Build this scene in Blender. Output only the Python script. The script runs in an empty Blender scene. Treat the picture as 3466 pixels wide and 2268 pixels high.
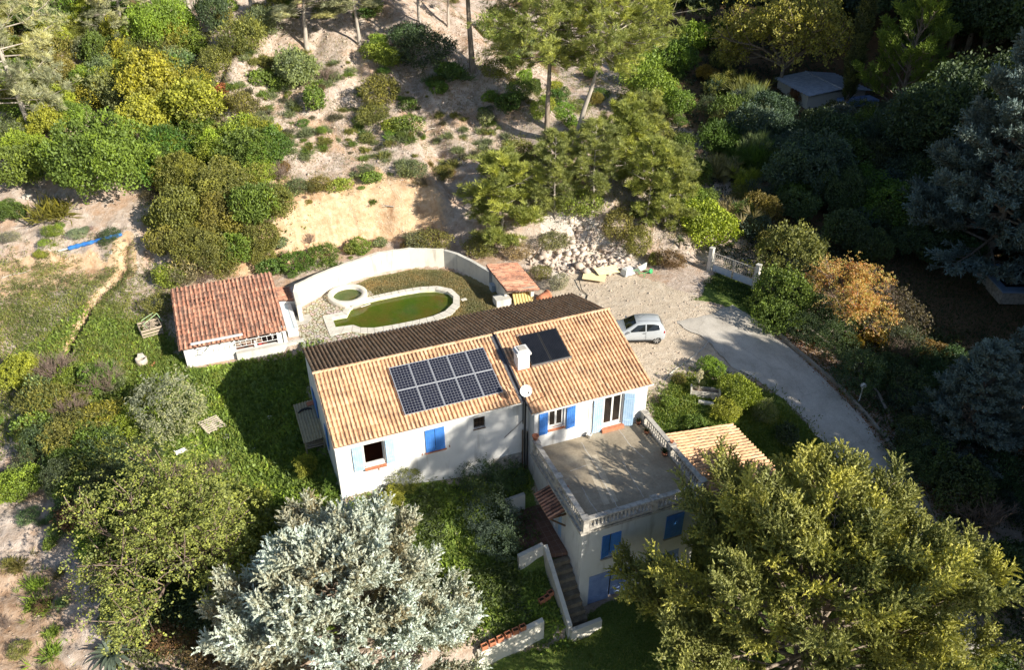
import bpy, math, random
import numpy as np
from mathutils import Vector, Matrix

# ------------------------------------------------------------------ camera, sky, sun, exposure
scene = bpy.context.scene
CAM = (-2.7985, -34.0832, 28.5462)
PITCH, YAW, ROLL, FPX, IW, IH = 0.5766, 0.3757, -0.0019, 2735.88, 3466.0, 2268.0
cam_data = bpy.data.cameras.new("drone_camera")
cam_data.sensor_width = 36.0
cam_data.lens = 36.0 * FPX / IW
cam_data.clip_start = 0.5
cam_data.clip_end = 2000.0
cam = bpy.data.objects.new("drone_camera", cam_data)
scene.collection.objects.link(cam)
cam.location = CAM
cam.rotation_mode = 'XYZ'
cam.matrix_world = (Matrix.Translation(CAM) @ Matrix.Rotation(-YAW, 4, 'Z')
                    @ Matrix.Rotation(math.pi / 2 - PITCH, 4, 'X') @ Matrix.Rotation(ROLL, 4, 'Z'))
scene.camera = cam

SUN_TO = np.array([1.02, -1.55, 1.0])          # direction from the ground towards the sun
SUN_TO = SUN_TO / np.linalg.norm(SUN_TO)
SUN_EL = math.asin(SUN_TO[2])
SUN_AZ = math.atan2(SUN_TO[0], SUN_TO[1])       # clockwise from +Y
world = bpy.data.worlds.new("World")
scene.world = world
world.use_nodes = True
wn, wl = world.node_tree.nodes, world.node_tree.links
wn.clear()
w_out = wn.new('ShaderNodeOutputWorld')
w_bg = wn.new('ShaderNodeBackground')
w_sky = wn.new('ShaderNodeTexSky')
w_sky.sky_type = 'NISHITA'
w_sky.sun_disc = False
w_sky.sun_elevation = SUN_EL
w_sky.sun_rotation = SUN_AZ
w_sky.air_density = 1.0
w_sky.dust_density = 0.6
w_bg.inputs['Strength'].default_value = 0.078
wl.new(w_sky.outputs[0], w_bg.inputs['Color'])
wl.new(w_bg.outputs[0], w_out.inputs['Surface'])
sun_data = bpy.data.lights.new("sun", 'SUN')
sun_data.energy = 5.0
sun_data.angle = math.radians(0.55)
sun_data.color = (1.0, 0.93, 0.80)
sun = bpy.data.objects.new("sun", sun_data)
sun.rotation_euler = Vector(SUN_TO).to_track_quat('Z', 'Y').to_euler()
scene.collection.objects.link(sun)
vs = scene.view_settings
scene.display_settings.display_device = 'sRGB'
vs.view_transform = 'Standard'
vs.look = 'None'
vs.gamma = 1.0
vs.exposure = 0.74
vs.use_curve_mapping = False
scene.render.film_transparent = False
scene.cycles.max_bounces = 5
scene.cycles.diffuse_bounces = 3
scene.cycles.glossy_bounces = 3
scene.cycles.transmission_bounces = 4
scene.cycles.transparent_max_bounces = 8
scene.cycles.sample_clamp_indirect = 6.0

rng = np.random.default_rng(7)
random.seed(7)

# ------------------------------------------------------------------ pixel -> world helpers (used once, to survey positions)
def ray(vx, vy):
    """direction through a point of the photograph, given in its 2380 px wide view"""
    px, py = vx * IW / 2380.0, vy * IW / 2380.0
    a, b = px - IW / 2, py - IH / 2
    c, s = math.cos(ROLL), math.sin(ROLL)
    a, b = a * c + b * s, -a * s + b * c
    x, v = a / FPX, -b / FPX
    cp, sp = math.cos(PITCH), math.sin(PITCH)
    fw, u = cp + v * sp, v * cp - sp
    cy, sy = math.cos(YAW), math.sin(YAW)
    return np.array([x * cy + fw * sy, -x * sy + fw * cy, u])

CAMV = np.array(CAM)

def at(vx, vy, axis, val):
    d = ray(vx, vy)
    t = (val - CAMV[axis]) / d[axis]
    return CAMV + t * d

# ------------------------------------------------------------------ noise
def _hash(ix, iy, seed):
    n = (ix.astype(np.int64) * 374761393 + iy.astype(np.int64) * 668265263 + seed * 1442695041) & 0x7fffffff
    n = ((n ^ (n >> 13)) * 1274126177) & 0x7fffffff
    return ((n ^ (n >> 16)) & 0xffff) / 65535.0

def vnoise(x, y, seed=0):
    x = np.asarray(x, float); y = np.asarray(y, float)
    ix, iy = np.floor(x), np.floor(y)
    fx, fy = x - ix, y - iy
    fx = fx * fx * (3 - 2 * fx); fy = fy * fy * (3 - 2 * fy)
    a = _hash(ix, iy, seed); b = _hash(ix + 1, iy, seed)
    c = _hash(ix, iy + 1, seed); d = _hash(ix + 1, iy + 1, seed)
    return (a * (1 - fx) + b * fx) * (1 - fy) + (c * (1 - fx) + d * fx) * fy

def fbm(x, y, seed=0, octv=4):
    s, amp, tot = 0.0, 1.0, 0.0
    for o in range(octv):
        s = s + amp * vnoise(x * 2 ** o, y * 2 ** o, seed + o * 17)
        tot += amp; amp *= 0.5
    return s / tot - 0.5

def sstep(a, b, t):
    t = np.clip((t - a) / (b - a), 0, 1)
    return t * t * (3 - 2 * t)

def seg_dist(x, y, pts, closed=False):
    d = np.full(np.shape(x), 1e9)
    n = len(pts)
    for i in range(n if closed else n - 1):
        ax, ay = pts[i][:2]; bx, by = pts[(i + 1) % n][:2]
        vx, vy = bx - ax, by - ay
        L = vx * vx + vy * vy + 1e-12
        t = np.clip(((x - ax) * vx + (y - ay) * vy) / L, 0, 1)
        d = np.minimum(d, np.hypot(x - ax - t * vx, y - ay - t * vy))
    return d

def inside(x, y, pts):
    r = np.zeros(np.shape(x), bool)
    n = len(pts)
    for i in range(n):
        ax, ay = pts[i][:2]; bx, by = pts[(i + 1) % n][:2]
        if ay == by:
            continue
        c = ((ay > y) != (by > y)) & (x < (bx - ax) * (y - ay) / (by - ay) + ax)
        r ^= c
    return r

def sdf(x, y, pts):
    """signed distance, negative inside"""
    d = seg_dist(x, y, pts, True)
    return np.where(inside(x, y, pts), -d, d)

# ------------------------------------------------------------------ terrain
ANCH = [  # x, y, z of the gardens, the drive and the valley floor
    (-.5, 5, .0), (-.5, 9.4, -.05), (2, 6, .45), (8, 5, .45), (16, 5, .45), (20, 4, .48), (2, 10, .5), (8, 10, .5), (13, 10, .5), (0, 14, .6), (8, 15, .5),
    (-3.5, 9.7, .05), (-6.5, 9.7, .1), (-7.3, 15, .8), (-3, 16, .9), (-3, 0, -.35), (-3, 5, .0), (-8, 3, -.1), (-4, -5, -1.0), (-8, -5, -1.2),
    (0, -4.5, -.1), (2.5, -4.5, -.2), (5, -4.3, -.58), (9, -4.4, -1.15), (6, -7, -1.9), (3, -8, -2.6), (2, -11, -3.6), (6, -10.5, -3.3),
    (0, -12, -4.2), (-3, -10, -3.2), (6, -13.4, -5.1), (9.5, -13.2, -5.05), (12, -11, -5.05), (16, -11, -5.05), (20, -14, -5.1), (10, -20, -5.5), (20, -22, -5.6),
    (0, -20, -5.8), (-8, -12, -3.4), (-12, -5, -1.6), (-15, 0, -.8), (-12, -15, -4.6), (-19, -8, -2.2), (-9, -20, -5.8), (-16, -4, -1.9), (-16, 11, .3),
    (-15, 6, .0), (-10, 10, .35), (-11, 14, .9), (-16, 16, 1.2), (-20, 20, 2.0), (-10, 19, 1.6), (-14, 21, 1.9), (-18, 25, 2.4), (-30, 10, 1.0), (-30, 25, 3.0),
    (0, 20, 1.2), (8, 19.5, 1.3), (15, 15, 1.0), (19, 12.5, .75), (24, 11, .7), (28, 9.5, .7), (30, 6.5, .5), (33, 2, .1),
    (24, 5, .55), (22, 0, .35), (26, 0, .2), (27.5, -3, -.25), (24, -3, .05), (28, -6, -1.0), (29, -11, -2.3), (26, -9, -2.0), (19, -3, .15), (19, -5.5, -.4), (23, -7, -1.1),
    (18, -8, -1.6), (22, -10, -2.6), (18, -12, -4.3), (24, -14, -4.4), (30, -18, -4.6), (32, -4, -.6), (37, 0, -.5), (44, -4, -.6), (36, -8, -1.6), (40, -14, -3.0),
    (34, 12, .9), (40, 18, 1.6), (48, 26, 2.4), (58, 32, 3.0), (42, 6, .2), (52, 10, 1.0), (60, 20, 2.5), (50, -5, .3), (70, 40, 5), (80, 60, 8),
    (-60, -30, -4), (-60, 40, 5), (-60, 100, 12), (0, 110, 12), (60, 110, 12), (120, 60, 10), (120, -20, 2), (60, -60, -4), (0, -60, -9), (-50, -60, -8), (10, 60, 6), (30, 40, 3),
]
_A = np.array(ANCH, float)

def _tps(r2):
    return 0.5 * r2 * np.log(r2 + 1e-9)

def _fit():
    P = _A[:, :2] / 20.0
    n = len(P)
    K = _tps(((P[:, None] - P[None]) ** 2).sum(-1)) + np.eye(n) * 2e-3
    Q = np.hstack([np.ones((n, 1)), P])
    M = np.block([[K, Q], [Q.T, np.zeros((3, 3))]])
    return np.linalg.solve(M, np.concatenate([_A[:, 2], np.zeros(3)]))
_W = _fit()

def garden_z(x, y):
    x = np.clip(np.asarray(x, float), -60, 120) / 20.0
    y = np.clip(np.asarray(y, float), -60, 110) / 20.0
    P = _A[:, :2] / 20.0
    z = _W[-3] + _W[-2] * x + _W[-1] * y
    for i in range(len(P)):
        z = z + _W[i] * _tps((x - P[i, 0]) ** 2 + (y - P[i, 1]) ** 2)
    return z

FOOT = [(-60, 30), (-30, 27), (-20, 25.2), (-14, 22.6), (-8, 20.5), (-2, 19.3), (4, 20.2), (8, 20.6), (12, 19.6), (16, 16.6), (21, 14.4), (25, 12.6), (29.3, 10.2), (31, 11.5)]
CREST = [(30.2, 9.0), (33, 17), (36.5, 25), (41, 34), (47, 46), (58, 70), (70, 110)]
HILLPOLY = FOOT + [(140, 420), (-60, 420)]
DITCH = [(-9.3, 23.0), (-9.8, 21.0), (-10.4, 19.8), (-11.1, 18.8), (-11.7, 17.3), (-12.3, 15.9), (-12.8, 14.3), (-13.4, 12)]
POOL_YARD = [(.45, 7.5), (17, 7.5), (15.3, 11.3), (13.75, 12.3), (12.95, 14.3), (11.75, 16.15), (9.4, 16.95), (7.2, 17.05), (5.0, 16.6), (2.8, 15.5), (1.1, 14.4), (.9, 15.0), (-.3, 15.0), (-.4, 10.2), (.45, 10.2)]
LOW_YARD = [(4.3, -12.0), (7.65, -11.75), (8.5, -11.95), (10.1, -11.8), (10.1, -10.3), (17, -10.3), (17, -30), (-2, -30), (2, -16)]

def height(x, y):
    x = np.asarray(x, float); y = np.asarray(y, float)
    g = garden_z(x, y)
    d = -sdf(x, y, HILLPOLY)                       # metres behind the foot of the hill
    db = d + fbm(x / 1.6, y / 1.6, 51, 3) * .9
    bank = 2.7 * sstep(0.1, 1.7, db) * sstep(-4, 1, x) * (1 - sstep(12.5, 15, x)) + 1.9 * sstep(0.2, 2.2, db) * sstep(13, 16, x) * (1 - sstep(24, 28, x))
    bank = bank + fbm(x / .9, y / .9, 52, 3) * .55 * sstep(-.2, 1, d) * (1 - sstep(3, 5, d))
    bankl = 0.9 * sstep(0, 1.6, d) * (1 - sstep(-6, -2, x))
    dd = np.clip(d, 0, None)
    hill = g * 0 + 1.35 + bank + bankl + 0.45 * np.minimum(dd, 62) + 0.1 * np.clip(dd - 62, 0, None)
    hill = hill + fbm(x / 8.0, y / 8.0, 3, 3) * 2.4 * sstep(2, 10, d) - (1 - np.abs(fbm(x / 5.0 + .3 * np.sin(y / 4), y / 14.0, 33, 3)) * 5).clip(0, 1) ** 2 * .9 * sstep(3, 9, d)
    # the spur breaks off to the valley on its right side
    s = seg_dist(x, y, CREST)
    side = np.zeros(np.shape(x), bool)
    for (ax, ay), (bx, by) in zip(CREST[:-1], CREST[1:]):
        m = (y >= ay) & (y < by)
        side |= m & ((x - ax) * (by - ay) - (y - ay) * (bx - ax) > 0)
    side |= (y < CREST[0][1]) & (x > CREST[0][0])
    hill = np.where(side, hill - 1.0 * s, hill - 0.35 * np.clip(3.0 - s, 0, 3) ** 2 / 3.0)
    k = np.clip(sstep(-.6, .6, d), 0, 1)
    z = np.where(d > -.6, np.maximum(g, g * (1 - k) + hill * k), g)
    # wooded hillside on the right of the valley
    lx = 51 + 0.24 * (y + 10)
    e = np.clip((x - lx) * 0.97, 0, 60)
    z = z + 0.62 * np.minimum(e, 45) * sstep(0, 8, e)
    z = z + fbm(x / 2.6, y / 2.6, 11, 4) * 0.35 * sstep(0.5, 5, np.maximum(d, sstep(6, 16, -8 - x + 8) * 3)) + fbm(x / 1.1, y / 1.1, 5, 3) * 0.07
    # eroded ditch down the left terrace, rough gullies on the lower left slope
    dt = seg_dist(x, y, DITCH) + fbm(x / .8, y / .8, 44, 2) * .3
    z = z - .55 * (1 - sstep(.08, .42, dt)) + .12 * (1 - sstep(.4, .9, np.abs(dt - .6)))
    ll = sstep(10, 13.5, -x) * (1 - sstep(4, 9, y))
    z = z - ll * (1 - np.abs(fbm(x / 2.6, y / 1.7, 45, 4)) * 6).clip(0, 1) ** 2 * .22 + ll * fbm(x / .7, y / .7, 46, 4) * .30
    # level pool yard, low yard in front of the garage
    p = sdf(x, y, POOL_YARD)
    pk = 1 - sstep(0.02, 0.28, p)
    z = z * (1 - pk) + 0.5 * pk
    q = sdf(x, y, LOW_YARD)
    qk = 1 - sstep(-.05, .25, q)
    low = -5.08 + fbm(x / 2, y / 2, 9, 3) * .12 - 0.03 * np.clip(-12 - y, 0, 12)
    z = np.where(y > -16, z * (1 - qk) + low * qk, z * (1 - qk) + np.minimum(z, low) * qk)
    # terrace patio by the side door
    r = sdf(x, y, [(7.55, -8.75), (10.0, -9.3), (10.0, -5.7), (7.9, -5.7)])
    rk = 1 - sstep(0, .3, r)
    z = z * (1 - rk) - 2.45 * rk
    st = sdf(x, y, [(8.9, -9.2), (10.0, -9.2), (10.0, -12.2), (8.9, -12.2)])
    sk = 1 - sstep(0, .15, st)
    z = z * (1 - sk) + (-2.75 - 2.3 * np.clip((-9.2 - y) / 2.6, 0, 1) - .35) * sk
    return z

def hz(x, y):
    return float(height(np.array([x]), np.array([y]))[0])

def ground(vx, vy, lift=0.0):
    """where the line of sight through a view pixel meets the ground (raised by lift)"""
    d = ray(vx, vy)
    t = np.linspace(24, 230, 500)
    P = CAMV[None] + d[None] * t[:, None]
    f = P[:, 2] - height(P[:, 0], P[:, 1]) - lift
    i = int(np.argmax(f < 0))
    if f[i] >= 0:
        i = len(t) - 1
    lo, hi = t[max(i - 1, 0)], t[i]
    for _ in range(3):
        tt = np.linspace(lo, hi, 12)
        P = CAMV[None] + d[None] * tt[:, None]
        f = P[:, 2] - height(P[:, 0], P[:, 1]) - lift
        j = int(np.argmax(f < 0)) if (f < 0).any() else 11
        lo, hi = tt[max(j - 1, 0)], tt[j]
    t = (lo + hi) / 2
    p = CAMV + d * t
    return np.array([p[0], p[1], p[2] - lift]), float(t)

def polyg(pts, z=None):
    return [tuple((ground(a, b)[0] if z is None else at(a, b, 2, z))[:2]) for a, b in pts]
# ------------------------------------------------------------------ materials
MATS = {}

def nt(name):
    m = bpy.data.materials.new(name)
    m.use_nodes = True
    n, l = m.node_tree.nodes, m.node_tree.links
    n.clear()
    out = n.new('ShaderNodeOutputMaterial')
    return m, n, l, out

def node(n, typ, **kw):
    nd = n.new(typ)
    for k, v in kw.items():
        setattr(nd, k, v)
    return nd

def noise_fac(n, l, scale, detail=4.0, rough=0.6, coord='pos', stretch=None, dist=0.0):
    if coord == 'pos':
        src = n.new('ShaderNodeNewGeometry').outputs['Position']
    else:
        src = n.new('ShaderNodeTexCoord').outputs['Object']
    if stretch:
        mp = n.new('ShaderNodeMapping')
        mp.inputs['Scale'].default_value = stretch
        l.new(src, mp.inputs['Vector'])
        src = mp.outputs[0]
    t = n.new('ShaderNodeTexNoise')
    t.inputs['Scale'].default_value = scale
    t.inputs['Detail'].default_value = detail
    t.inputs['Roughness'].default_value = rough
    t.inputs['Distortion'].default_value = dist
    l.new(src, t.inputs['Vector'])
    return t.outputs['Fac']

def ramp(n, l, fac, stops, interp='LINEAR'):
    r = n.new('ShaderNodeValToRGB')
    r.color_ramp.interpolation = interp
    el = r.color_ramp.elements
    while len(el) < len(stops):
        el.new(0.5)
    for e, (p, c) in zip(el, stops):
        e.position = p
        e.color = (c[0], c[1], c[2], 1)
    l.new(fac, r.inputs['Fac'])
    return r.outputs['Color']

def mixc(n, l, fac, a, b, mode='MIX'):
    m = n.new('ShaderNodeMix')
    m.data_type = 'RGBA'
    m.blend_type = mode
    for sock, v in ((0, fac), (6, a), (7, b)):
        if isinstance(v, (int, float)):
            m.inputs[sock].default_value = v
        elif isinstance(v, tuple):
            m.inputs[sock].default_value = (v[0], v[1], v[2], 1)
        else:
            l.new(v, m.inputs[sock])
    return m.outputs[2]

def math_(n, l, op, a, b=None, clamp=False):
    m = n.new('ShaderNodeMath')
    m.operation = op
    m.use_clamp = clamp
    for i, v in enumerate((a, b)):
        if v is None:
            continue
        if isinstance(v, (int, float)):
            m.inputs[i].default_value = v
        else:
            l.new(v, m.inputs[i])
    return m.outputs[0]

def attr(n, name):
    a = n.new('ShaderNodeAttribute')
    a.attribute_name = name
    return a

def finish(n, l, out, col, rough=0.8, spec=0.3, bump=None, bump_s=0.3, bump_d=0.02, metal=0.0, coat=0.0):
    b = n.new('ShaderNodeBsdfPrincipled')
    if isinstance(col, tuple):
        b.inputs['Base Color'].default_value = (col[0], col[1], col[2], 1)
    else:
        l.new(col, b.inputs['Base Color'])
    if isinstance(rough, (int, float)):
        b.inputs['Roughness'].default_value = rough
    else:
        l.new(rough, b.inputs['Roughness'])
    b.inputs['Specular IOR Level'].default_value = spec
    b.inputs['Metallic'].default_value = metal
    b.inputs['Coat Weight'].default_value = coat
    if bump is not None:
        bp = n.new('ShaderNodeBump')
        bp.inputs['Strength'].default_value = bump_s
        bp.inputs['Distance'].default_value = bump_d
        l.new(bump, bp.inputs['Height'])
        l.new(bp.outputs[0], b.inputs['Normal'])
    l.new(b.outputs[0], out.inputs['Surface'])
    return b

def plain(name, c1, c2=None, scale=6.0, rough=0.7, spec=0.3, bump_s=0.25, metal=0.0, detail=5.0, lo=0.35, hi=0.68, stretch=None, bump_d=0.02, coat=0.0, fine=None):
    """mottled surface: two colours mixed by noise, with a matching bump"""
    if name in MATS:
        return MATS[name]
    m, n, l, out = nt(name)
    f = noise_fac(n, l, scale, detail, stretch=stretch)
    col = ramp(n, l, f, [(lo, c1), (hi, c2 or tuple(x * .8 for x in c1))])
    if fine:
        f2 = noise_fac(n, l, fine, 3)
        col = mixc(n, l, 0.5, col, ramp(n, l, f2, [(.3, (.35, .35, .35)), (.7, (.65, .65, .65))]), 'OVERLAY')
    finish(n, l, out, col, rough, spec, f, bump_s, bump_d, metal, coat)
    MATS[name] = m
    return m

def stucco(name, base, dirt, streak=0.5):
    m, n, l, out = nt(name)
    f = noise_fac(n, l, 1.3, 6, .65)
    s = noise_fac(n, l, 2.2, 5, .6, stretch=(1, 1, .18))
    fine = noise_fac(n, l, 40, 3)
    col = ramp(n, l, f, [(.30, tuple(b * .8 + d * .2 for b, d in zip(base, dirt))), (.55, base)])
    k = ramp(n, l, s, [(.54, (0, 0, 0)), (.75, (1, 1, 1))])
    col = mixc(n, l, math_(n, l, 'MULTIPLY', k, streak), col, dirt)
    finish(n, l, out, col, .92, .15, fine, .25, .01)
    return m

def tile_mat(name, ramp_stops, lichen, lichen_amt, scale=1.1, pan_amt=.11):
    m, n, l, out = nt(name)
    t = attr(n, 'tint')
    f = noise_fac(n, l, 14, 4)
    v = math_(n, l, 'ADD', math_(n, l, 'MULTIPLY', t.outputs['Fac'], .75), math_(n, l, 'MULTIPLY', f, .25))
    v = math_(n, l, 'ADD', math_(n, l, 'MULTIPLY', v, .62), .19)
    col = ramp(n, l, v, ramp_stops)
    g = noise_fac(n, l, scale, 7, .72)
    g2 = noise_fac(n, l, 22, 5, .7)
    lk = math_(n, l, 'ADD', math_(n, l, 'MULTIPLY', g, .6), math_(n, l, 'MULTIPLY', g2, .4))
    pan = attr(n, 'pan')
    lk = math_(n, l, 'ADD', lk, math_(n, l, 'MULTIPLY', pan.outputs['Fac'], pan_amt))
    k = ramp(n, l, lk, [(.60 - lichen_amt, (0, 0, 0)), (.70 - lichen_amt * .6, (1, 1, 1))])
    col = mixc(n, l, math_(n, l, 'MULTIPLY', k, .85), col, lichen)
    finish(n, l, out, col, .88, .2, g2, .2, .01)
    return m

def leaf_mat(name, lo, mid, hi, trans=0.25, gloss=0.03, tr_tint=(1.1, 1.15, .5)):
    """leaves: colour from the object's own colour times a spread given by the leaf attribute 'tint'"""
    m, n, l, out = nt(name)
    t = attr(n, 'tint')
    spread = ramp(n, l, t.outputs['Fac'], [(0.0, lo), (.5, mid), (1.0, hi)])
    oi = n.new('ShaderNodeObjectInfo')
    col = mixc(n, l, 1.0, spread, oi.outputs['Color'], 'MULTIPLY')
    d = n.new('ShaderNodeBsdfDiffuse')
    tr = n.new('ShaderNodeBsdfTranslucent')
    l.new(col, d.inputs['Color'])
    l.new(mixc(n, l, 1.0, col, tr_tint, 'MULTIPLY'), tr.inputs['Color'])
    mx = n.new('ShaderNodeMixShader')
    mx.inputs[0].default_value = trans
    l.new(d.outputs[0], mx.inputs[1]); l.new(tr.outputs[0], mx.inputs[2])
    gl = n.new('ShaderNodeBsdfGlossy')
    gl.inputs['Roughness'].default_value = .6
    gl.inputs['Color'].default_value = (.9, .95, 1, 1)
    m2 = n.new('ShaderNodeMixShader')
    m2.inputs[0].default_value = gloss
    l.new(mx.outputs[0], m2.inputs[1]); l.new(gl.outputs[0], m2.inputs[2])
    l.new(m2.outputs[0], out.inputs['Surface'])
    return m

WHITE = (.80, .77, .70)
M_STUCCO = stucco('cream_stucco', (.74, .735, .72), (.40, .38, .35), .8)
M_STUCCO_OLD = stucco('shade_grey_stucco', (.62, .60, .55), (.30, .28, .25), .6)
M_LIME = stucco('limewashed_wall', (.74, .70, .61), (.36, .31, .25), .9)
M_TILE = tile_mat('canal_tiles', [(.1, (.46, .25, .13)), (.4, (.64, .38, .22)), (.65, (.71, .46, .28)), (.95, (.78, .59, .42))], (.16, .11, .08), .045)
M_TILE_BACK = tile_mat('canal_tiles_lichen_dark_pans', [(.1, (.50, .29, .16)), (.45, (.64, .40, .23)), (.7, (.74, .50, .31)), (.95, (.80, .62, .44))], (.05, .04, .035), .0, 1.1, .22)  # channels blackened beyond the lichen, painting shade between the covers
M_TILE_RED = tile_mat('red_canal_tiles', [(.1, (.34, .15, .095)), (.4, (.50, .235, .15)), (.7, (.60, .32, .215)), (.95, (.72, .50, .40))], (.07, .055, .05), .13, 1.6)
M_BLUE = plain('blue_shutter_paint', (.055, .20, .60), (.075, .25, .66), 5, .38, .5, .1)
M_BLUE_PALE = plain('pale_blue_and_glare_paint', (.36, .55, .78), (.50, .66, .82), 4, .5, .4, .1)  # sunlit shutters get their glare in this colour; the door panel is pale
M_WHITE = plain('white_paint', (.80, .80, .78), (.72, .71, .68), 5, .5, .4, .1)
M_TERRA = plain('terracotta', (.46, .17, .09), (.56, .24, .14), 8, .8, .2, .2)
M_CONC = plain('terrace_concrete', (.30, .255, .19), (.42, .355, .265), 1.6, .9, .2, .2, fine=28)
M_CONC_PALE = plain('pale_concrete', (.55, .52, .46), (.40, .37, .33), 3, .9, .2, .3, fine=25)
M_STONE = plain('balustrade_stone', (.50, .47, .42), (.22, .20, .18), 5, .9, .2, .3, lo=.42, hi=.72, fine=30)
M_COPING = plain('pool_coping_stone', (.74, .70, .62), (.58, .54, .46), 3, .8, .3, .2, fine=30)
M_BLACK = plain('black_plastic', (.02, .02, .022), (.03, .03, .03), 6, .5, .4)
M_ZINC = plain('zinc_flashing', (.16, .17, .19), (.10, .10, .11), 4, .5, .5, .1, metal=.3)
M_STEEL = plain('grey_metal', (.42, .42, .42), (.30, .29, .28), 6, .45, .5, .1, metal=.7)
M_ALU = plain('aluminium', (.72, .73, .74), (.62, .63, .64), 6, .35, .5, .05, metal=.6)
M_WOOD = plain('grey_wood', (.34, .27, .20), (.52, .44, .35), 9, .85, .2, .3, stretch=(1, 8, 8))
M_WOOD_DK = plain('dark_wood', (.10, .06, .035), (.16, .10, .06), 6, .8, .2)
M_INT = plain('room_terracotta_floor', (.20, .07, .04), (.26, .10, .06), 3, .6, .3)
M_GLASS = plain('window_glass', (.012, .010, .009), (.03, .022, .018), 1.2, .08, .7, 0)
M_BARK = plain('bark', (.20, .15, .11), (.38, .32, .26), 7, .95, .1, .6, stretch=(1, 1, .3))
M_BARK_PALE = plain('pale_bark', (.36, .31, .26), (.52, .47, .41), 7, .95, .1, .5, stretch=(1, 1, .3))
M_TWIG = plain('bare_twigs', (.20, .14, .11), (.32, .25, .21), 3, .95, .1, 0)
M_RUBBLE = plain('limestone_rubble', (.60, .50, .42), (.44, .35, .28), 2.5, .95, .1, .5, fine=18)

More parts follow.
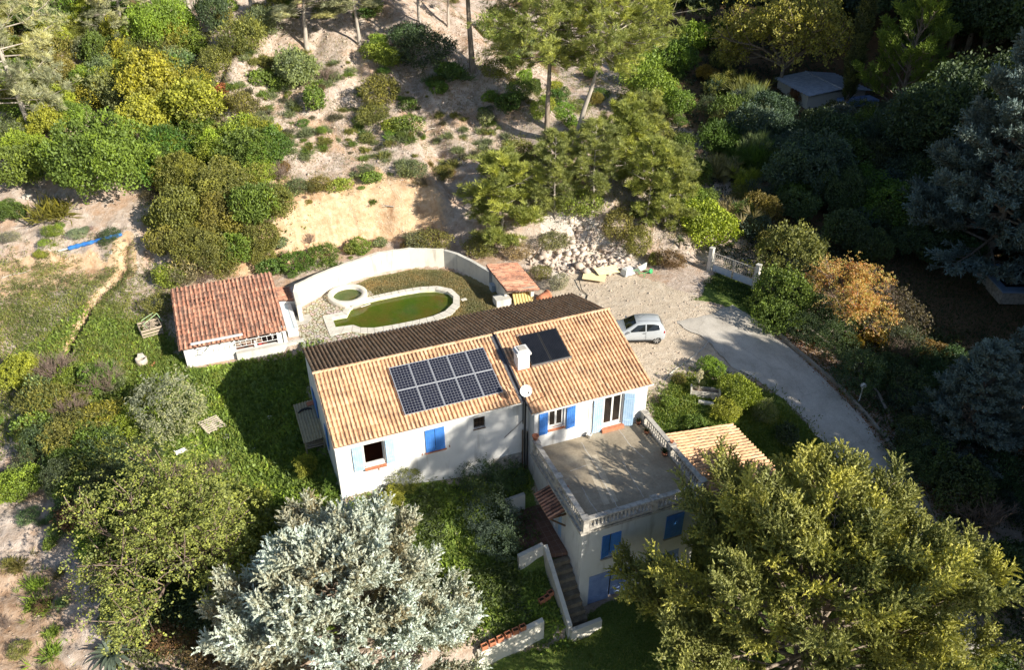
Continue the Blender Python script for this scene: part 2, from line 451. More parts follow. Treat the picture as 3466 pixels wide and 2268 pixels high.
# ------------------------------------------------------------------ mesh builder
class MB:
    def __init__(self):
        self.v, self.f, self.m, self.sm = [], [], [], []

    def add(self, verts, faces, mi=0, smooth=False):
        o = len(self.v)
        self.v.extend([tuple(map(float, p)) for p in verts])
        for f in faces:
            self.f.append(tuple(i + o for i in f))
            self.m.append(mi)
            self.sm.append(smooth)
        return self

    def box(self, c, s, rz=0.0, mi=0, M=None, taper=1.0, rx=0.0, ry=0.0):
        hx, hy, hz_ = s[0] / 2, s[1] / 2, s[2] / 2
        vs_ = [(x * hx * (taper if z > 0 else 1), y * hy * (taper if z > 0 else 1), z * hz_) for z in (-1, 1) for y in (-1, 1) for x in (-1, 1)]
        R = Matrix.Rotation(rz, 3, 'Z') @ Matrix.Rotation(rx, 3, 'X') @ Matrix.Rotation(ry, 3, 'Y')
        vs_ = [R @ Vector(p) + Vector(c) for p in vs_]
        if M is not None:
            vs_ = [M @ p for p in vs_]
        return self.add(vs_, [(0, 2, 3, 1), (4, 5, 7, 6), (0, 1, 5, 4), (2, 6, 7, 3), (0, 4, 6, 2), (1, 3, 7, 5)], mi)

    def bb(self, a, b, mi=0):
        return self.box([(p + q) / 2 for p, q in zip(a, b)], [abs(q - p) for p, q in zip(a, b)], mi=mi)

    def tube(self, pts, radii, seg=8, mi=0, cap=True, smooth=True):
        pts = [Vector(p) for p in pts]
        if isinstance(radii, (int, float)):
            radii = [radii] * len(pts)
        vs_, fs = [], []
        for i, p in enumerate(pts):
            a = pts[max(i - 1, 0)]; b = pts[min(i + 1, len(pts) - 1)]
            d = (b - a)
            d = d.normalized() if d.length > 1e-9 else Vector((0, 0, 1))
            u = d.orthogonal().normalized() if i == 0 else (u - d * u.dot(d))
            u = u.normalized() if u.length > 1e-6 else d.orthogonal().normalized()
            w = d.cross(u)
            for k in range(seg):
                an = 2 * math.pi * k / seg
                vs_.append(p + (u * math.cos(an) + w * math.sin(an)) * radii[i])
        for i in range(len(pts) - 1):
            for k in range(seg):
                k2 = (k + 1) % seg
                fs.append((i * seg + k, i * seg + k2, (i + 1) * seg + k2, (i + 1) * seg + k))
        self.add(vs_, fs, mi, smooth)
        if cap:
            n = len(pts)
            self.add(vs_[:seg], [tuple(range(seg))[::-1]], mi)
            self.add(vs_[(n - 1) * seg:], [tuple(range(seg))], mi)
        return self

    def lathe(self, c, prof, seg=14, mi=0, smooth=True, M=None):
        vs_, fs = [], []
        for r, z in prof:
            for k in range(seg):
                an = 2 * math.pi * k / seg
                vs_.append(Vector((r * math.cos(an), r * math.sin(an), z)))
        for i in range(len(prof) - 1):
            for k in range(seg):
                k2 = (k + 1) % seg
                fs.append((i * seg + k, i * seg + k2, (i + 1) * seg + k2, (i + 1) * seg + k))
        fs.append(tuple(range(seg))[::-1]); fs.append(tuple((len(prof) - 1) * seg + k for k in range(seg)))
        if M is not None:
            vs_ = [M @ p for p in vs_]
        vs_ = [p + Vector(c) for p in vs_]
        return self.add(vs_, fs, mi, smooth)

    def prism(self, poly, z0, z1, mi=0, mtop=None):
        """poly: xy points anticlockwise; z0,z1 numbers or per-point lists"""
        n = len(poly)
        a = z0 if isinstance(z0, (list, tuple)) else [z0] * n
        b = z1 if isinstance(z1, (list, tuple)) else [z1] * n
        vs_ = [(p[0], p[1], a[i]) for i, p in enumerate(poly)] + [(p[0], p[1], b[i]) for i, p in enumerate(poly)]
        self.add(vs_, [tuple(range(n))[::-1]] + [(i, (i + 1) % n, n + (i + 1) % n, n + i) for i in range(n)], mi)
        self.add(vs_[n:], [tuple(range(n))], mi if mtop is None else mtop)
        return self

    def wall(self, O, U, N, us, zs, holes, th, mi=0, mrev=None):
        """wall in the plane through O spanned by U and +Z, outer face at O, thickness th along -N; holes = (u0,u1,z0,z1)"""
        O, U, N = Vector(O), Vector(U), Vector(N)
        us = sorted(set([us[0], us[1]] + [h[i] for h in holes for i in (0, 1)]))
        zs = sorted(set([zs[0], zs[1]] + [h[i] for h in holes for i in (2, 3)]))
        solid = {}
        for i in range(len(us) - 1):
            for j in range(len(zs) - 1):
                cu, cz = (us[i] + us[i + 1]) / 2, (zs[j] + zs[j + 1]) / 2
                solid[i, j] = not any(h[0] < cu < h[1] and h[2] < cz < h[3] for h in holes)
        P = lambda u, z, d: O + U * u + Vector((0, 0, z)) - N * d
        for (i, j), s in solid.items():
            if not s:
                continue
            u0, u1, z0, z1 = us[i], us[i + 1], zs[j], zs[j + 1]
            for d in (0, th):
                q = [P(u0, z0, d), P(u1, z0, d), P(u1, z1, d), P(u0, z1, d)]
                self.add(q, [(0, 1, 2, 3) if d == 0 else (3, 2, 1, 0)], mi)
            for di, dj, e in ((-1, 0, ((u0, z0), (u0, z1))), (1, 0, ((u1, z0), (u1, z1))), (0, -1, ((u0, z0), (u1, z0))), (0, 1, ((u0, z1), (u1, z1)))):
                if not solid.get((i + di, j + dj), False):
                    (a, b), (c, d2) = e
                    self.add([P(a, b, 0), P(c, d2, 0), P(c, d2, th), P(a, b, th)], [(0, 1, 2, 3)], mi if mrev is None else mrev)
        return self

    def build(self, name, mats, parent=None, loc=None, color=None):
        me = bpy.data.meshes.new(name)
        me.from_pydata(self.v, [], self.f)
        ms = mats if isinstance(mats, (list, tuple)) else [mats]
        for m in ms:
            me.materials.append(m)
        me.polygons.foreach_set('material_index', self.m)
        me.polygons.foreach_set('use_smooth', self.sm)
        me.update()
        return link(name, me, parent, loc, color)

def link(name, data, parent=None, loc=None, color=None):
    o = bpy.data.objects.new(name, data)
    scene.collection.objects.link(o)
    if parent is not None:
        o.parent = parent
    if loc is not None:
        o.location = loc
    if color is not None:
        o.color = (color[0], color[1], color[2], 1)
    return o

def tag(o, label=None, cat=None, group=None, kind=None):
    if label: o['label'] = label
    if cat: o['category'] = cat
    if group: o['group'] = group
    if kind: o['kind'] = kind
    return o

def empty(name, loc=(0, 0, 0), rz=0.0, label=None, cat=None, group=None):
    o = bpy.data.objects.new(name, None)
    o.empty_display_size = .3
    scene.collection.objects.link(o)
    o.location = loc
    o.rotation_euler = (0, 0, rz)
    return tag(o, label, cat, group)

def np_mesh(name, V, F, mats, tint=None, smooth=False, extra=None, mi=None):
    """V (n,3); F (m,k) all faces the same size"""
    me = bpy.data.meshes.new(name)
    V = np.ascontiguousarray(V, np.float32); F = np.ascontiguousarray(F, np.int32)
    me.vertices.add(len(V)); me.vertices.foreach_set('co', V.ravel())
    m, k = F.shape
    me.loops.add(m * k); me.loops.foreach_set('vertex_index', F.ravel())
    me.polygons.add(m)
    me.polygons.foreach_set('loop_start', np.arange(0, m * k, k, dtype=np.int32))
    if mi is not None:
        me.polygons.foreach_set('material_index', np.ascontiguousarray(mi, np.int32))
    if smooth:
        me.polygons.foreach_set('use_smooth', np.ones(m, bool))
    for mt in (mats if isinstance(mats, (list, tuple)) else [mats]):
        me.materials.append(mt)
    me.update(calc_edges=True)
    for nm, arr in (([('tint', tint)] if tint is not None else []) + (list(extra.items()) if extra else [])):
        a = me.attributes.new(nm, 'FLOAT', 'POINT')
        a.data.foreach_set('value', np.ascontiguousarray(arr, np.float32))
    return me
# ------------------------------------------------------------------ ground
def axis_coords(lo, c0, c1, hi, step, grow=1.12):
    mid = list(np.arange(c0, c1, step))
    a, s, left = c0, step, []
    while a > lo:
        s *= grow; a -= s; left.append(a)
    b, s, right = mid[-1], step, []
    while b < hi:
        s *= grow; b += s; right.append(b)
    return np.array(left[::-1] + mid + right)

gx = axis_coords(-320, -24, 46, 420, .22)
gy = axis_coords(-300, -20, 48, 460, .22)
GX, GY = np.meshgrid(gx, gy)
fx, fy = GX.ravel(), GY.ravel()
GZ = height(fx, fy)
nx, ny = len(gx), len(gy)
idx = np.arange(nx * ny).reshape(ny, nx)
F = np.stack([idx[:-1, :-1], idx[:-1, 1:], idx[1:, 1:], idx[1:, :-1]], -1).reshape(-1, 4)

HOLE_POOL = None
def pmask(pts, soft, n_amp=0.6, seed=0, z=None):
    P = polyg(pts, z)
    d = sdf(fx, fy, P) + fbm(fx / 1.3, fy / 1.3, seed, 3) * n_amp * 2
    return 1 - sstep(-soft, soft, d)

# what covers the ground: grass (green), bare sand, gravel drive, brown litter
grass = np.zeros(len(fx)); sand = np.zeros(len(fx)); drive = np.zeros(len(fx)); litter = np.zeros(len(fx))
LAWN = [(-10.5, -7), (-3, -9), (9, -12.3), (9.8, -4.5), (0, -4.3), (0, 5), (1.2, 9.4), (-6.5, 10.4), (-8, 15), (-12, 17.5), (-16, 14), (-14, 8), (-9.5, 5), (-9, 0)]
d = sdf(fx, fy, LAWN) + fbm(fx / 1.5, fy / 1.5, 21, 3) * 2.2
grass = np.maximum(grass, 1 - sstep(-.6, .8, d))
d = sdf(fx, fy, [(-2, -30), (-2, -17), (4, -12.3), (8.5, -12), (10.4, -10.7), (25, -10.7), (30, -30)]) + fbm(fx / 1.5, fy / 1.5, 22, 3) * 1.6
grass = np.maximum(grass, (1 - sstep(-.5, .5, d)) * .85)
d = sdf(fx, fy, [(16.6, -6), (17.5, -3.2), (20.5, -1.7), (23, -1.9), (25.5, -4.6), (27, -9), (27, -13), (17, -13)]) + fbm(fx / 1.2, fy / 1.2, 23, 3) * 2.2
grass = np.maximum(grass, (1 - sstep(-.4, .4, d)) * .9)
d = sdf(fx, fy, [(26, 5.6), (29.8, 8.2), (32, 5), (31.2, 1), (29, 1), (28.5, 3)]) + fbm(fx / 1.5, fy / 1.5, 24, 3) * 1.5
grass = np.maximum(grass, 1 - sstep(-.5, .5, d))
d = sdf(fx, fy, [(6.3, 9.2), (11.5, 9.2), (15, 10), (13.2, 14), (11.6, 16), (9.2, 16.9), (6.4, 16.7), (4.2, 15.7), (4.4, 13.6), (6, 13.5)])
turf = 1 - sstep(-.15, .25, d + fbm(fx, fy, 30, 3) * .5)
d = sdf(fx, fy, [(16.6, 6.5), (16.7, -3.4), (20, -1.6), (23.4, -1.4), (25, -3), (27.8, 0), (28.2, 2.6), (26.5, 5.5), (24.5, 9.2), (21, 11.5), (17, 11.5)]) + fbm(fx / 1.2, fy / 1.2, 25, 3) * 1.0
drive = 1 - sstep(-.5, .5, d)
bk = -sdf(fx, fy, HILLPOLY)
sand = np.maximum(sand, sstep(-.8, .1, bk) * (1 - sstep(2.6, 4.6, bk + fbm(fx / 2, fy / 2, 27, 3) * 3)) * sstep(-9, -4, fx) * (1 - sstep(11, 15, fx)))
d = sdf(fx, fy, [(-27, 20), (-20, 19.5), (-14, 20.5), (-10, 20.5), (-9, 22), (-13, 23.5), (-20, 26), (-28, 26.5)]) + fbm(fx / 1.5, fy / 1.5, 28, 3) * 2.0
sand = np.maximum(sand, 1 - sstep(-.6, .6, d))
d = sdf(fx, fy, [(-30, 4), (-22, 2), (-13.5, -2), (-12.3, -7), (-11, -14), (-8, -22), (-30, -24)]) + fbm(fx / 1.6, fy / 1.6, 29, 3) * 2.4
earth = 1 - sstep(-.6, .6, d)
sand = np.maximum(sand, 1 - sstep(.35, 1.1, seg_dist(fx, fy, DITCH) + fbm(fx, fy, 47, 3) * .8))
grass = np.minimum(grass, sstep(.2, .9, seg_dist(fx, fy, DITCH)))
litter = sstep(2, 8, bk) * sstep(0.05, .3, fbm(fx / 5, fy / 5, 41, 3) + .02) + sstep(3, 9, fx - 29 - .2 * np.abs(fy)) * .9
litter = np.clip(litter * (1 - sstep(-3, 2, fx) * (1 - sstep(24, 28, fx)) * .75), 0, 1)
d = sdf(fx, fy, polyg([(1225, 600), (1270, 520), (1330, 495), (1400, 525), (1450, 580), (1490, 615), (1480, 640), (1380, 650), (1290, 650)])) + fbm(fx / 1.2, fy / 1.2, 26, 3) * 1.6
rock = 1 - sstep(-.4, .4, d)

def ground_material():
    m, n, l, out = nt('garden_ground')
    big = noise_fac(n, l, .35, 6, .65)
    mid = noise_fac(n, l, 2.2, 7, .7)
    fine = noise_fac(n, l, 11, 6, .75)
    vor = node(n, 'ShaderNodeTexVoronoi')
    vor.inputs['Scale'].default_value = 5.5
    l.new(n.new('ShaderNodeNewGeometry').outputs['Position'], vor.inputs['Vector'])
    stones = ramp(n, l, vor.outputs['Distance'], [(.16, (1, 1, 1)), (.34, (0, 0, 0))])
    stonepick = ramp(n, l, noise_fac(n, l, 3.1, 3), [(.50, (0, 0, 0)), (.60, (1, 1, 1))])
    sf = math_(n, l, 'MULTIPLY', stones, stonepick)
    # stony hill soil
    soil = ramp(n, l, mid, [(.25, (.30, .215, .155)), (.45, (.47, .375, .305)), (.62, (.60, .505, .435)), (.8, (.70, .62, .56))])
    soil = mixc(n, l, math_(n, l, 'MULTIPLY', ramp(n, l, big, [(.5, (0, 0, 0)), (.62, (1, 1, 1))]), .55), soil, (.42, .24, .13))
    soil = mixc(n, l, math_(n, l, 'MULTIPLY', sf, .8), soil, (.70, .64, .57))
    sandc = ramp(n, l, mid, [(.25, (.42, .255, .14)), (.5, (.60, .42, .265)), (.72, (.70, .55, .40))])
    gul = noise_fac(n, l, 1.6, 6, .7, stretch=(1, .3, .3))
    sandc = mixc(n, l, math_(n, l, 'MULTIPLY', ramp(n, l, gul, [(.52, (0, 0, 0)), (.66, (1, 1, 1))]), .6), sandc, (.36, .19, .10))
    sandc = mixc(n, l, math_(n, l, 'MULTIPLY', sf, .5), sandc, (.72, .64, .55))
    grs = ramp(n, l, fine, [(.25, (.07, .11, .022)), (.5, (.13, .19, .040)), (.75, (.27, .26, .11))])
    lit = ramp(n, l, fine, [(.25, (.09, .06, .035)), (.5, (.16, .105, .06)), (.75, (.26, .18, .11))])
    drv = ramp(n, l, mid, [(.2, (.45, .365, .275)), (.5, (.58, .485, .375)), (.75, (.68, .595, .49))])
    drv = mixc(n, l, .5, drv, ramp(n, l, fine, [(.3, (.3, .3, .3)), (.7, (.66, .66, .66))]), 'OVERLAY')
    trf = ramp(n, l, fine, [(.25, (.17, .135, .065)), (.5, (.24, .21, .095)), (.75, (.36, .30, .19))])
    col = soil
    rk = ramp(n, l, fine, [(.25, (.46, .36, .29)), (.45, (.66, .575, .50)), (.7, (.78, .71, .645))])
    for a, c in (('litter', lit), ('rock', rk), ('earth', ramp(n, l, mid, [(.25, (.24, .14, .085)), (.45, (.40, .27, .18)), (.62, (.51, .385, .29)), (.8, (.60, .49, .40))])), ('sand', sandc), ('drive', drv), ('grass', grs), ('turf', trf)):
        at_ = attr(n, a).outputs['Fac']
        k = math_(n, l, 'ADD', at_, math_(n, l, 'MULTIPLY', math_(n, l, 'SUBTRACT', mid, .5), 1.1))
        k = ramp(n, l, k, [(.42, (0, 0, 0)), (.58, (1, 1, 1))])
        k = math_(n, l, 'MULTIPLY', k, math_(n, l, 'MINIMUM', math_(n, l, 'MULTIPLY', at_, 6), 1))
        col = mixc(n, l, k, col, c)
    bumpv = math_(n, l, 'ADD', math_(n, l, 'ADD', mid, math_(n, l, 'MULTIPLY', fine, .5)), math_(n, l, 'MULTIPLY', sf, .35))
    finish(n, l, out, col, .97, .1, bumpv, .9, .12)
    return m

M_GROUND = ground_material()
# cut the basins of the two pools out of the ground sheet
POOL_SHAPE = [(2.75, 11.0), (3.85, 10.85), (4.25, 10.35), (5.04, 10.0), (6.2, 9.9), (7.6, 9.88), (9.0, 9.98), (9.95, 10.3), (10.75, 11.05), (11.08, 11.95), (10.9, 12.75), (10.2, 13.4), (9.2, 13.72), (8.2, 13.78), (7.2, 13.76), (5.9, 13.7), (4.85, 13.5), (4.2, 13.15), (3.75, 12.3), (2.75, 12.3)]
SPA_C, SPA_R = (4.3, 14.55), 1.0
cx, cy = fx[F].mean(1), fy[F].mean(1)
cut = (sdf(cx, cy, POOL_SHAPE) < .1) | (np.hypot(cx - SPA_C[0], cy - SPA_C[1]) < SPA_R + .1)
F2 = F[~cut]
gme = np_mesh('ground', np.stack([fx, fy, GZ], 1), F2, M_GROUND, smooth=True,
              extra={'grass': grass, 'sand': sand, 'drive': drive, 'litter': litter, 'turf': turf, 'rock': rock, 'earth': earth})
tag(link('ground', gme), kind='structure')
# ------------------------------------------------------------------ canal tile roofs
def tile_roof(name, O, A, D, W, L, drop, mat, parent, pitch=.21, course=.37, label=None, deck=.06, skip=None, seed=1, wob=.006):
    """O: upper corner; A: unit vector along the ridge; D: unit horizontal vector down the slope;
    W width along A, L horizontal length, drop = total fall. Every tile is modelled."""
    r = np.random.default_rng(seed)
    O, A, D = np.array(O, float), np.array(A, float), np.array(D, float)
    SL = math.hypot(L, drop)
    S = (D * L - np.array([0, 0, drop])) / SL
    N = np.cross(A, S); N = N * (1 if N[2] > 0 else -1)
    nc = max(1, int(round(W / pitch))); p = W / nc
    nr = max(1, int(round(SL / course))); c = SL / nr
    prof_u = np.array([0, .10, .25, .27, .36, .5, .64, .73, .75, .90, 1.0])
    prof_h = np.array([-.030, -.026, -.006, .020, .052, .066, .052, .020, -.006, -.026, -.030])
    cover = np.array([0, 0, 0, 1, 1, 1, 1, 1, 0, 0, 0])
    k = len(prof_u)
    V, Fc, T, PN = [], [], [], []
    base = 0
    colu = r.normal(0, wob, nc)
    for i in range(nc):
        for j in range(nr):
            if skip and skip((i + .5) * p, (j + .5) * c):
                continue
            du, dh = colu[i] + r.normal(0, wob * .8), r.normal(0, wob * .6)
            sag = float(fbm(np.array([i * p / 1.7]), np.array([j * c / 1.3]), seed, 2)[0]) * wob * 5
            tc, tp_ = r.random(), r.random()
            s0, s1 = j * c, (j + 1) * c + .004
            rows = []
            for s, lift, wd in ((s0, .0, .93), (s1, .020, 1.05)):
                u = i * p + p * (.5 + (prof_u - .5) * np.where(cover > 0, wd, 1.0)) + du * cover
                h = prof_h + lift + dh * cover + sag
                rows.append(O + A * u[:, None] + S * (s + (r.normal(0, wob) + (.05 if lift > 0 and r.random() < .02 else 0)) * cover)[:, None] + N * h[:, None])
            low = rows[1] - N * .030
            V.append(np.concatenate([rows[0], rows[1], low]))
            T.append(np.tile(np.where(cover > 0, tc, tp_), 3)); PN.append(np.tile(1.0 - cover, 3))
            a = np.arange(k - 1) + base
            Fc.append(np.stack([a, a + 1, a + 1 + k, a + k], 1)); Fc.append(np.stack([a + k, a + k + 1, a + 1 + 2 * k, a + 2 * k], 1))
            base += 3 * k
    V = np.concatenate(V); T = np.concatenate(T); PN = np.concatenate(PN); Fc = np.concatenate(Fc)
    # deck under the tiles
    q = []
    for dz in (-.035, -.035 - deck):
        for uu, ss in ((0.01, 0.0), (W - .01, 0.0), (W - .01, SL - .05), (.01, SL - .05)):
            q.append(O + A * uu + S * ss + N * dz)
    V = np.concatenate([V, np.array(q)]); T = np.concatenate([T, np.full(8, .3)]); PN = np.concatenate([PN, np.ones(8)])
    b = base
    Fc = np.concatenate([Fc, np.array([[b, b + 1, b + 2, b + 3], [b + 7, b + 6, b + 5, b + 4], [b, b + 4, b + 5, b + 1], [b + 1, b + 5, b + 6, b + 2], [b + 2, b + 6, b + 7, b + 3], [b + 3, b + 7, b + 4, b]])])
    me = np_mesh(name, V, Fc, mat, tint=T, extra={'pan': PN})
    o = link(name, me, parent)
    if label: o['label'] = label
    return o

def ridge_caps(name, p0, p1, mat, parent, r0=.10, L=.42, seed=3):
    r = np.random.default_rng(seed)
    p0, p1 = Vector(p0), Vector(p1)
    n = max(1, int(round((p1 - p0).length / L)))
    d = (p1 - p0) / n
    u = Vector((-d.y, d.x, 0)).normalized()
    V, Fc, T, b = [], [], [], 0
    for i in range(n):
        t = r.random()
        for e, rr, dz in ((0, r0 * .95, 0), (1.06, r0 * 1.08, .012)):
            for k in range(7):
                an = math.pi * k / 6
                V.append(p0 + d * (i + e) + u * math.cos(an) * rr + Vector((0, 0, math.sin(an) * rr * .75 + dz)))
                T.append(t)
        for k in range(6):
            Fc.append((b + k, b + k + 1, b + 8 + k, b + 7 + k))
        b += 14
    me = np_mesh(name, np.array([tuple(v) for v in V]), np.array(Fc), mat, tint=np.array(T), extra={'pan': np.zeros(len(V))}, smooth=True)
    return link(name, me, parent)

def tile_strip(name, parent, mat, O, A, D, W, L, drop, **k):
    return tile_roof(name, O, A, D, W, L, drop, mat, parent, **k)

# ------------------------------------------------------------------ the house
house = empty('house', (8, 0, 0), 0, 'cream rendered house with orange canal tile roofs, blue shutters and roof terrace beside the drive', 'house')
HM = Matrix.Translation((-8, 0, 0))
def hb(mb, name, mats, parent=None, color=None):
    """mesh built in world coordinates, put under the house (or one of its parts)"""
    o = mb.build(name, mats, house if parent is None else parent, color=color)
    if parent is None:
        o.location = (-8, 0, 0)
    return o
TPF, TPB = .3153, .2977
# walls of the left block
m = MB()
FL = [(1.36, 2.40, 1.62, 3.05), (4.46, 5.43, 1.66, 2.98), (6.99, 7.59, 2.33, 3.02)]
m.wall((0.05, -4.0, 0), (1, 0, 0), (0, -1, 0), (0, 9.95), (-2.2, 3.50), [(h[0] - .05, h[1] - .05, h[2], h[3]) for h in FL], .28)
# right block front wall
FR = [(10.72, 11.62, 1.82, 2.98), (13.87, 15.02, .96, 2.95)]
m.wall((9.95, -4.83, 0), (1, 0, 0), (0, -1, 0), (0, 6.5), (-2.6, 3.34), [(h[0] - 9.95, h[1] - 9.95, h[2], h[3]) for h in FR], .28)
# gables and back
for x0, x1 in ((0.05, .33), (16.17, 16.45)):
    yf = -3.72 if x0 < 1 else -4.55
    pr = [(yf, -2.2), (4.1, -2.2), (4.1, 5 - TPB * 4.1 - .16), (0, 4.86), (yf, 5 + TPF * yf - .16)]
    a = [(x0, y, z) for y, z in pr]; b = [(x1, y, z) for y, z in pr]
    m.add(a + b, [(4, 3, 2, 1, 0), (5, 6, 7, 8, 9)] + [(i, (i + 1) % 5, 5 + (i + 1) % 5, 5 + i) for i in range(5)])
m.bb((.33, 3.82, -2), (16.17, 4.1, 3.6))
m.bb((9.95, -4.55, -2.6), (10.2, -3.72, 3.4))
hb(m, 'wall', M_STUCCO)
# plinth of bare stone at the bottom right of the left block
m = MB()
m.bb((7.98, -4.035, -2.0), (9.66, -3.9, .0))
hb(m, 'stone_plinth', M_STONE)
# floors and partition behind the windows
m = MB()
m.bb((.33, -3.7, .55), (9.9, 3.8, .75)); m.bb((.33, -.4, .75), (9.9, -.3, 3.9)); m.bb((10.2, -4.5, .6), (16.1, 3.8, .8)); m.bb((10.2, -1.2, .8), (16.1, -1.1, 4.2)); m.bb((3.4, -3.7, .75), (3.5, -.4, 3.6))
hb(m, 'inner_room', M_INT)

rf = tile_roof('roof', (-.02 - 8, -.03, 5.0), (1, 0, 0), (0, -1, 0), 9.40, 4.36, TPF * 4.36, M_TILE, house, seed=11, label='orange front tile slope carrying the solar panels')
rr_ = tile_roof('roof', (9.62 - 8, -.03, 5.07), (1, 0, 0), (0, -1, 0), 6.86, 5.2, TPF * 5.2, M_TILE, house, seed=12, label='orange front tile slope with the chimney')
rb = tile_roof('roof', (16.45 - 8, .05, 4.985), (-1, 0, 0), (0, 1, 0), 16.47, 4.45, TPB * 4.45, M_TILE_BACK, house, seed=13, label='lichen covered rear tile slope with blackened channels')
ridge_caps('ridge_tiles', (-.05 - 8, .0, 5.0), (9.45 - 8, .0, 5.0), M_TILE, house, seed=4)
ridge_caps('ridge_tiles', (9.58 - 8, .0, 5.06), (16.5 - 8, .0, 5.06), M_TILE, house, seed=5)
m = MB()
def roofz(y, z0=5.0): return z0 + TPF * y
m.add([(9.36, .0, 4.99), (9.66, .0, 4.99), (9.66, -4.4, roofz(-4.4) - .02), (9.36, -4.4, roofz(-4.4) - .02)], [(0, 3, 2, 1)])
m.tube([(9.38, -.1, 5.03), (9.38, -4.4, roofz(-4.4) + .05)], .02, 6); m.tube([(9.63, -.1, 5.08), (9.63, -5.2, roofz(-5.2, 5.07) + .04)], .03, 6)
hb(m, 'roof_flashing', M_ZINC)
# eaves boards and gutter
m = MB()
m.bb((9.66, -5.19, 3.30), (16.47, -5.12, 3.385)); m.bb((9.7, -5.12, 3.30), (16.45, -4.83, 3.33))
m.tube([(16.5, -5.2, 3.36), (16.5, -5.05, 3.33), (16.5, -4.9, 3.2)], .05, 8)
hb(m, 'eaves_board', M_WHITE)
m = MB(); m.bb((0.0, -4.33, 3.47), (9.5, -4.28, 3.53)); hb(m, 'eaves_board', M_WHITE)
m = MB(); m.bb((-.02, 4.32, 3.5), (16.45, 4.37, 3.58)); hb(m, 'eaves_board', M_WHITE)

# windows, shutters, door
def casement(x0, x1, z0, z1, y, nleaf, parent_name='window', sill=True, door=False, dep=.12):
    f = MB()
    t = .06
    yy = y + dep
    f.bb((x0, yy, z0), (x0 + t, yy + .07, z1)); f.bb((x1 - t, yy, z0), (x1, yy + .07, z1)); f.bb((x0 + t, yy, z1 - t), (x1 - t, yy + .07, z1)); f.bb((x0 + t, yy, z0), (x1 - t, yy + .07, z0 + t * (2.4 if not door else 1.2)))
    w = (x1 - x0 - 2 * t) / nleaf
    for i in range(nleaf):
        a = x0 + t + i * w
        for e0, e1 in ((a, a + .055), (a + w - .055, a + w)):
            f.bb((e0 + .002, yy - .02, z0 + t), (e1 - .002, yy + .05, z1 - t))
        f.bb((a + .055, yy - .02, z1 - t - .06), (a + w - .055, yy + .05, z1 - t)); f.bb((a + .055, yy - .02, z0 + t), (a + w - .055, yy + .05, z0 + t + (.07 if not door else .14)))
    win = hb(f, parent_name, M_WHITE)
    p = MB()
    for i in range(nleaf):
        a = x0 + t + i * w
        p.bb((a + .05, yy + .01, z0 + t + .06), (a + w - .05, yy + .025, z1 - t - .05))
    hb(p, 'pane', M_GLASS, win)
    if sill:
        s = MB()
        n = int((x1 - x0) / .14)
        for i in range(n):
            a = x0 - .03 + (x1 - x0 + .06) * i / n
            s.box((a + (x1 - x0 + .06) / n / 2, y + .02, z0 - .05), ((x1 - x0 + .06) / n - .012, .26, .07), rx=.22)
        hb(s, 'sill', M_TERRA, win)
    return win

def shutter(x0, x1, z0, z1, y, swing=0.0, hinge=0, mat=None, label=None, axis='x', boards=5, batten=True):
    """plank shutter in the plane y, swung out by an angle about its hinge edge (0 = x0, 1 = x1)"""
    s = MB()
    W = x1 - x0
    for i in range(boards):
        s.bb((i * W / boards + .008, -.016, 0), ((i + 1) * W / boards - .008, .016, z1 - z0))
    s.bb((.01, -.004, .01), (W - .01, .010, z1 - z0 - .01))
    if batten:
        for zz in (.16, .82):
            s.bb((.03, -.032, (z1 - z0) * zz), (W - .03, -.0165, (z1 - z0) * zz + .075))
    o = s.build('shutter', mat or M_BLUE, house)
    hx = x0 if hinge == 0 else x1
    R = Matrix.Translation((hx - 8, y, z0)) @ Matrix.Rotation(swing, 4, 'Z') @ Matrix.Translation((-(0 if hinge == 0 else W), 0, 0))
    if axis == 'y':
        R = Matrix.Translation((x0 - 8, y, z0)) @ Matrix.Rotation(math.pi / 2, 4, 'Z')
    o.matrix_basis = R
    if label: o['label'] = label
    return o

# open window at the left end: only frame, one leaf swung inwards
f = MB()
f.bb((1.36, -3.9, 1.62), (1.42, -3.82, 3.05)); f.bb((2.34, -3.9, 1.62), (2.40, -3.82, 3.05)); f.bb((1.42, -3.9, 2.99), (2.34, -3.82, 3.05)); f.bb((1.42, -3.95, 1.62), (2.34, -3.82, 1.80))
w1 = hb(f, 'window', M_WHITE); w1['label'] = 'open window with one leaf swung inwards and brown room behind'
f = MB()
R = Matrix.Translation((2.34, -3.84, 1.82)) @ Matrix.Rotation(math.radians(-112), 4, 'Z')
for a, b in (((-.46, -.02, 0), (-.40, .02, 1.16)), ((-.06, -.02, 0), (0, .02, 1.16)), ((-.40, -.02, 0), (-.06, .02, .07)), ((-.40, -.02, 1.09), (-.06, .02, 1.16))):
    f.box([(p + q) / 2 for p, q in zip(a, b)], [abs(q - p) for p, q in zip(a, b)], M=R)
hb(f, 'casement', M_WHITE, w1)
f = MB(); f.box((-.23, 0, .58), (.34, .012, 1.02), M=R); hb(f, 'pane', M_GLASS, w1)
s = MB()
for i in range(7):
    s.box((1.33 + .155 * i + .075, -4.02, 1.57), (.143, .26, .07), rx=.22)
hb(s, 'sill', M_TERRA, w1)
shutter(.82, 1.33, 1.57, 3.07, -4.045, 0, 1, M_BLUE_PALE, 'blue shutter with sun glare put in its colour, folded back at the open window')
shutter(2.44, 2.90, 1.57, 3.05, -4.05, .10, 0, M_BLUE_PALE, 'blue shutter with sun glare put in its colour, folded back at the open window')
shutter(4.44, 4.94, 1.62, 3.02, -4.03, 0, 0); shutter(4.95, 5.45, 1.62, 3.02, -4.03, 0, 1)
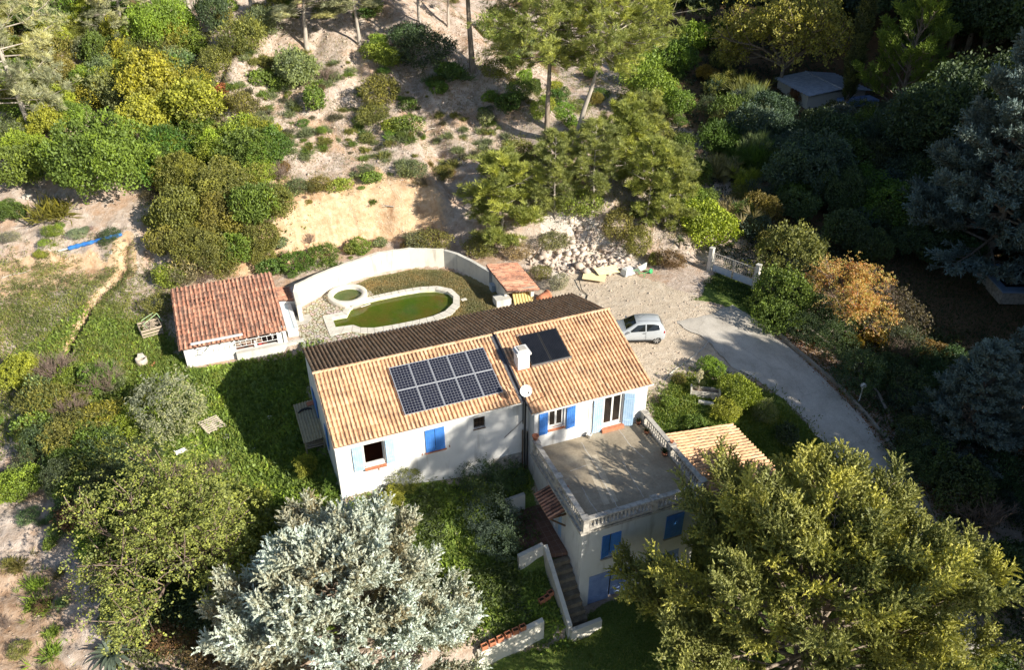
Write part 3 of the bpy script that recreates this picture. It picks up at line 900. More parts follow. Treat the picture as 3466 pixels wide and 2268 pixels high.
s = MB(); s.bb((4.40, -4.10, 1.56), (5.5, -4.0, 1.60)); s.bb((2.0, -4.05, 1.30), (2.04, -4.0, 1.40)); s.bb((4.24, -4.06, 1.52), (4.27, -4.0, 1.62)); s.bb((5.66, -4.06, 1.60), (5.69, -4.0, 1.70)); hb(s, 'sill', M_TERRA)
# barred vent window
f = MB()
f.bb((6.99, -3.86, 2.33), (7.59, -3.8, 3.02)); vent = hb(f, 'window', M_GLASS); vent['label'] = 'small barred window under the eaves'
f = MB()
for i in range(7):
    f.tube([(7.06 + i * .08, -3.97, 2.34), (7.06 + i * .08, -3.97, 3.02)], .009, 6)
f.tube([(6.99, -3.97, 2.68), (7.59, -3.97, 2.68)], .009, 6); f.bb((6.96, -4.03, 2.26), (7.62, -3.8, 2.32))
hb(f, 'bars', M_WOOD_DK, vent)
casement(10.72, 11.62, 1.82, 2.98, -4.83, 2)
shutter(10.20, 10.68, 1.60, 2.98, -4.88, 0, 1); shutter(11.72, 12.25, 1.58, 2.96, -4.90, .12, 0)
d1 = casement(13.87, 15.02, .96, 2.95, -4.83, 2, 'glass_door', sill=False, door=True)
s = MB(); s.bb((13.8, -5.05, .75), (15.1, -4.80, .95)); hb(s, 'threshold', M_TERRA, d1)
s = MB(); s.tube([(14.44, -4.77, 1.95), (14.44, -4.80, 1.95), (14.36, -4.80, 1.95)], .012, 6); hb(s, 'handle', M_STEEL, d1)
shutter(13.27, 13.84, .80, 2.97, -4.885, 0, 1, M_BLUE_PALE, 'tall shutter with sun glare put in its colour, folded back beside the terrace door')
shutter(15.06, 15.63, .80, 2.95, -4.87, -.42, 0, M_BLUE_PALE, 'tall shutter with sun glare put in its colour, standing half open beside the terrace door')
for ya, yb, za, zb in ((1.4, 2.1, .9, 2.2), (2.2, 2.9, .9, 2.2), (-1.9, -1.3, 1.5, 2.8)):
    shutter(0.0, yb - ya, za, zb, ya, axis='y')
# pipes at the inner corner
m = MB()
m.tube([(9.72, -4.35, 3.45), (9.72, -4.2, 3.2), (9.72, -4.14, 1.0), (9.74, -4.14, -1.3)], .05, 8)
m.tube([(9.62, -4.12, 4.7), (9.62, -4.12, 2.0)], .028, 8); m.tube([(9.86, -4.15, 1.4), (9.86, -4.15, -1.2)], .04, 8)
hb(m, 'downpipe', M_BLACK)
m = MB()
m.tube([(8.62, -4.02, 1.28), (8.9, -4.03, 1.52), (9.15, -4.03, 1.70), (9.45, -4.03, 1.98), (9.68, -4.03, 2.2)], .012, 5); m.tube([(9.55, -4.25, -1.2), (9.58, -4.2, .6), (9.6, -4.15, 1.6)], .035, 6)
hb(m, 'cable', M_WOOD_DK)
# chimney
m = MB()
m.bb((9.93, -2.66, 3.9), (10.57, -2.06, 5.18)); ch = hb(m, 'chimney', M_STUCCO)
m = MB(); m.bb((9.86, -2.73, 5.18), (10.64, -1.99, 5.30)); m.bb((9.93, -2.66, 5.36), (10.57, -2.06, 5.42))
for a in ((9.96, -2.63), (10.48, -2.63), (9.96, -2.15), (10.48, -2.15)):
    m.bb((a[0], a[1], 5.30), (a[0] + .06, a[1] + .06, 5.36))
m.bb((10.05, -2.55, 5.42), (10.45, -2.18, 5.46), mi=1)
hb(m, 'chimney_cap', [M_STUCCO, M_CONC_PALE], ch)
m = MB()
m.bb((9.88, -2.72, roofz(-2.7, 5.07) - .2), (10.62, -2.02, roofz(-2.7, 5.07) + .10)); hb(m, 'chimney_foot', M_TERRA, ch)
# cable run from the collectors to the eave
m = MB()
m.tube([(10.62, -2.2, roofz(-2.2, 5.07) + .1), (10.68, -3.2, roofz(-3.2, 5.07) + .09), (10.72, -4.5, roofz(-4.5, 5.07) + .09)], .018, 6)
m.tube([(10.72, -4.5, roofz(-4.5, 5.07) + .09), (10.0, -4.62, roofz(-4.62, 5.07) + .09), (9.66, -4.7, roofz(-4.7, 5.07) + .07)], .018, 6)
hb(m, 'cable', M_WOOD_DK)
# satellite dish
m = MB()
R = Vector((-.10, -.86, .5)).to_track_quat('Z', 'Y').to_matrix()
m.lathe((9.47, -4.78, 4.62), [(.02, -.02), (.12, .0), (.22, .035), (.30, .085), (.305, .08), (.22, .015), (.12, -.02), (.02, -.04)], 24, M=R)
dish = hb(m, 'satellite_dish', M_WHITE)
m = MB()
m.tube([(9.6, -4.4, 3.0), (9.6, -4.5, 4.45), (9.5, -4.74, 4.6)], .025, 8); m.tube([(9.47, -4.92, 4.44), (9.46, -5.15, 4.75)], .012, 6); m.box((9.46, -5.15, 4.77), (.05, .08, .05))
hb(m, 'dish_mast', M_BLACK, dish)

# photovoltaic panels: five by two
cs, sn = 1 / math.sqrt(1 + TPF ** 2), TPF / math.sqrt(1 + TPF ** 2)
M_CELL = plain('solar_cell', (.010, .011, .022), (.016, .018, .034), 3, .16, .6, 0)
M_BACKSHEET = plain('solar_backsheet', (.36, .37, .40), (.30, .31, .34), 3, .3, .5, 0)
def slope_box(mb, x0, x1, s0, s1, h0, h1, z0=5.0, mi=0):
    """box lying on the front roof plane: x range, distance range down the slope, height range above it"""
    P = lambda x, s, h: (x, -s * cs - h * sn, z0 - s * sn + h * cs)
    v = [P(x, s, h) for h in (h0, h1) for s in (s0, s1) for x in (x0, x1)]
    mb.add(v, [(0, 1, 3, 2), (4, 6, 7, 5), (0, 4, 5, 1), (2, 3, 7, 6), (0, 2, 6, 4), (1, 5, 7, 3)], mi)
PX0, PXW, PS0, PSH = 3.63, 1.016, .79, 1.515
for r_ in range(2):
    for c_ in range(5):
        x0 = PX0 + c_ * PXW; s0 = PS0 + r_ * PSH
        m = MB(); slope_box(m, x0 + .02, x0 + PXW - .022, s0 + .02, s0 + PSH - .022, .13, .152)
        pv = hb(m, 'solar_panel', M_BACKSHEET)
        m = MB()
        nxc, nyc = 6, 9
        wx, wy = (PXW - .08) / nxc, (PSH - .08) / nyc
        for i in range(nxc):
            for j in range(nyc):
                slope_box(m, x0 + .04 + i * wx + .006, x0 + .04 + (i + 1) * wx - .006, s0 + .04 + j * wy + .006, s0 + .04 + (j + 1) * wy - .006, .153, .155)
        hb(m, 'cells', M_CELL, pv)
        m = MB()
        for a in ((x0 + .004, x0 + .02, s0 + .004, s0 + PSH - .004), (x0 + PXW - .02, x0 + PXW - .004, s0 + .004, s0 + PSH - .004), (x0 + .02, x0 + PXW - .02, s0 + .004, s0 + .02), (x0 + .02, x0 + PXW - .02, s0 + PSH - .02, s0 + PSH - .004)):
            slope_box(m, *a, .12, .165)
        hb(m, 'frame', M_ALU, pv)
m = MB()
for r_ in range(2):
    for k in (.35, 1.15):
        slope_box(m, PX0 - .05, PX0 + 5 * PXW + .05, PS0 + r_ * PSH + k, PS0 + r_ * PSH + k + .04, .05, .12)
hb(m, 'panel_rail', M_ALU)
# solar water collectors
M_COLL = plain('collector_glass', (.008, .009, .012), (.014, .015, .02), 2, .12, .6, 0)
for k, x0 in enumerate((10.72, 11.83)):
    m = MB(); slope_box(m, x0, x0 + 1.09, .68, 2.72, .08, .20, 5.07)
    co = hb(m, 'solar_collector', M_BLACK)
    m = MB()
    for i in range(11):
        slope_box(m, x0 + .05 + i * .09, x0 + .05 + i * .09 + .075, .74, 2.66, .2005, .206, 5.07)
    hb(m, 'absorber', M_COLL, co)
m = MB()
slope_box(m, 10.68, 12.98, 2.73, 2.78, .05, .22, 5.07)
for x in (10.9, 11.7, 12.7):
    slope_box(m, x, x + .04, .6, 2.8, .03, .08, 5.07)
m.tube([(10.6, -.62, 5.0), (10.7, -.66, 5.09), (11.0, -.64, 5.1)], .02, 6)
hb(m, 'collector_frame', M_STEEL)

# ---- terrace block with the garage
m = MB()
GF = [(11.05, 12.0, -1.9, -.36), (10.50, 12.94, -5.4, -2.98), (13.75, 15.6, -5.4, -3.0), (14.55, 15.5, -1.9, -.36)]
m.wall((9.98, -10.63, 0), (1, 0, 0), (0, -1, 0), (0, 6.42), (-6.0, .5), [(h[0] - 9.98, h[1] - 9.98, h[2], h[3]) for h in GF], .3)
m.wall((9.98, -4.84, 0), (0, -1, 0), (-1, 0, 0), (0, 5.485), (-6.0, .5), [(2.62, 3.52, -2.46, -.42)], .3)
m.wall((16.4, -10.325, 0), (0, 1, 0), (1, 0, 0), (0, 5.485), (-6.0, .5), [], .3)
m.bb((9.98 + .3, -10.33, -5.3), (16.1, -5.0, -5.2))
m.bb((10.3, -8.0, -5.2), (16.1, -7.9, .3))
hb(m, 'wall', M_STUCCO)
m = MB()
m.bb((9.86, -10.76, .5), (16.5, -4.84, .74)); m.prism([(9.74, -10.90), (16.6, -10.90), (16.6, -10.5), (9.74, -10.5)], .42, .56); m.prism([(9.74, -10.5), (10.2, -10.5), (10.2, -4.84), (9.74, -4.84)], .42, .56)
hb(m, 'terrace_slab', M_STONE)
M_TFLOOR = None
def terrace_floor_material():
    m_, n, l, out = nt('terrace_floor')
    a = noise_fac(n, l, .9, 6, .65); b = noise_fac(n, l, 9, 5, .7); c = noise_fac(n, l, 60, 3)
    col = ramp(n, l, a, [(.3, (.26, .215, .155)), (.5, (.345, .29, .215)), (.68, (.44, .38, .285))])
    col = mixc(n, l, .6, col, ramp(n, l, b, [(.3, (.34, .34, .34)), (.7, (.62, .62, .62))]), 'OVERLAY')
    col = mixc(n, l, .4, col, ramp(n, l, c, [(.3, (.3, .3, .3)), (.7, (.7, .7, .7))]), 'OVERLAY')
    finish(n, l, out, col, .93, .15, b, .3, .02)
    return m_
m = MB(); m.bb((10.02, -10.62, .70), (16.3, -4.85, .75)); hb(m, 'terrace_floor', terrace_floor_material())
# patched cracks and two strips of sunlight painted on the screed
m = MB()
def crack(p, w, z=.754):
    q = []
    rr = np.random.default_rng(int(p[0][0] * 100))
    pts = []
    for (a, b) in zip(p[:-1], p[1:]):
        for t in np.linspace(0, 1, 9)[:-1]:
            pts.append((a[0] + (b[0] - a[0]) * t + rr.normal(0, .015), a[1] + (b[1] - a[1]) * t + rr.normal(0, .015)))
    pts.append(p[-1])
    for i in range(len(pts) - 1):
        a, b = Vector(pts[i]), Vector(pts[i + 1])
        d = (b - a).normalized(); nn = Vector((-d.y, d.x)) * w * rr.uniform(.5, 1.2)
        m.add([(a.x - nn.x, a.y - nn.y, z), (b.x - nn.x, b.y - nn.y, z), (b.x + nn.x, b.y + nn.y, z), (a.x + nn.x, a.y + nn.y, z)], [(0, 1, 2, 3)])
for p in ([(12.45, -5.3), (12.35, -7.2), (12.1, -8.9), (12.0, -10.4)], [(13.75, -7.4), (13.6, -8.9), (13.5, -10.0)], [(11.05, -8.3), (10.95, -9.2), (11.0, -10.3)], [(11.0, -7.05), (12.1, -6.95)], [(14.8, -5.0), (14.7, -6.2), (14.9, -7.5)]):
    crack(p, .022)
hb(m, 'crack_repair', M_CONC_PALE)
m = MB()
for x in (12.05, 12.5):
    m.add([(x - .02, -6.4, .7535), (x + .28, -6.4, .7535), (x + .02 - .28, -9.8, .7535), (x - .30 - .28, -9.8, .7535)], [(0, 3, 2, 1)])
hb(m, 'painted_sun_strip', plain('painted_sun_screed', (.50, .43, .325), (.43, .37, .275), 3, .92, .15, .1, fine=30))

# balustrades: rail, kerb, posts, balusters
BAL_PROF = [(.052, 0), (.052, .035), (.032, .05), (.03, .08), (.052, .15), (.062, .20), (.052, .27), (.03, .36), (.026, .42), (.04, .45), (.05, .47), (.05, .50)]
bal0 = MB().lathe((0, 0, 0), BAL_PROF, 10)
def baluster_mesh():
    me = bpy.data.meshes.new('baluster')
    me.from_pydata(bal0.v, [], bal0.f); me.materials.append(M_STONE)
    me.polygons.foreach_set('use_smooth', [True] * len(me.polygons))
    return me
BALM = baluster_mesh()
def balustrade(p0, p1, n, posts, label):
    p0, p1 = Vector(p0), Vector(p1)
    d = (p1 - p0); L = d.length; d.normalize()
    rz = math.atan2(d.y, d.x)
    mid = (p0 + p1) / 2
    m = MB()
    m.box((mid.x, mid.y, 1.425), (L, .25, .09), rz); m.box((mid.x, mid.y, .80), (L, .20, .12), rz); m.box((mid.x, mid.y, 1.36), (L, .19, .04), rz)
    o = hb(m, 'balustrade', M_STONE); o['label'] = label
    for t in posts:
        q = MB()
        c = p0 + d * L * t
        q.box((c.x, c.y, 1.11), (.30, .30, .76), rz); q.box((c.x, c.y, 1.505), (.36, .36, .07), rz)
        hb(q, 'post', M_STONE, o)
    for i in range(n):
        t = (i + .5) / n
        if min(abs(t - pt) * L for pt in posts) < .2:
            continue
        c = p0 + d * L * t
        b = link('baluster', BALM, o, (c.x, c.y, .86))
    return o
balustrade((9.94, -5.0, 0), (9.94, -10.86, 0), 30, (0.03, .49, 1.0), 'left balustrade above the side door')
balustrade((10.1, -10.88, 0), (16.2, -10.88, 0), 30, (.56,), 'front balustrade above the garage')
balustrade((16.28, -5.0, 0), (16.28, -10.7, 0), 29, (0.02, .5, 1.0), 'right balustrade beside the lower tile roof')
# garage front: shutters ajar, doors
shutter(11.02, 11.54, -1.9, -.36, -10.68, .30, 0, None, 'blue shutter standing ajar above the garage door'); shutter(11.54, 12.05, -1.9, -.36, -10.68, -.55, 1, None, 'blue shutter standing ajar above the garage door')
shutter(14.52, 15.02, -1.9, -.36, -10.68, 0, 0); shutter(15.03, 15.53, -1.9, -.36, -10.68, 0, 1)
M_GDOOR = plain('garage_door_paint', (.20, .29, .55), (.30, .40, .66), 3, .5, .4, .15)
for hx0, hx1, sw, hg in ((10.5, 11.66, 0, 0), (11.78, 12.94, -.12, 1), (13.75, 14.66, 0, 0), (14.68, 15.6, 0, 1)):
    o = shutter(hx0, hx1, -5.06, -3.02, -10.60, sw, hg, M_GDOOR, None, boards=8)
    o.name = 'garage_door'
m = MB(); m.bb((11.0, -10.72, -1.98), (12.1, -10.6, -1.91)); m.bb((14.5, -10.72, -1.98), (15.55, -10.6, -1.91)); m.lathe((12.45, -10.72, -2.3), [(.07, 0), (.1, .08), (.1, .26), (.03, .32)], 8); hb(m, 'sill', M_STONE)
# side door and its canopy
m = MB(); m.bb((10.05, -8.36, -2.45), (10.12, -7.46, -.45)); sd = hb(m, 'side_door', M_WHITE)
m = MB(); m.bb((9.98, -8.30, -2.3), (10.045, -8.0, -.6)); hb(m, 'door_panel', M_BLUE_PALE, sd)
tile_roof('canopy_roof', (9.98 - 8, -7.0, .22), (0, -1, 0), (-1, 0, 0), 1.9, .95, .36, M_TILE_RED, house, pitch=.2, seed=21, label='small brown tile canopy over the side door')
m = MB()
for y in (-7.1, -8.8):
    m.bb((9.1, y - .04, -.24), (9.98, y + .04, -.16)); m.box((9.55, y, -.62), (.07, .07, 1.15), ry=-.82)
hb(m, 'canopy_bracket', M_WOOD_DK)
# lower tile roof on the right of the terrace, on posts
tile_roof('lean_to_roof', (16.56 - 8, -11.4, .92), (0, 1, 0), (1, 0, 0), 5.0, 4.5, .62, M_TILE, house, pitch=.23, course=.40, seed=23, label='low orange tile roof on the right of the terrace')
m = MB()
for x, y in ((20.8, -6.6), (20.8, -9), (20.8, -11.2)):
    m.bb((x - .13, y - .13, -4.6), (x + .13, y + .13, .2))
m.bb((16.5, -6.62, .22), (21, -6.5, .36)); m.bb((20.75, -11.3, .12), (20.87, -6.5, .24))
hb(m, 'lean_to_post', M_STUCCO)
# ------------------------------------------------------------------ pool yard
def offset_poly(P, d):
    n = len(P); out = []
    for i in range(n):
        a, b, c = Vector(P[i - 1]), Vector(P[i]), Vector(P[(i + 1) % n])
        e1, e2 = (b - a).normalized(), (c - b).normalized()
        n1, n2 = Vector((e1.y, -e1.x)), Vector((e2.y, -e2.x))
        bis = (n1 + n2)
        bis = bis.normalized() if bis.length > 1e-6 else n1
        k = d / max(.5, bis.dot(n1))
        out.append((b.x + bis.x * k, b.y + bis.y * k))
    return out

def resample(P, step):
    out = []
    for i in range(len(P)):
        a, b = Vector(P[i]), Vector(P[(i + 1) % len(P)])
        k = max(1, int(round((b - a).length / step)))
        for j in range(k):
            out.append(tuple(a.lerp(b, j / k)))
    return out

pool = empty('swimming_pool', (7, 11.8, .5), 0, 'long swimming pool of murky green water with pale stone coping behind the house', 'pool')
def pl(mb, name, mats, parent=None):
    o = mb.build(name, mats, pool if parent is None else parent)
    if parent is None:
        o.location = (-7, -11.8, -.5)
    return o

def algae_material():
    m, n, l, out = nt('algae_pool_lining')
    g = n.new('ShaderNodeNewGeometry')
    sx = n.new('ShaderNodeSeparateXYZ'); l.new(g.outputs['Position'], sx.inputs[0])
    f = noise_fac(n, l, .9, 6, .7); f2 = noise_fac(n, l, 4.5, 5, .7)
    h = math_(n, l, 'ADD', math_(n, l, 'MULTIPLY', math_(n, l, 'ADD', sx.outputs['Z'], .8), .75), math_(n, l, 'MULTIPLY', math_(n, l, 'SUBTRACT', f, .5), .55))
    col = ramp(n, l, h, [(0.0, (.42, .29, .08)), (.18, (.40, .35, .06)), (.42, (.46, .55, .08)), (.66, (.60, .70, .18)), (.82, (.70, .74, .46)), (.95, (.76, .76, .68))])
    br = ramp(n, l, f, [(.48, (0, 0, 0)), (.6, (1, 1, 1))])
    low = ramp(n, l, h, [(.25, (1, 1, 1)), (.45, (0, 0, 0))])
    col = mixc(n, l, math_(n, l, 'MULTIPLY', math_(n, l, 'MULTIPLY', br, low), .8), col, (.55, .36, .11))
    col = mixc(n, l, .35, col, ramp(n, l, f2, [(.3, (.3, .3, .3)), (.7, (.7, .7, .7))]), 'OVERLAY')
    finish(n, l, out, col, .9, .2)
    return m
M_ALGAE = algae_material()

def water_material():
    m, n, l, out = nt('pool_water')
    tr = n.new('ShaderNodeBsdfTransparent'); tr.inputs['Color'].default_value = (.86, .92, .58, 1)
    gl = n.new('ShaderNodeBsdfGlossy'); gl.inputs['Roughness'].default_value = .03
    fr = n.new('ShaderNodeFresnel'); fr.inputs['IOR'].default_value = 1.33
    bp = n.new('ShaderNodeBump'); bp.inputs['Strength'].default_value = .06; bp.inputs['Distance'].default_value = .02
    l.new(noise_fac(n, l, 6, 3), bp.inputs['Height']); l.new(bp.outputs[0], gl.inputs['Normal']); l.new(bp.outputs[0], fr.inputs['Normal'])
    df = n.new('ShaderNodeBsdfDiffuse'); l.new(ramp(n, l, noise_fac(n, l, .55, 5, .65), [(.40, (.12, .21, .02)), (.54, (.19, .21, .03)), (.68, (.26, .18, .045))]), df.inputs['Color'])
    m0 = n.new('ShaderNodeMixShader'); m0.inputs[0].default_value = .42
    l.new(tr.outputs[0], m0.inputs[1]); l.new(df.outputs[0], m0.inputs[2])
    mx = n.new('ShaderNodeMixShader'); l.new(fr.outputs[0], mx.inputs[0]); l.new(m0.outputs[0], mx.inputs[1]); l.new(gl.outputs[0], mx.inputs[2])
    l.new(mx.outputs[0], out.inputs['Surface'])
    return m
M_WATER = water_material()

PS = resample(POOL_SHAPE, .25)
m = MB()
rings = []
for d_, z in ((0.12, .52), (0.0, .48), (0.02, .2), (-.28, .02), (-.85, -.35), (-1.15, -.62)):
    P = PS if d_ == 0 else offset_poly(PS, d_)
    if d_ < -.1:     # keep inner rings from crossing at the narrow end
        cxp = np.array([(min(max(p[0], 4.6), 9.4), 11.85) for p in PS])
        P = [tuple(np.array(p) + (c - np.array(p)) * min(1, -d_ / max(.3, np.hypot(*(c - np.array(p)))) * 1.0)) for p, c in zip(PS, cxp)]
    rings.append([(x, y, z) for x, y in P])
nP = len(PS)
for a, b in zip(rings[:-1], rings[1:]):
    m.add(a + b, [(i, nP + i, nP + (i + 1) % nP, (i + 1) % nP) for i in range(nP)], 0, True)
c = [(min(max(p[0], 4.6), 9.4), 11.85, -.75) for p in PS]
m.add(rings[-1] + c, [(i, nP + i, nP + (i + 1) % nP, (i + 1) % nP) for i in range(nP)], 0, True)
m.prism([(2.76, 11.02), (3.3, 11.0), (3.3, 12.28), (2.76, 12.28)], -.6, .12); m.prism([(3.3, 10.98), (3.75, 10.95), (3.75, 12.3), (3.3, 12.3)], -.7, -.15)
pl(m, 'basin', M_ALGAE)
m = MB(); m.add([(x, y, .30) for x, y in offset_poly(PS, .02)], [tuple(range(nP))]); pl(m, 'water', M_WATER)
CO = [(2.23, 10.15), (3.62, 10.15), (4.1, 9.72), (4.95, 9.38), (6.1, 9.28), (7.3, 9.26), (9.0, 9.38), (10.2, 9.75), (11.05, 10.6), (11.45, 11.8), (11.25, 13.0), (10.45, 13.75), (9.3, 14.08), (8.2, 14.14), (7.2, 14.12), (5.85, 14.06), (4.65, 13.83), (3.9, 13.3), (3.55, 12.75), (2.23, 12.72)]
m = MB()
n0 = len(POOL_SHAPE)
for i in range(n0):
    j = (i + 1) % n0
    k = max(1, int(round((Vector(POOL_SHAPE[j]) - Vector(POOL_SHAPE[i])).length / .5)))
    for q in range(k):
        g = .012 / max(.2, (Vector(POOL_SHAPE[j]) - Vector(POOL_SHAPE[i])).length / k)
        t0, t1 = q / k + g / k, (q + 1) / k - g / k
        a0, a1 = Vector(POOL_SHAPE[i]).lerp(Vector(POOL_SHAPE[j]), t0), Vector(POOL_SHAPE[i]).lerp(Vector(POOL_SHAPE[j]), t1)
        b0, b1 = Vector(CO[i]).lerp(Vector(CO[j]), t0), Vector(CO[i]).lerp(Vector(CO[j]), t1)
        dz = random.uniform(-.004, .004)
        m.prism([tuple(b0), tuple(b1), tuple(a1 + (a1 - b1).normalized() * .03), tuple(a0 + (a0 - b0).normalized() * .03)], .44, .57 + dz)
pl(m, 'coping', M_COPING)
m = MB()
for q in range(n0):
    pass
m.tube([(4.35, 13.0, .58), (4.35, 12.98, .78), (4.6, 12.9, .80)], .02, 6); m.tube([(4.9, 13.32, .3), (5.6, 13.5, .31)], .025, 6)
pl(m, 'grab_rail', M_WHITE)

spa = empty('spa_pool', (SPA_C[0], SPA_C[1], .5), 0, 'round white spa basin with green water beside the long pool', 'pool')
m = MB()
m.lathe((0, 0, 0), [(1.32, -.2), (1.34, .34), (1.30, .37), (1.02, .37), (.99, .33), (.97, .10), (.62, .06), (.58, -.3), (.05, -.34)], 40)
m.build('rim', M_COPING, spa)
m = MB(); m.add([(math.cos(2 * math.pi * k / 40) * .98, math.sin(2 * math.pi * k / 40) * .98, .12) for k in range(40)], [tuple(range(40))]); m.build('water', M_WATER, spa)
m = MB()
for k in range(40):
    a, b = 2 * math.pi * k / 40, 2 * math.pi * (k + 1) / 40
    m.add([(math.cos(a) * .965, math.sin(a) * .965, .10), (math.cos(b) * .965, math.sin(b) * .965, .10), (math.cos(b) * .60, math.sin(b) * .60, .065), (math.cos(a) * .60, math.sin(a) * .60, .065)], [(0, 1, 2, 3)])
m.add([(math.cos(2 * math.pi * k / 40) * .60, math.sin(2 * math.pi * k / 40) * .60, -.26) for k in range(40)], [tuple(range(40))])
m.build('basin', M_ALGAE, spa)

# irregular stone paving left of the pools
def paving_material():
    m, n, l, out = nt('crazy_paving')
    pos = n.new('ShaderNodeNewGeometry').outputs['Position']
    wob = n.new('ShaderNodeTexNoise'); wob.inputs['Scale'].default_value = 3
    l.new(pos, wob.inputs['Vector'])
    pv = mixc(n, l, .12, pos, wob.outputs['Color'], 'ADD')
    v = node(n, 'ShaderNodeTexVoronoi', feature='DISTANCE_TO_EDGE'); v.inputs['Scale'].default_value = 4.6
    l.new(pv, v.inputs['Vector'])
    v2 = node(n, 'ShaderNodeTexVoronoi'); v2.inputs['Scale'].default_value = 4.6; l.new(pv, v2.inputs['Vector'])
    joint = ramp(n, l, v.outputs['Distance'], [(.05, (0, 0, 0)), (.13, (1, 1, 1))])
    st = ramp(n, l, noise_fac(n, l, 6, 4), [(.3, (.50, .43, .33)), (.7, (.66, .59, .48))])
    st = mixc(n, l, .25, st, v2.outputs['Color'], 'SOFT_LIGHT')
    jc = ramp(n, l, noise_fac(n, l, 2, 4), [(.4, (.15, .12, .07)), (.65, (.20, .19, .08))])
    col = mixc(n, l, joint, jc, st)
    finish(n, l, out, col, .92, .15, joint, .7, .03)
    return m
gxx, gyy = np.arange(-.35, 6.6, .08), np.arange(7.6, 15.6, .08)
X, Y = np.meshgrid(gxx, gyy)
PV = [(1.0, 13.9), (2.2, 15.0), (3.2, 15.6), (4.6, 15.9), (5.6, 15.9), (6.0, 14.6), (6.2, 13.0), (6.0, 9.4), (5.2, 8.2), (4, 7.7), (.55, 7.7), (.5, 10.3), (.45, 12)]
cxm, cym = (X[:-1, :-1] + .04).ravel(), (Y[:-1, :-1] + .04).ravel()
edge = sdf(cxm, cym, PV) + fbm(cxm / .7, cym / .7, 61, 3) * .5
keep = (edge < 0) & (sdf(cxm, cym, POOL_SHAPE) > .14) & (np.hypot(cxm - SPA_C[0], cym - SPA_C[1]) > 1.2)
ii = np.arange(X.size).reshape(X.shape)
Fp = np.stack([ii[:-1, :-1], ii[:-1, 1:], ii[1:, 1:], ii[1:, :-1]], -1).reshape(-1, 4)[keep]
me = np_mesh('paving', np.stack([X.ravel(), Y.ravel(), .535 + fbm(X.ravel() / .6, Y.ravel() / .6, 62, 2) * .02], 1), Fp, paving_material())
tag(link('paving', me), kind='structure')
m = MB(); m.prism([(.40, 12.2), (1.15, 12.15), (1.55, 12.75), (1.45, 13.3), (.55, 13.35)], .5, .565)
tag(m.build('concrete_pad', M_CONC_PALE), 'pale concrete pad in the paving beside the outdoor kitchen', 'concrete pad')

# curved retaining wall
ARC = [(.98, 12.6), (1.0, 14.2), (1.15, 14.5), (2.8, 15.55), (4.0, 16.2), (5.0, 16.65), (7.2, 17.1), (9.4, 17.0), (10.6, 16.65), (11.75, 16.2)]
ARC2 = [(11.75, 16.2), (12.45, 15.3), (13.0, 14.3), (13.4, 13.3), (13.8, 12.35)]
def strip_wall(name, pts, tops, th, mat, z0=.1, step=.35):
    P = []
    for i in range(len(pts) - 1):
        a, b = Vector(pts[i]), Vector(pts[i + 1])
        k = max(1, int((b - a).length / step))
        P += [tuple(a.lerp(b, j / k)) + (tops[i] + (tops[i + 1] - tops[i]) * j / k,) for j in range(k)]
    P.append(tuple(pts[-1]) + (tops[-1],))
    m = MB(); n = len(P)
    for i in range(n):
        a = Vector(P[max(i - 1, 0)][:2]); b = Vector(P[min(i + 1, n - 1)][:2])
        d = (b - a).normalized(); nn = Vector((-d.y, d.x)) * th
        x, y, z = P[i]
        z += random.uniform(-.02, .02)
        ii_ = random.uniform(-.01, .01)
        m.v += [(x + nn.x * ii_, y + nn.y * ii_, z0), (x, y, z), (x + nn.x, y + nn.y, z), (x + nn.x, y + nn.y, z0)]
    for i in range(n - 1):
        b0, b1 = i * 4, i * 4 + 4
        for k in range(4):
            m.f.append((b0 + k, b1 + k, b1 + (k + 1) % 4, b0 + (k + 1) % 4)); m.m.append(0); m.sm.append(False)
    m.f += [(0, 1, 2, 3), ((n - 1) * 4 + 3, (n - 1) * 4 + 2, (n - 1) * 4 + 1, (n - 1) * 4)]; m.m += [0, 0]; m.sm += [False, False]
    return m.build(name, mat)
o = strip_wall('retaining_wall', ARC, [1.75, 1.9, 2.2, 2.12, 2.05, 2.0, 2.15, 2.1, 2.0, 1.95], .26, M_LIME)
tag(o, 'curved whitewashed retaining wall round the back of the pool', 'wall')
o = strip_wall('retaining_wall', ARC2, [1.93, 1.9, 1.85, 1.8, 1.75], .24, M_STUCCO_OLD)  # same wall, its shade painted in with the greyer stucco
tag(o, 'shade grey painted end of the pool retaining wall beside the little tiled pump house', 'wall')
# low wall between the lower garden and the yard
m = MB(); m.prism([(-3.5, 10.12), (.62, 10.12), (.62, 10.4), (-3.5, 10.4)], -.6, .62); m.prism([(.42, 7.0), (.66, 7.0), (.66, 10.12), (.42, 10.12)], -.6, .58)
tag(m.build('garden_wall', M_STUCCO_OLD), 'low grey wall between the red roofed shed and the house corner', 'wall')

# ---- red roofed shed
shed = empty('shed', (-3.5, 12.8, .1), 0, 'long low shed with weathered red tile roof left of the pool', 'shed')
def sh(mb, name, mats, parent=None):
    o = mb.build(name, mats, shed if parent is None else parent)
    if parent is None: o.location = (3.5, -12.8, -.1)
    return o
tile_roof('roof', (-6.62 + 3.5, 15.55 - 12.8, 2.95 - .1), (1, 0, 0), (0, -1, 0), 6.3, 5.5, 1.28, M_TILE_RED, shed, pitch=.262, course=.43, seed=31, wob=.016)
m = MB()
m.wall((-6.4, 10.42, 0), (1, 0, 0), (0, -1, 0), (0, 5.9), (-.5, 1.62), [(2.95, 5.45, .62, 1.5)], .2)
m.bb((-6.4, 10.62, -.5), (-6.2, 15.4, 1.7)); m.bb((-.7, 10.62, -.5), (-.5, 15.4, 1.7)); m.bb((-6.4, 15.2, -.3), (-.5, 15.4, 2.8))
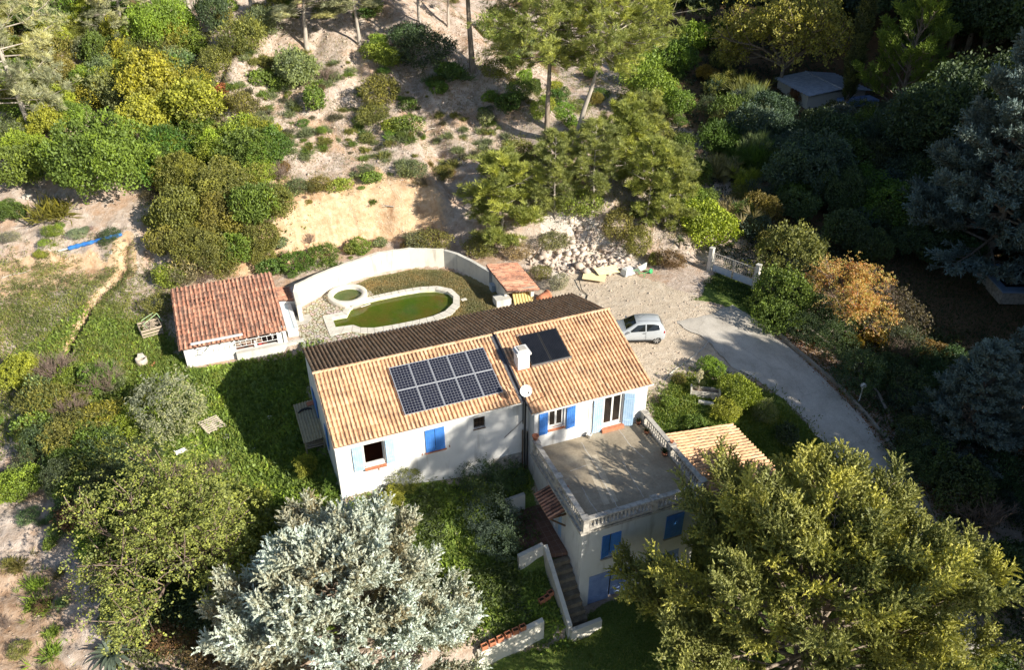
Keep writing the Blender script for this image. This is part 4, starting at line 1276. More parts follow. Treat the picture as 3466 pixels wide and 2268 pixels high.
for x0 in (-6.4, -.7):
    m.add([(x0, 10.62, 1.7), (x0 + .2, 10.62, 1.7), (x0 + .2, 15.2, 1.7), (x0, 15.2, 1.7), (x0, 15.2, 2.78), (x0 + .2, 15.2, 2.78)], [(0, 3, 4), (1, 5, 2), (0, 4, 5, 1), (3, 2, 5, 4)])
sh(m, 'wall', M_STUCCO)
m = MB(); m.bb((-6.2, 10.6, .1), (-.7, 15.2, .22)); m.bb((-6.2, 12.6, .22), (-.7, 12.7, 2.1)); sh(m, 'inner_floor', M_INT)
m = MB()
for x in np.linspace(-6.3, -.6, 9):
    m.bb((x - .04, 10.14, 1.50), (x + .04, 10.42, 1.58))
m.bb((-.58, 10.3, .5), (-.38, 15.3, 1.75)); m.bb((-.36, 10.2, 1.5), (-.28, 15.4, 1.62))
sh(m, 'roof_beam', M_WHITE)
m = MB(); m.bb((-5.9, 9.80, 1.86), (-2.9, 10.02, 1.90))
for i, p in enumerate(m.v): m.v[i] = (p[0], p[1] + .25, p[2] + .02)
tag(m.build('white_board', M_WHITE), 'long white board lying on the lower edge of the red tile roof', 'board')
m = MB()
lx0, lx1 = -5.4, -.85
for y, z in ((9.78, 1.30), (9.98, 1.56)):
    m.tube([(lx0, y, z), (lx1, y, z)], .022, 6)
for x in np.linspace(lx0 + .1, lx1 - .1, 15):
    m.tube([(x, 9.78, 1.30), (x, 9.98, 1.56)], .014, 6)
for x in (-4.9, -3.2, -1.2):
    m.bb((x - .02, 9.86, 1.40), (x + .02, 10.42, 1.44))
tag(m.build('ladder', M_WHITE), 'white ladder hung under the front eave of the red roofed shed', 'ladder')
m = MB(); m.lathe((-1.95, 10.9, .22), [(.13, 0), (.17, .30), (.16, .30), (.12, .03)], 14)
tag(m.build('red_tub', plain('red_plastic', (.55, .03, .03), (.5, .03, .03), 4, .4)), 'red plastic tub inside the open front of the shed', 'tub')
m = MB(); m.lathe((-2.3, 10.5, .62), [(.06, 0), (.10, .05), (.10, .22), (.05, .27), (.05, .31), (.085, .36), (.06, .44), (.01, .46)], 10)
tag(m.build('white_jug', M_WHITE), 'white jug standing on the sill of the open shed', 'jug')

# ---- outdoor kitchen between shed and pool
kit = empty('outdoor_kitchen', (.2, 13.3, .5), 0, 'narrow white outdoor kitchen counter with small tiled hood right of the shed', 'counter')
def kt(mb, name, mats):
    o = mb.build(name, mats, kit); o.location = (-.2, -13.3, -.5); return o
m = MB(); m.bb((-.22, 11.0, .4), (.42, 14.2, 1.05)); m.bb((-.30, 14.2, .4), (.95, 16.0, 1.35)); kt(m, 'body', M_STUCCO)
m = MB(); m.bb((-.24, 10.96, 1.05), (.22, 14.18, 1.10)); kt(m, 'worktop', plain('pale_blue_worktop', (.58, .66, .72), (.66, .72, .76), 6, .6, .3, .05))
m = MB(); m.bb((.22, 10.96, 1.05), (.46, 14.18, 1.13)); kt(m, 'ledge', M_STUCCO)
tile_roof('hood_roof', (-.28 - .2, 14.15 - 13.3, 1.52 - .5), (0, 1, 0), (1, 0, 0), 1.85, 1.28, .25, M_TILE_RED, kit, pitch=.2, course=.35, seed=33)

# ---- pump house
ph = empty('pump_house', (15, 11, .5), 0, 'small low pump house with sloping red tile roof right of the pool', 'hut')
def phb(mb, name, mats):
    o = mb.build(name, mats, ph); o.location = (-15, -11, -.5); return o
tile_roof('roof', (13.9 - 15, 9.15 - 11, 1.85 - .5), (0, 1, 0), (1, 0, 0), 4.05, 2.35, .34, M_TILE_RED, ph, pitch=.225, course=.42, seed=35, wob=.014)
m = MB(); m.bb((14.02, 9.9, 0), (14.2, 13.1, 1.74)); m.bb((14.2, 12.9, 0), (16.1, 13.1, 1.5)); m.bb((15.75, 9.45, 0), (15.98, 9.7, 1.5)); m.bb((15.9, 11.3, 0), (16.1, 12.9, 1.45))
phb(m, 'wall', M_STUCCO_OLD)
m = MB(); m.bb((13.3, 9.5, .2), (14.35, 10.3, 1.02)); phb(m, 'front_block', M_STUCCO_OLD)
m = MB(); m.bb((13.98, 9.25, 1.62), (15.95, 9.4, 1.74)); m.bb((13.98, 9.4, 1.6), (14.06, 13.0, 1.76)); phb(m, 'roof_beam', M_WOOD)
m = MB(); m.bb((13.72, 11.6, .5), (14.0, 12.1, 1.0)); phb(m, 'meter_box', plain('blue_grey_paint', (.33, .40, .48), (.38, .45, .52), 4, .5))
def corrugated(mb, W, L, M, amp=.03, pitch=.16, mi=0):
    n = int(W / pitch * 8)
    v = []
    for e in (0, 1):
        for k in range(n + 1):
            u = W * k / n
            for dz in (0, -.006):
                v.append(M @ Vector((u, e * L, amp * math.sin(2 * math.pi * u / pitch) + dz)))
    f = []
    s = (n + 1) * 2
    for k in range(n):
        a = 2 * k
        f += [(a, a + 2, s + a + 2, s + a), (a + 1, s + a + 1, s + a + 3, a + 3), (a, a + 1, a + 3, a + 2), (s + a, s + a + 2, s + a + 3, s + a + 1)]
    f += [(0, s, s + 1, 1), (2 * n, 2 * n + 1, s + 2 * n + 1, s + 2 * n)]
    mb.add(v, f, mi, False)
M_YELLOW = plain('yellow_sheet', (.74, .60, .26), (.66, .52, .22), 3, .5, .4, .05)
M_FIBRE = plain('fibre_cement_sheet', (.44, .37, .24), (.34, .29, .20), 4, .9, .2, .2, fine=25)
M_CREAM = plain('cream_sheet', (.78, .66, .38), (.70, .58, .33), 3, .6, .3, .1)
m = MB(); corrugated(m, 1.4, 1.3, Matrix.Translation((14.4, 9.0, .62)) @ Matrix.Rotation(-.22, 4, 'Z') @ Matrix.Rotation(.32, 4, 'X'), .025, .2)
tag(m.build('yellow_sheet', M_YELLOW), 'yellow corrugated sheet leaning in the open front of the pump house', 'sheet')
m = MB(); R = Matrix.Translation((16.35, 8.95, .55)) @ Matrix.Rotation(.35, 4, 'Z') @ Matrix.Rotation(1.45, 4, 'Y')
m.lathe((0, 0, 0), [(.26, -.3), (.30, 0), (.30, .5), (.36, .52), (.36, .62), (.27, .62), (.25, .5), (.22, -.25)], 18, M=R)
o = m.build('clay_jar', M_TERRA); o.location = (0, 0, .35); tag(o, 'big terracotta jar lying on its side by the pump house', 'jar')

# ---- corrugated lean-to at the left gable
lt = empty('wood_store', (-.45, 1.5, 0), 0, 'narrow wood store under old corrugated sheets against the left gable', 'shelter')
def ltb(mb, name, mats):
    o = mb.build(name, mats, lt); o.location = (.45, -1.5, 0); return o
m = MB(); corrugated(m, 1.12, 3.4, Matrix.Translation((-1.08, -.2, .92)) @ Matrix.Rotation(.10, 4, 'Y').inverted() @ Matrix.Rotation(.02, 4, 'X'), .03, .155); ltb(m, 'sheet', M_FIBRE)
m = MB()
for x, y in ((-1.0, -.1), (-1.0, 3.0), (-.05, -.1)):
    m.bb((x - .04, y - .04, -.9), (x + .04, y + .04, .88))
ltb(m, 'post', M_WOOD)
m = MB()
for i in range(60):
    y = random.uniform(0, 3); z = random.uniform(-.4, .55)
    m.tube([(-.9 + random.uniform(-.05, .05), y, z), (-.1, y + random.uniform(-.1, .1), z + random.uniform(-.05, .05))], random.uniform(.03, .06), 6)
for i in range(7):
    m.box((-.55 + random.uniform(-.3, .3), -.9 + random.uniform(-.5, .4), -.35 + .05 * i), (random.uniform(.6, 1.2), .12, .04), rz=random.uniform(-1, 1))
ltb(m, 'log_pile', M_WOOD)
m = MB(); m.box((-.15, 2.85, 1.09), (.45, .34, .07), rz=.1)
tag(m.build('roof_tile', M_TERRA), 'loose terracotta slab on the corrugated sheets by the left gable', 'tile')
m = MB(); m.tube([(-.95 + .75 * t, 2.3 + .22 * math.sin(t * 3.1), 1.04 + .02 * math.sin(t * 9) + .06 * t) for t in np.linspace(0, 1, 12)], [.03 + .05 * math.sin(math.pi * t) for t in np.linspace(0, 1, 12)], 8)
tag(m.build('black_hose', M_BLACK), 'black rubber hose curled on the corrugated sheets by the left gable', 'hose')

# ------------------------------------------------------------------ side yard: patio, stairs, walls
m = MB(); m.prism([(7.6, -8.75), (9.95, -9.25), (9.97, -5.6), (7.95, -5.6)], -2.7, -2.42)
def tilefloor():
    mm, n, l, out = nt('brown_tile_paving')
    b = n.new('ShaderNodeTexBrick'); b.offset = 0
    b.inputs['Scale'].default_value = 2.6; b.inputs['Mortar Size'].default_value = .02; b.inputs['Brick Width'].default_value = .9; b.inputs['Row Height'].default_value = .9
    b.inputs['Color1'].default_value = (.15, .08, .06, 1); b.inputs['Color2'].default_value = (.19, .11, .08, 1); b.inputs['Mortar'].default_value = (.25, .2, .17, 1)
    l.new(n.new('ShaderNodeNewGeometry').outputs['Position'], b.inputs['Vector'])
    col = mixc(n, l, .5, b.outputs['Color'], ramp(n, l, noise_fac(n, l, 2, 5), [(.35, (.3, .3, .3)), (.65, (.65, .65, .65))]), 'OVERLAY')
    finish(n, l, out, col, .85, .2)
    return mm
tag(m.build('patio', tilefloor()), kind='structure')
stairs = empty('stairs', (9.4, -10.6, -3.6), 0, 'mossy concrete stairs running down along the garage side wall', 'stairs')
m = MB()
for i in range(9):
    m.bb((8.98, -9.25 - .31 * (i + 1), -5.6), (9.95, -9.25 - .31 * i - .002, -2.62 - .27 * i))
o = m.build('steps', plain('mossy_step', (.15, .125, .09), (.26, .22, .165), 3, .95, .1, .3, fine=20), stairs); o.location = (-9.4, 10.6, 3.6)
m = MB()
m.add([(8.75, -8.95, -3.6), (8.97, -8.95, -3.6), (8.97, -12.05, -5.7), (8.75, -12.05, -5.7), (8.75, -8.95, -1.75), (8.97, -8.95, -1.75), (8.97, -12.05, -4.15), (8.75, -12.05, -4.15)],
      [(0, 3, 2, 1), (4, 5, 6, 7), (0, 1, 5, 4), (1, 2, 6, 5), (2, 3, 7, 6), (3, 0, 4, 7)])
o = m.build('side_wall', M_STUCCO_OLD, stairs); o.location = (-9.4, 10.6, 3.6)
m = MB(); m.prism([(7.42, -9.05), (8.75, -8.98), (8.75, -8.76), (7.42, -8.83)], -3.6, [-1.95, -1.72, -1.72, -1.95])
tag(m.build('parapet_wall', M_STUCCO_OLD), 'short square parapet wall at the head of the side stairs', 'wall')
m = MB(); m.prism([(8.85, -12.25), (10.55, -12.1), (10.55, -11.9), (8.85, -12.05)], -5.8, [-4.35, -4.5, -4.5, -4.35])
tag(m.build('end_wall', M_LIME), 'low pale wall at the foot of the side stairs', 'wall')
m = MB(); m.prism([(8.0, -5.85), (9.1, -5.75), (9.1, -5.55), (8.0, -5.65)], -3.0, -1.35)
tag(m.build('patio_wall', M_STUCCO_OLD), 'short grey wall at the back of the shaded tile patio', 'wall')
m = MB(); m.prism([(4.2, -12.1), (7.62, -11.75), (7.62, -11.5), (4.2, -11.85)], -6.0, [-3.85, -3.6, -3.6, -3.85])
tag(m.build('terrace_wall', M_LIME), 'whitewashed terrace wall below the shaded garden with flower pots on top', 'wall')
PLANTER = MB().prism([(-.15, -.11), (.15, -.11), (.15, .11), (-.15, .11)], 0, .02)
for a, b in (((-.15, -.11, .02), (.15, -.085, .26)), ((-.15, .085, .02), (.15, .11, .26)), ((-.15, -.085, .02), (-.125, .085, .26)), ((.125, -.085, .02), (.15, .085, .26))):
    PLANTER.bb(a, b)
PLANTER.bb((-.125, -.085, .02), (.125, .085, .2), mi=1)
pot0 = None
for i, (x, y, z, rz) in enumerate([(4.55, -11.93, -3.82, .1), (4.95, -11.9, -3.78, .05), (5.35, -11.86, -3.74, .12), (5.75, -11.8, -3.71, .1), (6.15, -11.77, -3.69, .05), (6.52, -11.73, -3.66, .1),
                                  (7.98, -10.6, -3.55, .2), (8.3, -10.5, -3.5, .3), (8.55, -10.35, -3.45, .2)]):
    zz = z if i < 6 else hz(x, y) + .02
    if pot0 is None:
        pot0 = PLANTER.build('trough_pot', [M_TERRA, plain('potting_soil', (.05, .035, .02), (.08, .055, .03), 9, 1)])
        o = pot0
    else:
        o = pot0.copy(); scene.collection.objects.link(o)
    o.location = (x, y, zz); o.rotation_euler = (0, 0, rz)
    tag(o, 'terracotta trough pot in the row on the whitewashed terrace wall' if i < 6 else 'terracotta trough pot beside the foot of the side stairs', 'pot', 'pots on the terrace wall' if i < 6 else 'pots beside the side stairs')
# pots on the terrace
def pot(name, x, y, z, r, h, mat, label, plant=None):
    e = empty(name, (x, y, z), 0, label, 'pot')
    q = MB().lathe((0, 0, 0), [(r * .68, 0), (r * .9, h * .75), (r * 1.08, h * .78), (r * 1.08, h), (r * .92, h), (r * .88, h * .82), (.01, h * .8)], 16); q.build('pot', mat, e)
    if plant:
        q = MB()
        for i in range(plant):
            a = random.uniform(0, 6.28); t = random.uniform(.2, 1.1); ll = random.uniform(.6, 1.1) * r * 2.6
            d = Vector((math.cos(a) * t, math.sin(a) * t, 1)).normalized()
            s_ = Vector((-math.sin(a), math.cos(a), 0)) * .022
            b0 = Vector((0, 0, h * .8)); b1 = b0 + d * ll * .6; b2 = b0 + d * ll + Vector((0, 0, -.25 * ll * t))
            q.add([b0 - s_, b0 + s_, b1 + s_ * 1.3, b2, b1 - s_ * 1.3], [(0, 1, 2, 4), (4, 2, 3)])
        q.build('leaves', M_BLADE, e, color=(.10, .13, .05))
    return e
M_BLADE = leaf_mat('blade', (.6, .6, .5), (1, 1, 1), (1.5, 1.4, 1.1), .25)
pot('flower_pot', 9.95, -5.0, 1.54, .17, .26, M_TERRA, 'terracotta pot on the end post of the left balustrade by the house')
pot('flower_pot', 13.0, -5.1, .755, .13, .30, M_WHITE, 'white pot on the terrace floor between window and door')
pot('flower_pot', 15.95, -5.05, .755, .12, .22, M_TERRA, 'small red pot in the terrace corner beside the half open shutter', 14)
pot('flower_pot', 15.98, -5.9, .755, .13, .16, M_TERRA, 'potted plant nearest the house along the right balustrade', 26)
pot('flower_pot', 15.98, -7.75, .755, .15, .16, M_TERRA, 'spiky potted plant at the middle of the right balustrade', 40)
pot('flower_pot', 16.28, -7.82, 1.54, .09, .14, M_TERRA, 'little red pot on the middle post of the right balustrade')
pot('flower_pot', 10.3, -8.1, .755, .10, .12, M_TERRA, 'small brown pot against the left balustrade')
m = MB(); m.tube([(13.2, -4.92, 3.15), (13.12, -5.0, 2.9), (13.1, -4.95, 1.0)], .012, 5)
hb(m, 'cable', M_BLACK)
# ------------------------------------------------------------------ drive, kerbs, gate, lamp
RL = [(23.4, 3.4), (24.3, 1.0), (24.35, -1.7), (25.3, -3.4), (26.1, -5.85), (26.85, -8.7), (26.9, -12), (26.3, -16), (25, -20)]
RR = [(28.3, 3.9), (28.75, 1.9), (28.85, 0), (29.15, -2.2), (29.5, -4.6), (29.65, -7.2), (29.6, -9.3), (29.3, -12), (28.5, -16), (27, -20)]
def along(P, t):
    P = [Vector(p) for p in P]
    L = [0]
    for a, b in zip(P[:-1], P[1:]): L.append(L[-1] + (b - a).length)
    s = t * L[-1]
    for i in range(len(P) - 1):
        if s <= L[i + 1] or i == len(P) - 2:
            return P[i].lerp(P[i + 1], (s - L[i]) / (L[i + 1] - L[i]))
def drive_material():
    m, n, l, out = nt('drive_concrete')
    a = noise_fac(n, l, .7, 6, .65); b = noise_fac(n, l, 14, 6, .7); c = noise_fac(n, l, 70, 2)
    col = ramp(n, l, a, [(.3, (.40, .365, .315)), (.5, (.50, .46, .405)), (.7, (.58, .54, .48))])
    col = mixc(n, l, .55, col, ramp(n, l, b, [(.3, (.34, .34, .34)), (.7, (.64, .64, .64))]), 'OVERLAY')
    col = mixc(n, l, .5, col, ramp(n, l, c, [(.3, (.3, .3, .3)), (.7, (.7, .7, .7))]), 'OVERLAY')
    v = node(n, 'ShaderNodeTexVoronoi', feature='DISTANCE_TO_EDGE'); v.inputs['Scale'].default_value = .33
    pos = n.new('ShaderNodeNewGeometry').outputs['Position']
    wob = n.new('ShaderNodeTexNoise'); wob.inputs['Scale'].default_value = 1.2; wob.inputs['Detail'].default_value = 6; l.new(pos, wob.inputs['Vector'])
    l.new(mixc(n, l, .9, pos, wob.outputs['Color'], 'ADD'), v.inputs['Vector'])
    col = mixc(n, l, math_(n, l, 'MULTIPLY', ramp(n, l, v.outputs['Distance'], [(.0, (1, 1, 1)), (.012, (0, 0, 0))]), .28), col, (.16, .14, .12))
    st = noise_fac(n, l, 1.1, 5, .7, stretch=(1, .25, 1))
    col = mixc(n, l, math_(n, l, 'MULTIPLY', ramp(n, l, st, [(.5, (0, 0, 0)), (.7, (1, 1, 1))]), .35), col, (.24, .21, .18))
    finish(n, l, out, col, .95, .12, b, .35, .02)
    return m
nu, nv = 90, 16
U, Vv = np.meshgrid(np.linspace(0, 1, nu), np.linspace(0, 1, nv), indexing='ij')
DX = np.zeros_like(U); DY = np.zeros_like(U)
for i in range(nu):
    a, b = along(RL, U[i, 0]), along(RR, U[i, 0])
    for j in range(nv):
        p = a.lerp(b, Vv[i, j]); DX[i, j], DY[i, j] = p.x, p.y
DX[:, 0] += fbm(DX[:, 0] * .9, DY[:, 0] * .9, 71, 4) * .9
DX[:, -1] += fbm(DX[:, -1] * .9, DY[:, -1] * .9, 73, 4) * .4
DY[0, :] += fbm(DX[0, :] * 1.2, DY[0, :] * 1.2, 72, 3) * 1.2
DZ = height(DX.ravel(), DY.ravel()).reshape(DX.shape)
for _ in range(12):
    DZ[1:-1] = (DZ[:-2] + DZ[2:] + 2 * DZ[1:-1]) / 4; DZ[:, 1:-1] = (DZ[:, :-2] + DZ[:, 2:] + 2 * DZ[:, 1:-1]) / 4
DZ += .05
DZ[0, :] -= .04
ii = np.arange(nu * nv).reshape(nu, nv)
Fd = np.stack([ii[:-1, :-1], ii[1:, :-1], ii[1:, 1:], ii[:-1, 1:]], -1).reshape(-1, 4)
tag(link('driveway', np_mesh('driveway', np.stack([DX.ravel(), DY.ravel(), DZ.ravel()], 1), Fd, drive_material(), smooth=True)), kind='structure')
def kerb(name, pts, w, h, mat, label):
    m = MB()
    P = []
    for a, b in zip(pts[:-1], pts[1:]):
        k = max(1, int(math.hypot(b[0] - a[0], b[1] - a[1]) / .4))
        P += [(a[0] + (b[0] - a[0]) * j / k, a[1] + (b[1] - a[1]) * j / k) for j in range(k)]
    P.append(pts[-1])
    zs = height(np.array([p[0] for p in P]), np.array([p[1] for p in P]))
    for _ in range(3): zs[1:-1] = (zs[:-2] + zs[2:] + zs[1:-1]) / 3
    n = len(P)
    for i in range(n):
        a = Vector(P[max(i - 1, 0)]); b = Vector(P[min(i + 1, n - 1)]); d = (b - a).normalized(); nn = Vector((-d.y, d.x)) * w / 2
        x, y = P[i]; z = zs[i]
        m.v += [(x - nn.x, y - nn.y, z - .3), (x - nn.x, y - nn.y, z + h), (x + nn.x, y + nn.y, z + h), (x + nn.x, y + nn.y, z - .3)]
    for i in range(n - 1):
        for k in range(4):
            m.f.append((i * 4 + k, i * 4 + 4 + k, i * 4 + 4 + (k + 1) % 4, i * 4 + (k + 1) % 4)); m.m.append(0); m.sm.append(False)
    m.f += [(0, 1, 2, 3), (n * 4 - 1, n * 4 - 2, n * 4 - 3, n * 4 - 4)]; m.m += [0, 0]; m.sm += [False] * 2
    return tag(m.build(name, mat), label, 'kerb')
M_KERB = plain('kerb_concrete', (.34, .30, .25), (.24, .21, .17), 3, .95, .1, .3, fine=20)
kerb('kerb', [(29.2, .6), (29.25, -1.2), (29.5, -2.8), (29.9, -4.9), (30.05, -7.5), (29.95, -10), (29.6, -12.5), (28.8, -16.5)], .18, .22, M_KERB, 'long low concrete kerb along the outer edge of the curving driveway')
kerb('garden_edge', [(31.4, .4), (31.7, -1.6), (31.9, -2.6)], .16, .25, M_KERB, 'short kerb in the shaded bed behind the drive, nearer the orange tree')
kerb('garden_edge', [(31.95, -5.0), (31.8, -6.2), (31.4, -7.3)], .16, .25, M_KERB, 'short kerb in the shaded bed behind the drive, nearer the globe lamp')
# drain line across the gravel
m = MB()
Pd = [(19.6, -1.55), (20.8, -.9), (22.2, -.3), (23.6, .4), (24.4, 1.0)]
for a, b in zip(Pd[:-1], Pd[1:]):
    m.tube([(a[0], a[1], hz(*a) + .0), (b[0], b[1], hz(*b) + .0)], .055, 6, cap=False)
tag(m.build('edging_strip', M_CONC_PALE), 'thin pale concrete strip across the gravel in front of the car', 'edging')

gate = empty('entrance_gate', (30.15, 6.95, .5), math.atan2(5.35 - 8.5, 30.85 - 29.4), 'white double gate with wavy bars and worn blue lower panels between two posts', 'gate')
gz = hz(30.1, 6.9)
gate.location.z = gz
GL = 1.62
for s_ in (-1, 1):
    m = MB(); m.box((s_ * 1.84, 0, .85), (.30, .32, 1.95), taper=.94); m.box((s_ * 1.84, 0, 1.86), (.32, .34, .08))
    m.build('gate_post', M_STUCCO_OLD, gate)
    m = MB()
    x0, x1 = (.03, GL) if s_ > 0 else (-GL, -.03)
    for z in (.12, .66, 1.52):
        m.bb((x0, -.02, z - .025), (x1, .02, z + .025))
    m.bb((x0, -.022, .1), (x0 + .045, .022, 1.55)); m.bb((x1 - .045, -.022, .1), (x1, .022, 1.55))
    n = 10
    for i in range(n):
        x = x0 + (x1 - x0) * (i + .7) / (n + .4)
        m.tube([(x + .018 * math.sin(t * 9), 0, .68 + .83 * t) for t in np.linspace(0, 1, 9)], .012, 5)
    lf = m.build('gate_leaf', plain('rusty_white_metal', (.60, .58, .53), (.44, .38, .33), 4, .6, .3, .1), gate)
    m = MB(); m.bb((x0 + .05, -.012, .15), (x1 - .05, .012, .64))
    m.build('lower_panel', plain('worn_blue_panel', (.40, .50, .64), (.60, .63, .67), 3, .6, .3, .1), lf)

def globe_lamp(x, y, label):
    e = empty('garden_lamp', (x, y, hz(x, y)), 0, label, 'lamp')
    q = MB(); q.lathe((0, 0, 0), [(.09, 0), (.09, .04), (.035, .06), (.03, .95), (.06, 1.0), (.07, 1.05)], 10); q.build('post', M_WHITE, e)
    q = MB(); q.lathe((0, 0, 1.04), [(.03, 0)] + [(.17 * math.sin(a), .17 - .17 * math.cos(a)) for a in np.linspace(.3, 3.0, 10)], 16); q.build('globe', plain('opal_globe', (.62, .64, .66), (.56, .58, .6), 4, .25, .5, 0), e)
globe_lamp(30.35, -6.2, 'white globe lamp on a short post beside the driveway kerb')

# ------------------------------------------------------------------ car
def make_car(loc, heading):
    car = empty('car', loc, heading, 'small silver white hatchback parked at the right end of the house', 'car')
    M_CAR = plain('car_paint', (.43, .46, .49), (.41, .44, .47), 2, .22, .6, 0, coat=.6)
    M_CGLASS = plain('car_glass', (.012, .014, .016), (.015, .018, .02), 2, .05, .7, 0)
    # stations along -x (front) to +x (rear): x, zb, w, belt, wr, top
    ST = [(-1.74, .32, .52, .50, .40, .60), (-1.68, .24, .68, .58, .56, .70), (-1.5, .20, .76, .68, .66, .80), (-1.2, .19, .80, .76, .70, .88), (-.80, .19, .815, .86, .71, .97), (-.45, .19, .82, .90, .66, 1.20), (-.10, .19, .82, .92, .595, 1.41), (.25, .19, .82, .93, .60, 1.465),
          (.7, .19, .82, .95, .595, 1.475), (1.1, .19, .815, .97, .58, 1.445), (1.38, .20, .80, .99, .565, 1.40), (1.56, .22, .775, .99, .60, 1.18), (1.66, .25, .75, .96, .66, .98), (1.72, .32, .68, .80, .58, .86)]
    def ring(s):
        x, zb, w, belt, wr, top = s
        h = [(.0, zb), (w * .85, zb), (w * .97, zb + .12), (w, (zb + belt) / 2), (w * .985, belt), (wr + (w * .985 - wr) * .12, belt + (top - belt) * .88), (wr * .86, top), (0, top + .02)]
        full = [(x, -y, z) for y, z in h] + [(x, y, z) for y, z in h[-2:0:-1]]
        return full
    V, F_ = [], []
    for s in ST: V += ring(s)
    n = 14
    for i in range(len(ST) - 1):
        for k in range(n):
            F_.append((i * n + k, i * n + (k + 1) % n, (i + 1) * n + (k + 1) % n, (i + 1) * n + k))
    F_.append(tuple(range(n))[::-1]); F_.append(tuple((len(ST) - 1) * n + k for k in range(n)))
    q = MB(); q.add(V, F_, 0, True)
    body = q.build('body', M_CAR, car)
    def interp(x):
        for a, b in zip(ST[:-1], ST[1:]):
            if a[0] <= x <= b[0]:
                t = (x - a[0]) / (b[0] - a[0]); return [p + (r - p) * t for p, r in zip(a, b)]
    def side(x, t, sg, off=.012):
        _, zb, w, belt, wr, top = interp(x)
        y0, z0 = w * .985, belt; y1, z1 = wr + (w * .985 - wr) * .12, belt + (top - belt) * .88
        return (x, sg * (y0 + (y1 - y0) * t + off), z0 + (z1 - z0) * t)
    def top(x, y, off=.012):
        _, zb, w, belt, wr, tp = interp(x)
        yy = abs(y); k = min(1, yy / (wr * .86))
        return (x, y, tp + .02 * (1 - k) + off)
    for sg in (-1, 1):
        for (xs, t0s, t1s) in (((-.62, -.05, .42), (.10, .06, .06), (.10, .92, .95)), ((.50, .95, 1.30), (.06, .08, .16), (.95, .93, .80))):
            q = MB()
            v = [side(x, a, sg) for x, a in zip(xs, t0s)] + [side(x, b, sg) for x, b in zip(xs, t1s)]
            q.add(v, [(0, 1, 4, 3), (1, 2, 5, 4)])
            q.build('side_window', M_CGLASS, car)
    q = MB()
    xs = np.linspace(-.76, -.14, 4)
    v = [top(x, y) for x in xs for y in np.linspace(-1, 1, 5) * (interp(x)[4] * .86 - .02)]
    q.add(v, [(i * 5 + j, i * 5 + j + 1, i * 5 + j + 6, i * 5 + j + 5) for i in range(3) for j in range(4)], 0, True)
    q.build('windscreen', M_CGLASS, car)
    q = MB()
    xs = np.linspace(1.41, 1.64, 3)
    v = [top(x, y) for x in xs for y in np.linspace(-1, 1, 5) * (interp(x)[4] * .86 - .02)]
    q.add(v, [(i * 5 + j, i * 5 + j + 1, i * 5 + j + 6, i * 5 + j + 5) for i in range(2) for j in range(4)], 0, True)
    q.build('rear_window', M_CGLASS, car)
    q = MB()
    for y in (-.36, .36):
        q.tube([top(x, y, .004) for x in np.linspace(.0, 1.35, 8)], .010, 5)
    q.tube([top(.15, 0), (.45, 0, 1.72)], .006, 5); q.build('roof_trim', M_BLACK, car)
    for x in (-1.17, 1.17):
        for sg in (-1, 1):
            Rw = Matrix.Rotation(math.pi / 2 * sg, 4, 'X')
            q = MB(); q.lathe((x, sg * .70, .29), [(.20, -.10), (.29, -.09), (.295, 0), (.285, .09), (.27, .125), (.19, .125), (.19, .10)], 24, M=Rw.to_3x3())
            w = q.build('wheel', M_BLACK, car)
            q = MB(); q.lathe((x, sg * .70, .29), [(.185, .10), (.185, .128), (.16, .12), (.06, .11), (.05, .13), (.01, .13)], 24, M=Rw.to_3x3())
            for k in range(6):
                a = k * math.pi / 3
                q.box((x + .11 * math.cos(a), sg * .825, .29 + .11 * math.sin(a)), (.16, .02, .035), ry=-a)
            q.build('rim', M_ALU, w)
            q = MB(); q.lathe((x, sg * .60, .33), [(.345, 0), (.345, .222)], 24, M=Rw.to_3x3()); q.build('wheel_arch', M_BLACK, car)
    for sg in (-1, 1):
        q = MB(); q.lathe((1.60, sg * .69, .86), [(.02, -.12), (.075, -.1), (.085, 0), (.07, .1), (.02, .13)], 10); q.build('tail_light', plain('red_lens', (.35, .01, .01), (.3, .01, .01), 2, .2), car)
        q = MB(); q.lathe((-1.56, sg * .60, .68), [(.02, -.07), (.11, -.05), (.12, 0), (.07, .06), (.01, .08)], 10); q.build('headlight', M_GLASS, car)
        q = MB(); q.box((-.55, sg * .93, .98), (.10, .18, .11), taper=.8); q.build('mirror', M_CAR, car)
        q = MB(); q.box((.35, sg * .835, .84), (.16, .02, .03)); q.tube([(.46, sg * .822, .3), (.47, sg * .83, .6), (.46, sg * .822, .92)], .005, 4); q.build('door_handle', M_BLACK, car)
    q = MB(); q.box((0, -.80, .28), (1.7, .04, .12)); q.box((0, .80, .28), (1.7, .04, .12)); q.box((1.70, 0, .40), (.06, 1.0, .16)); q.build('sill_trim', M_BLACK, car)
    q = MB(); q.box((1.735, 0, .62), (.02, .5, .11)); q.build('number_plate', M_WHITE, car)
    return car
CX, CY = 20.2, 2.9
make_car((CX, CY, hz(CX, CY) + .0), math.atan2(-.34, .94))

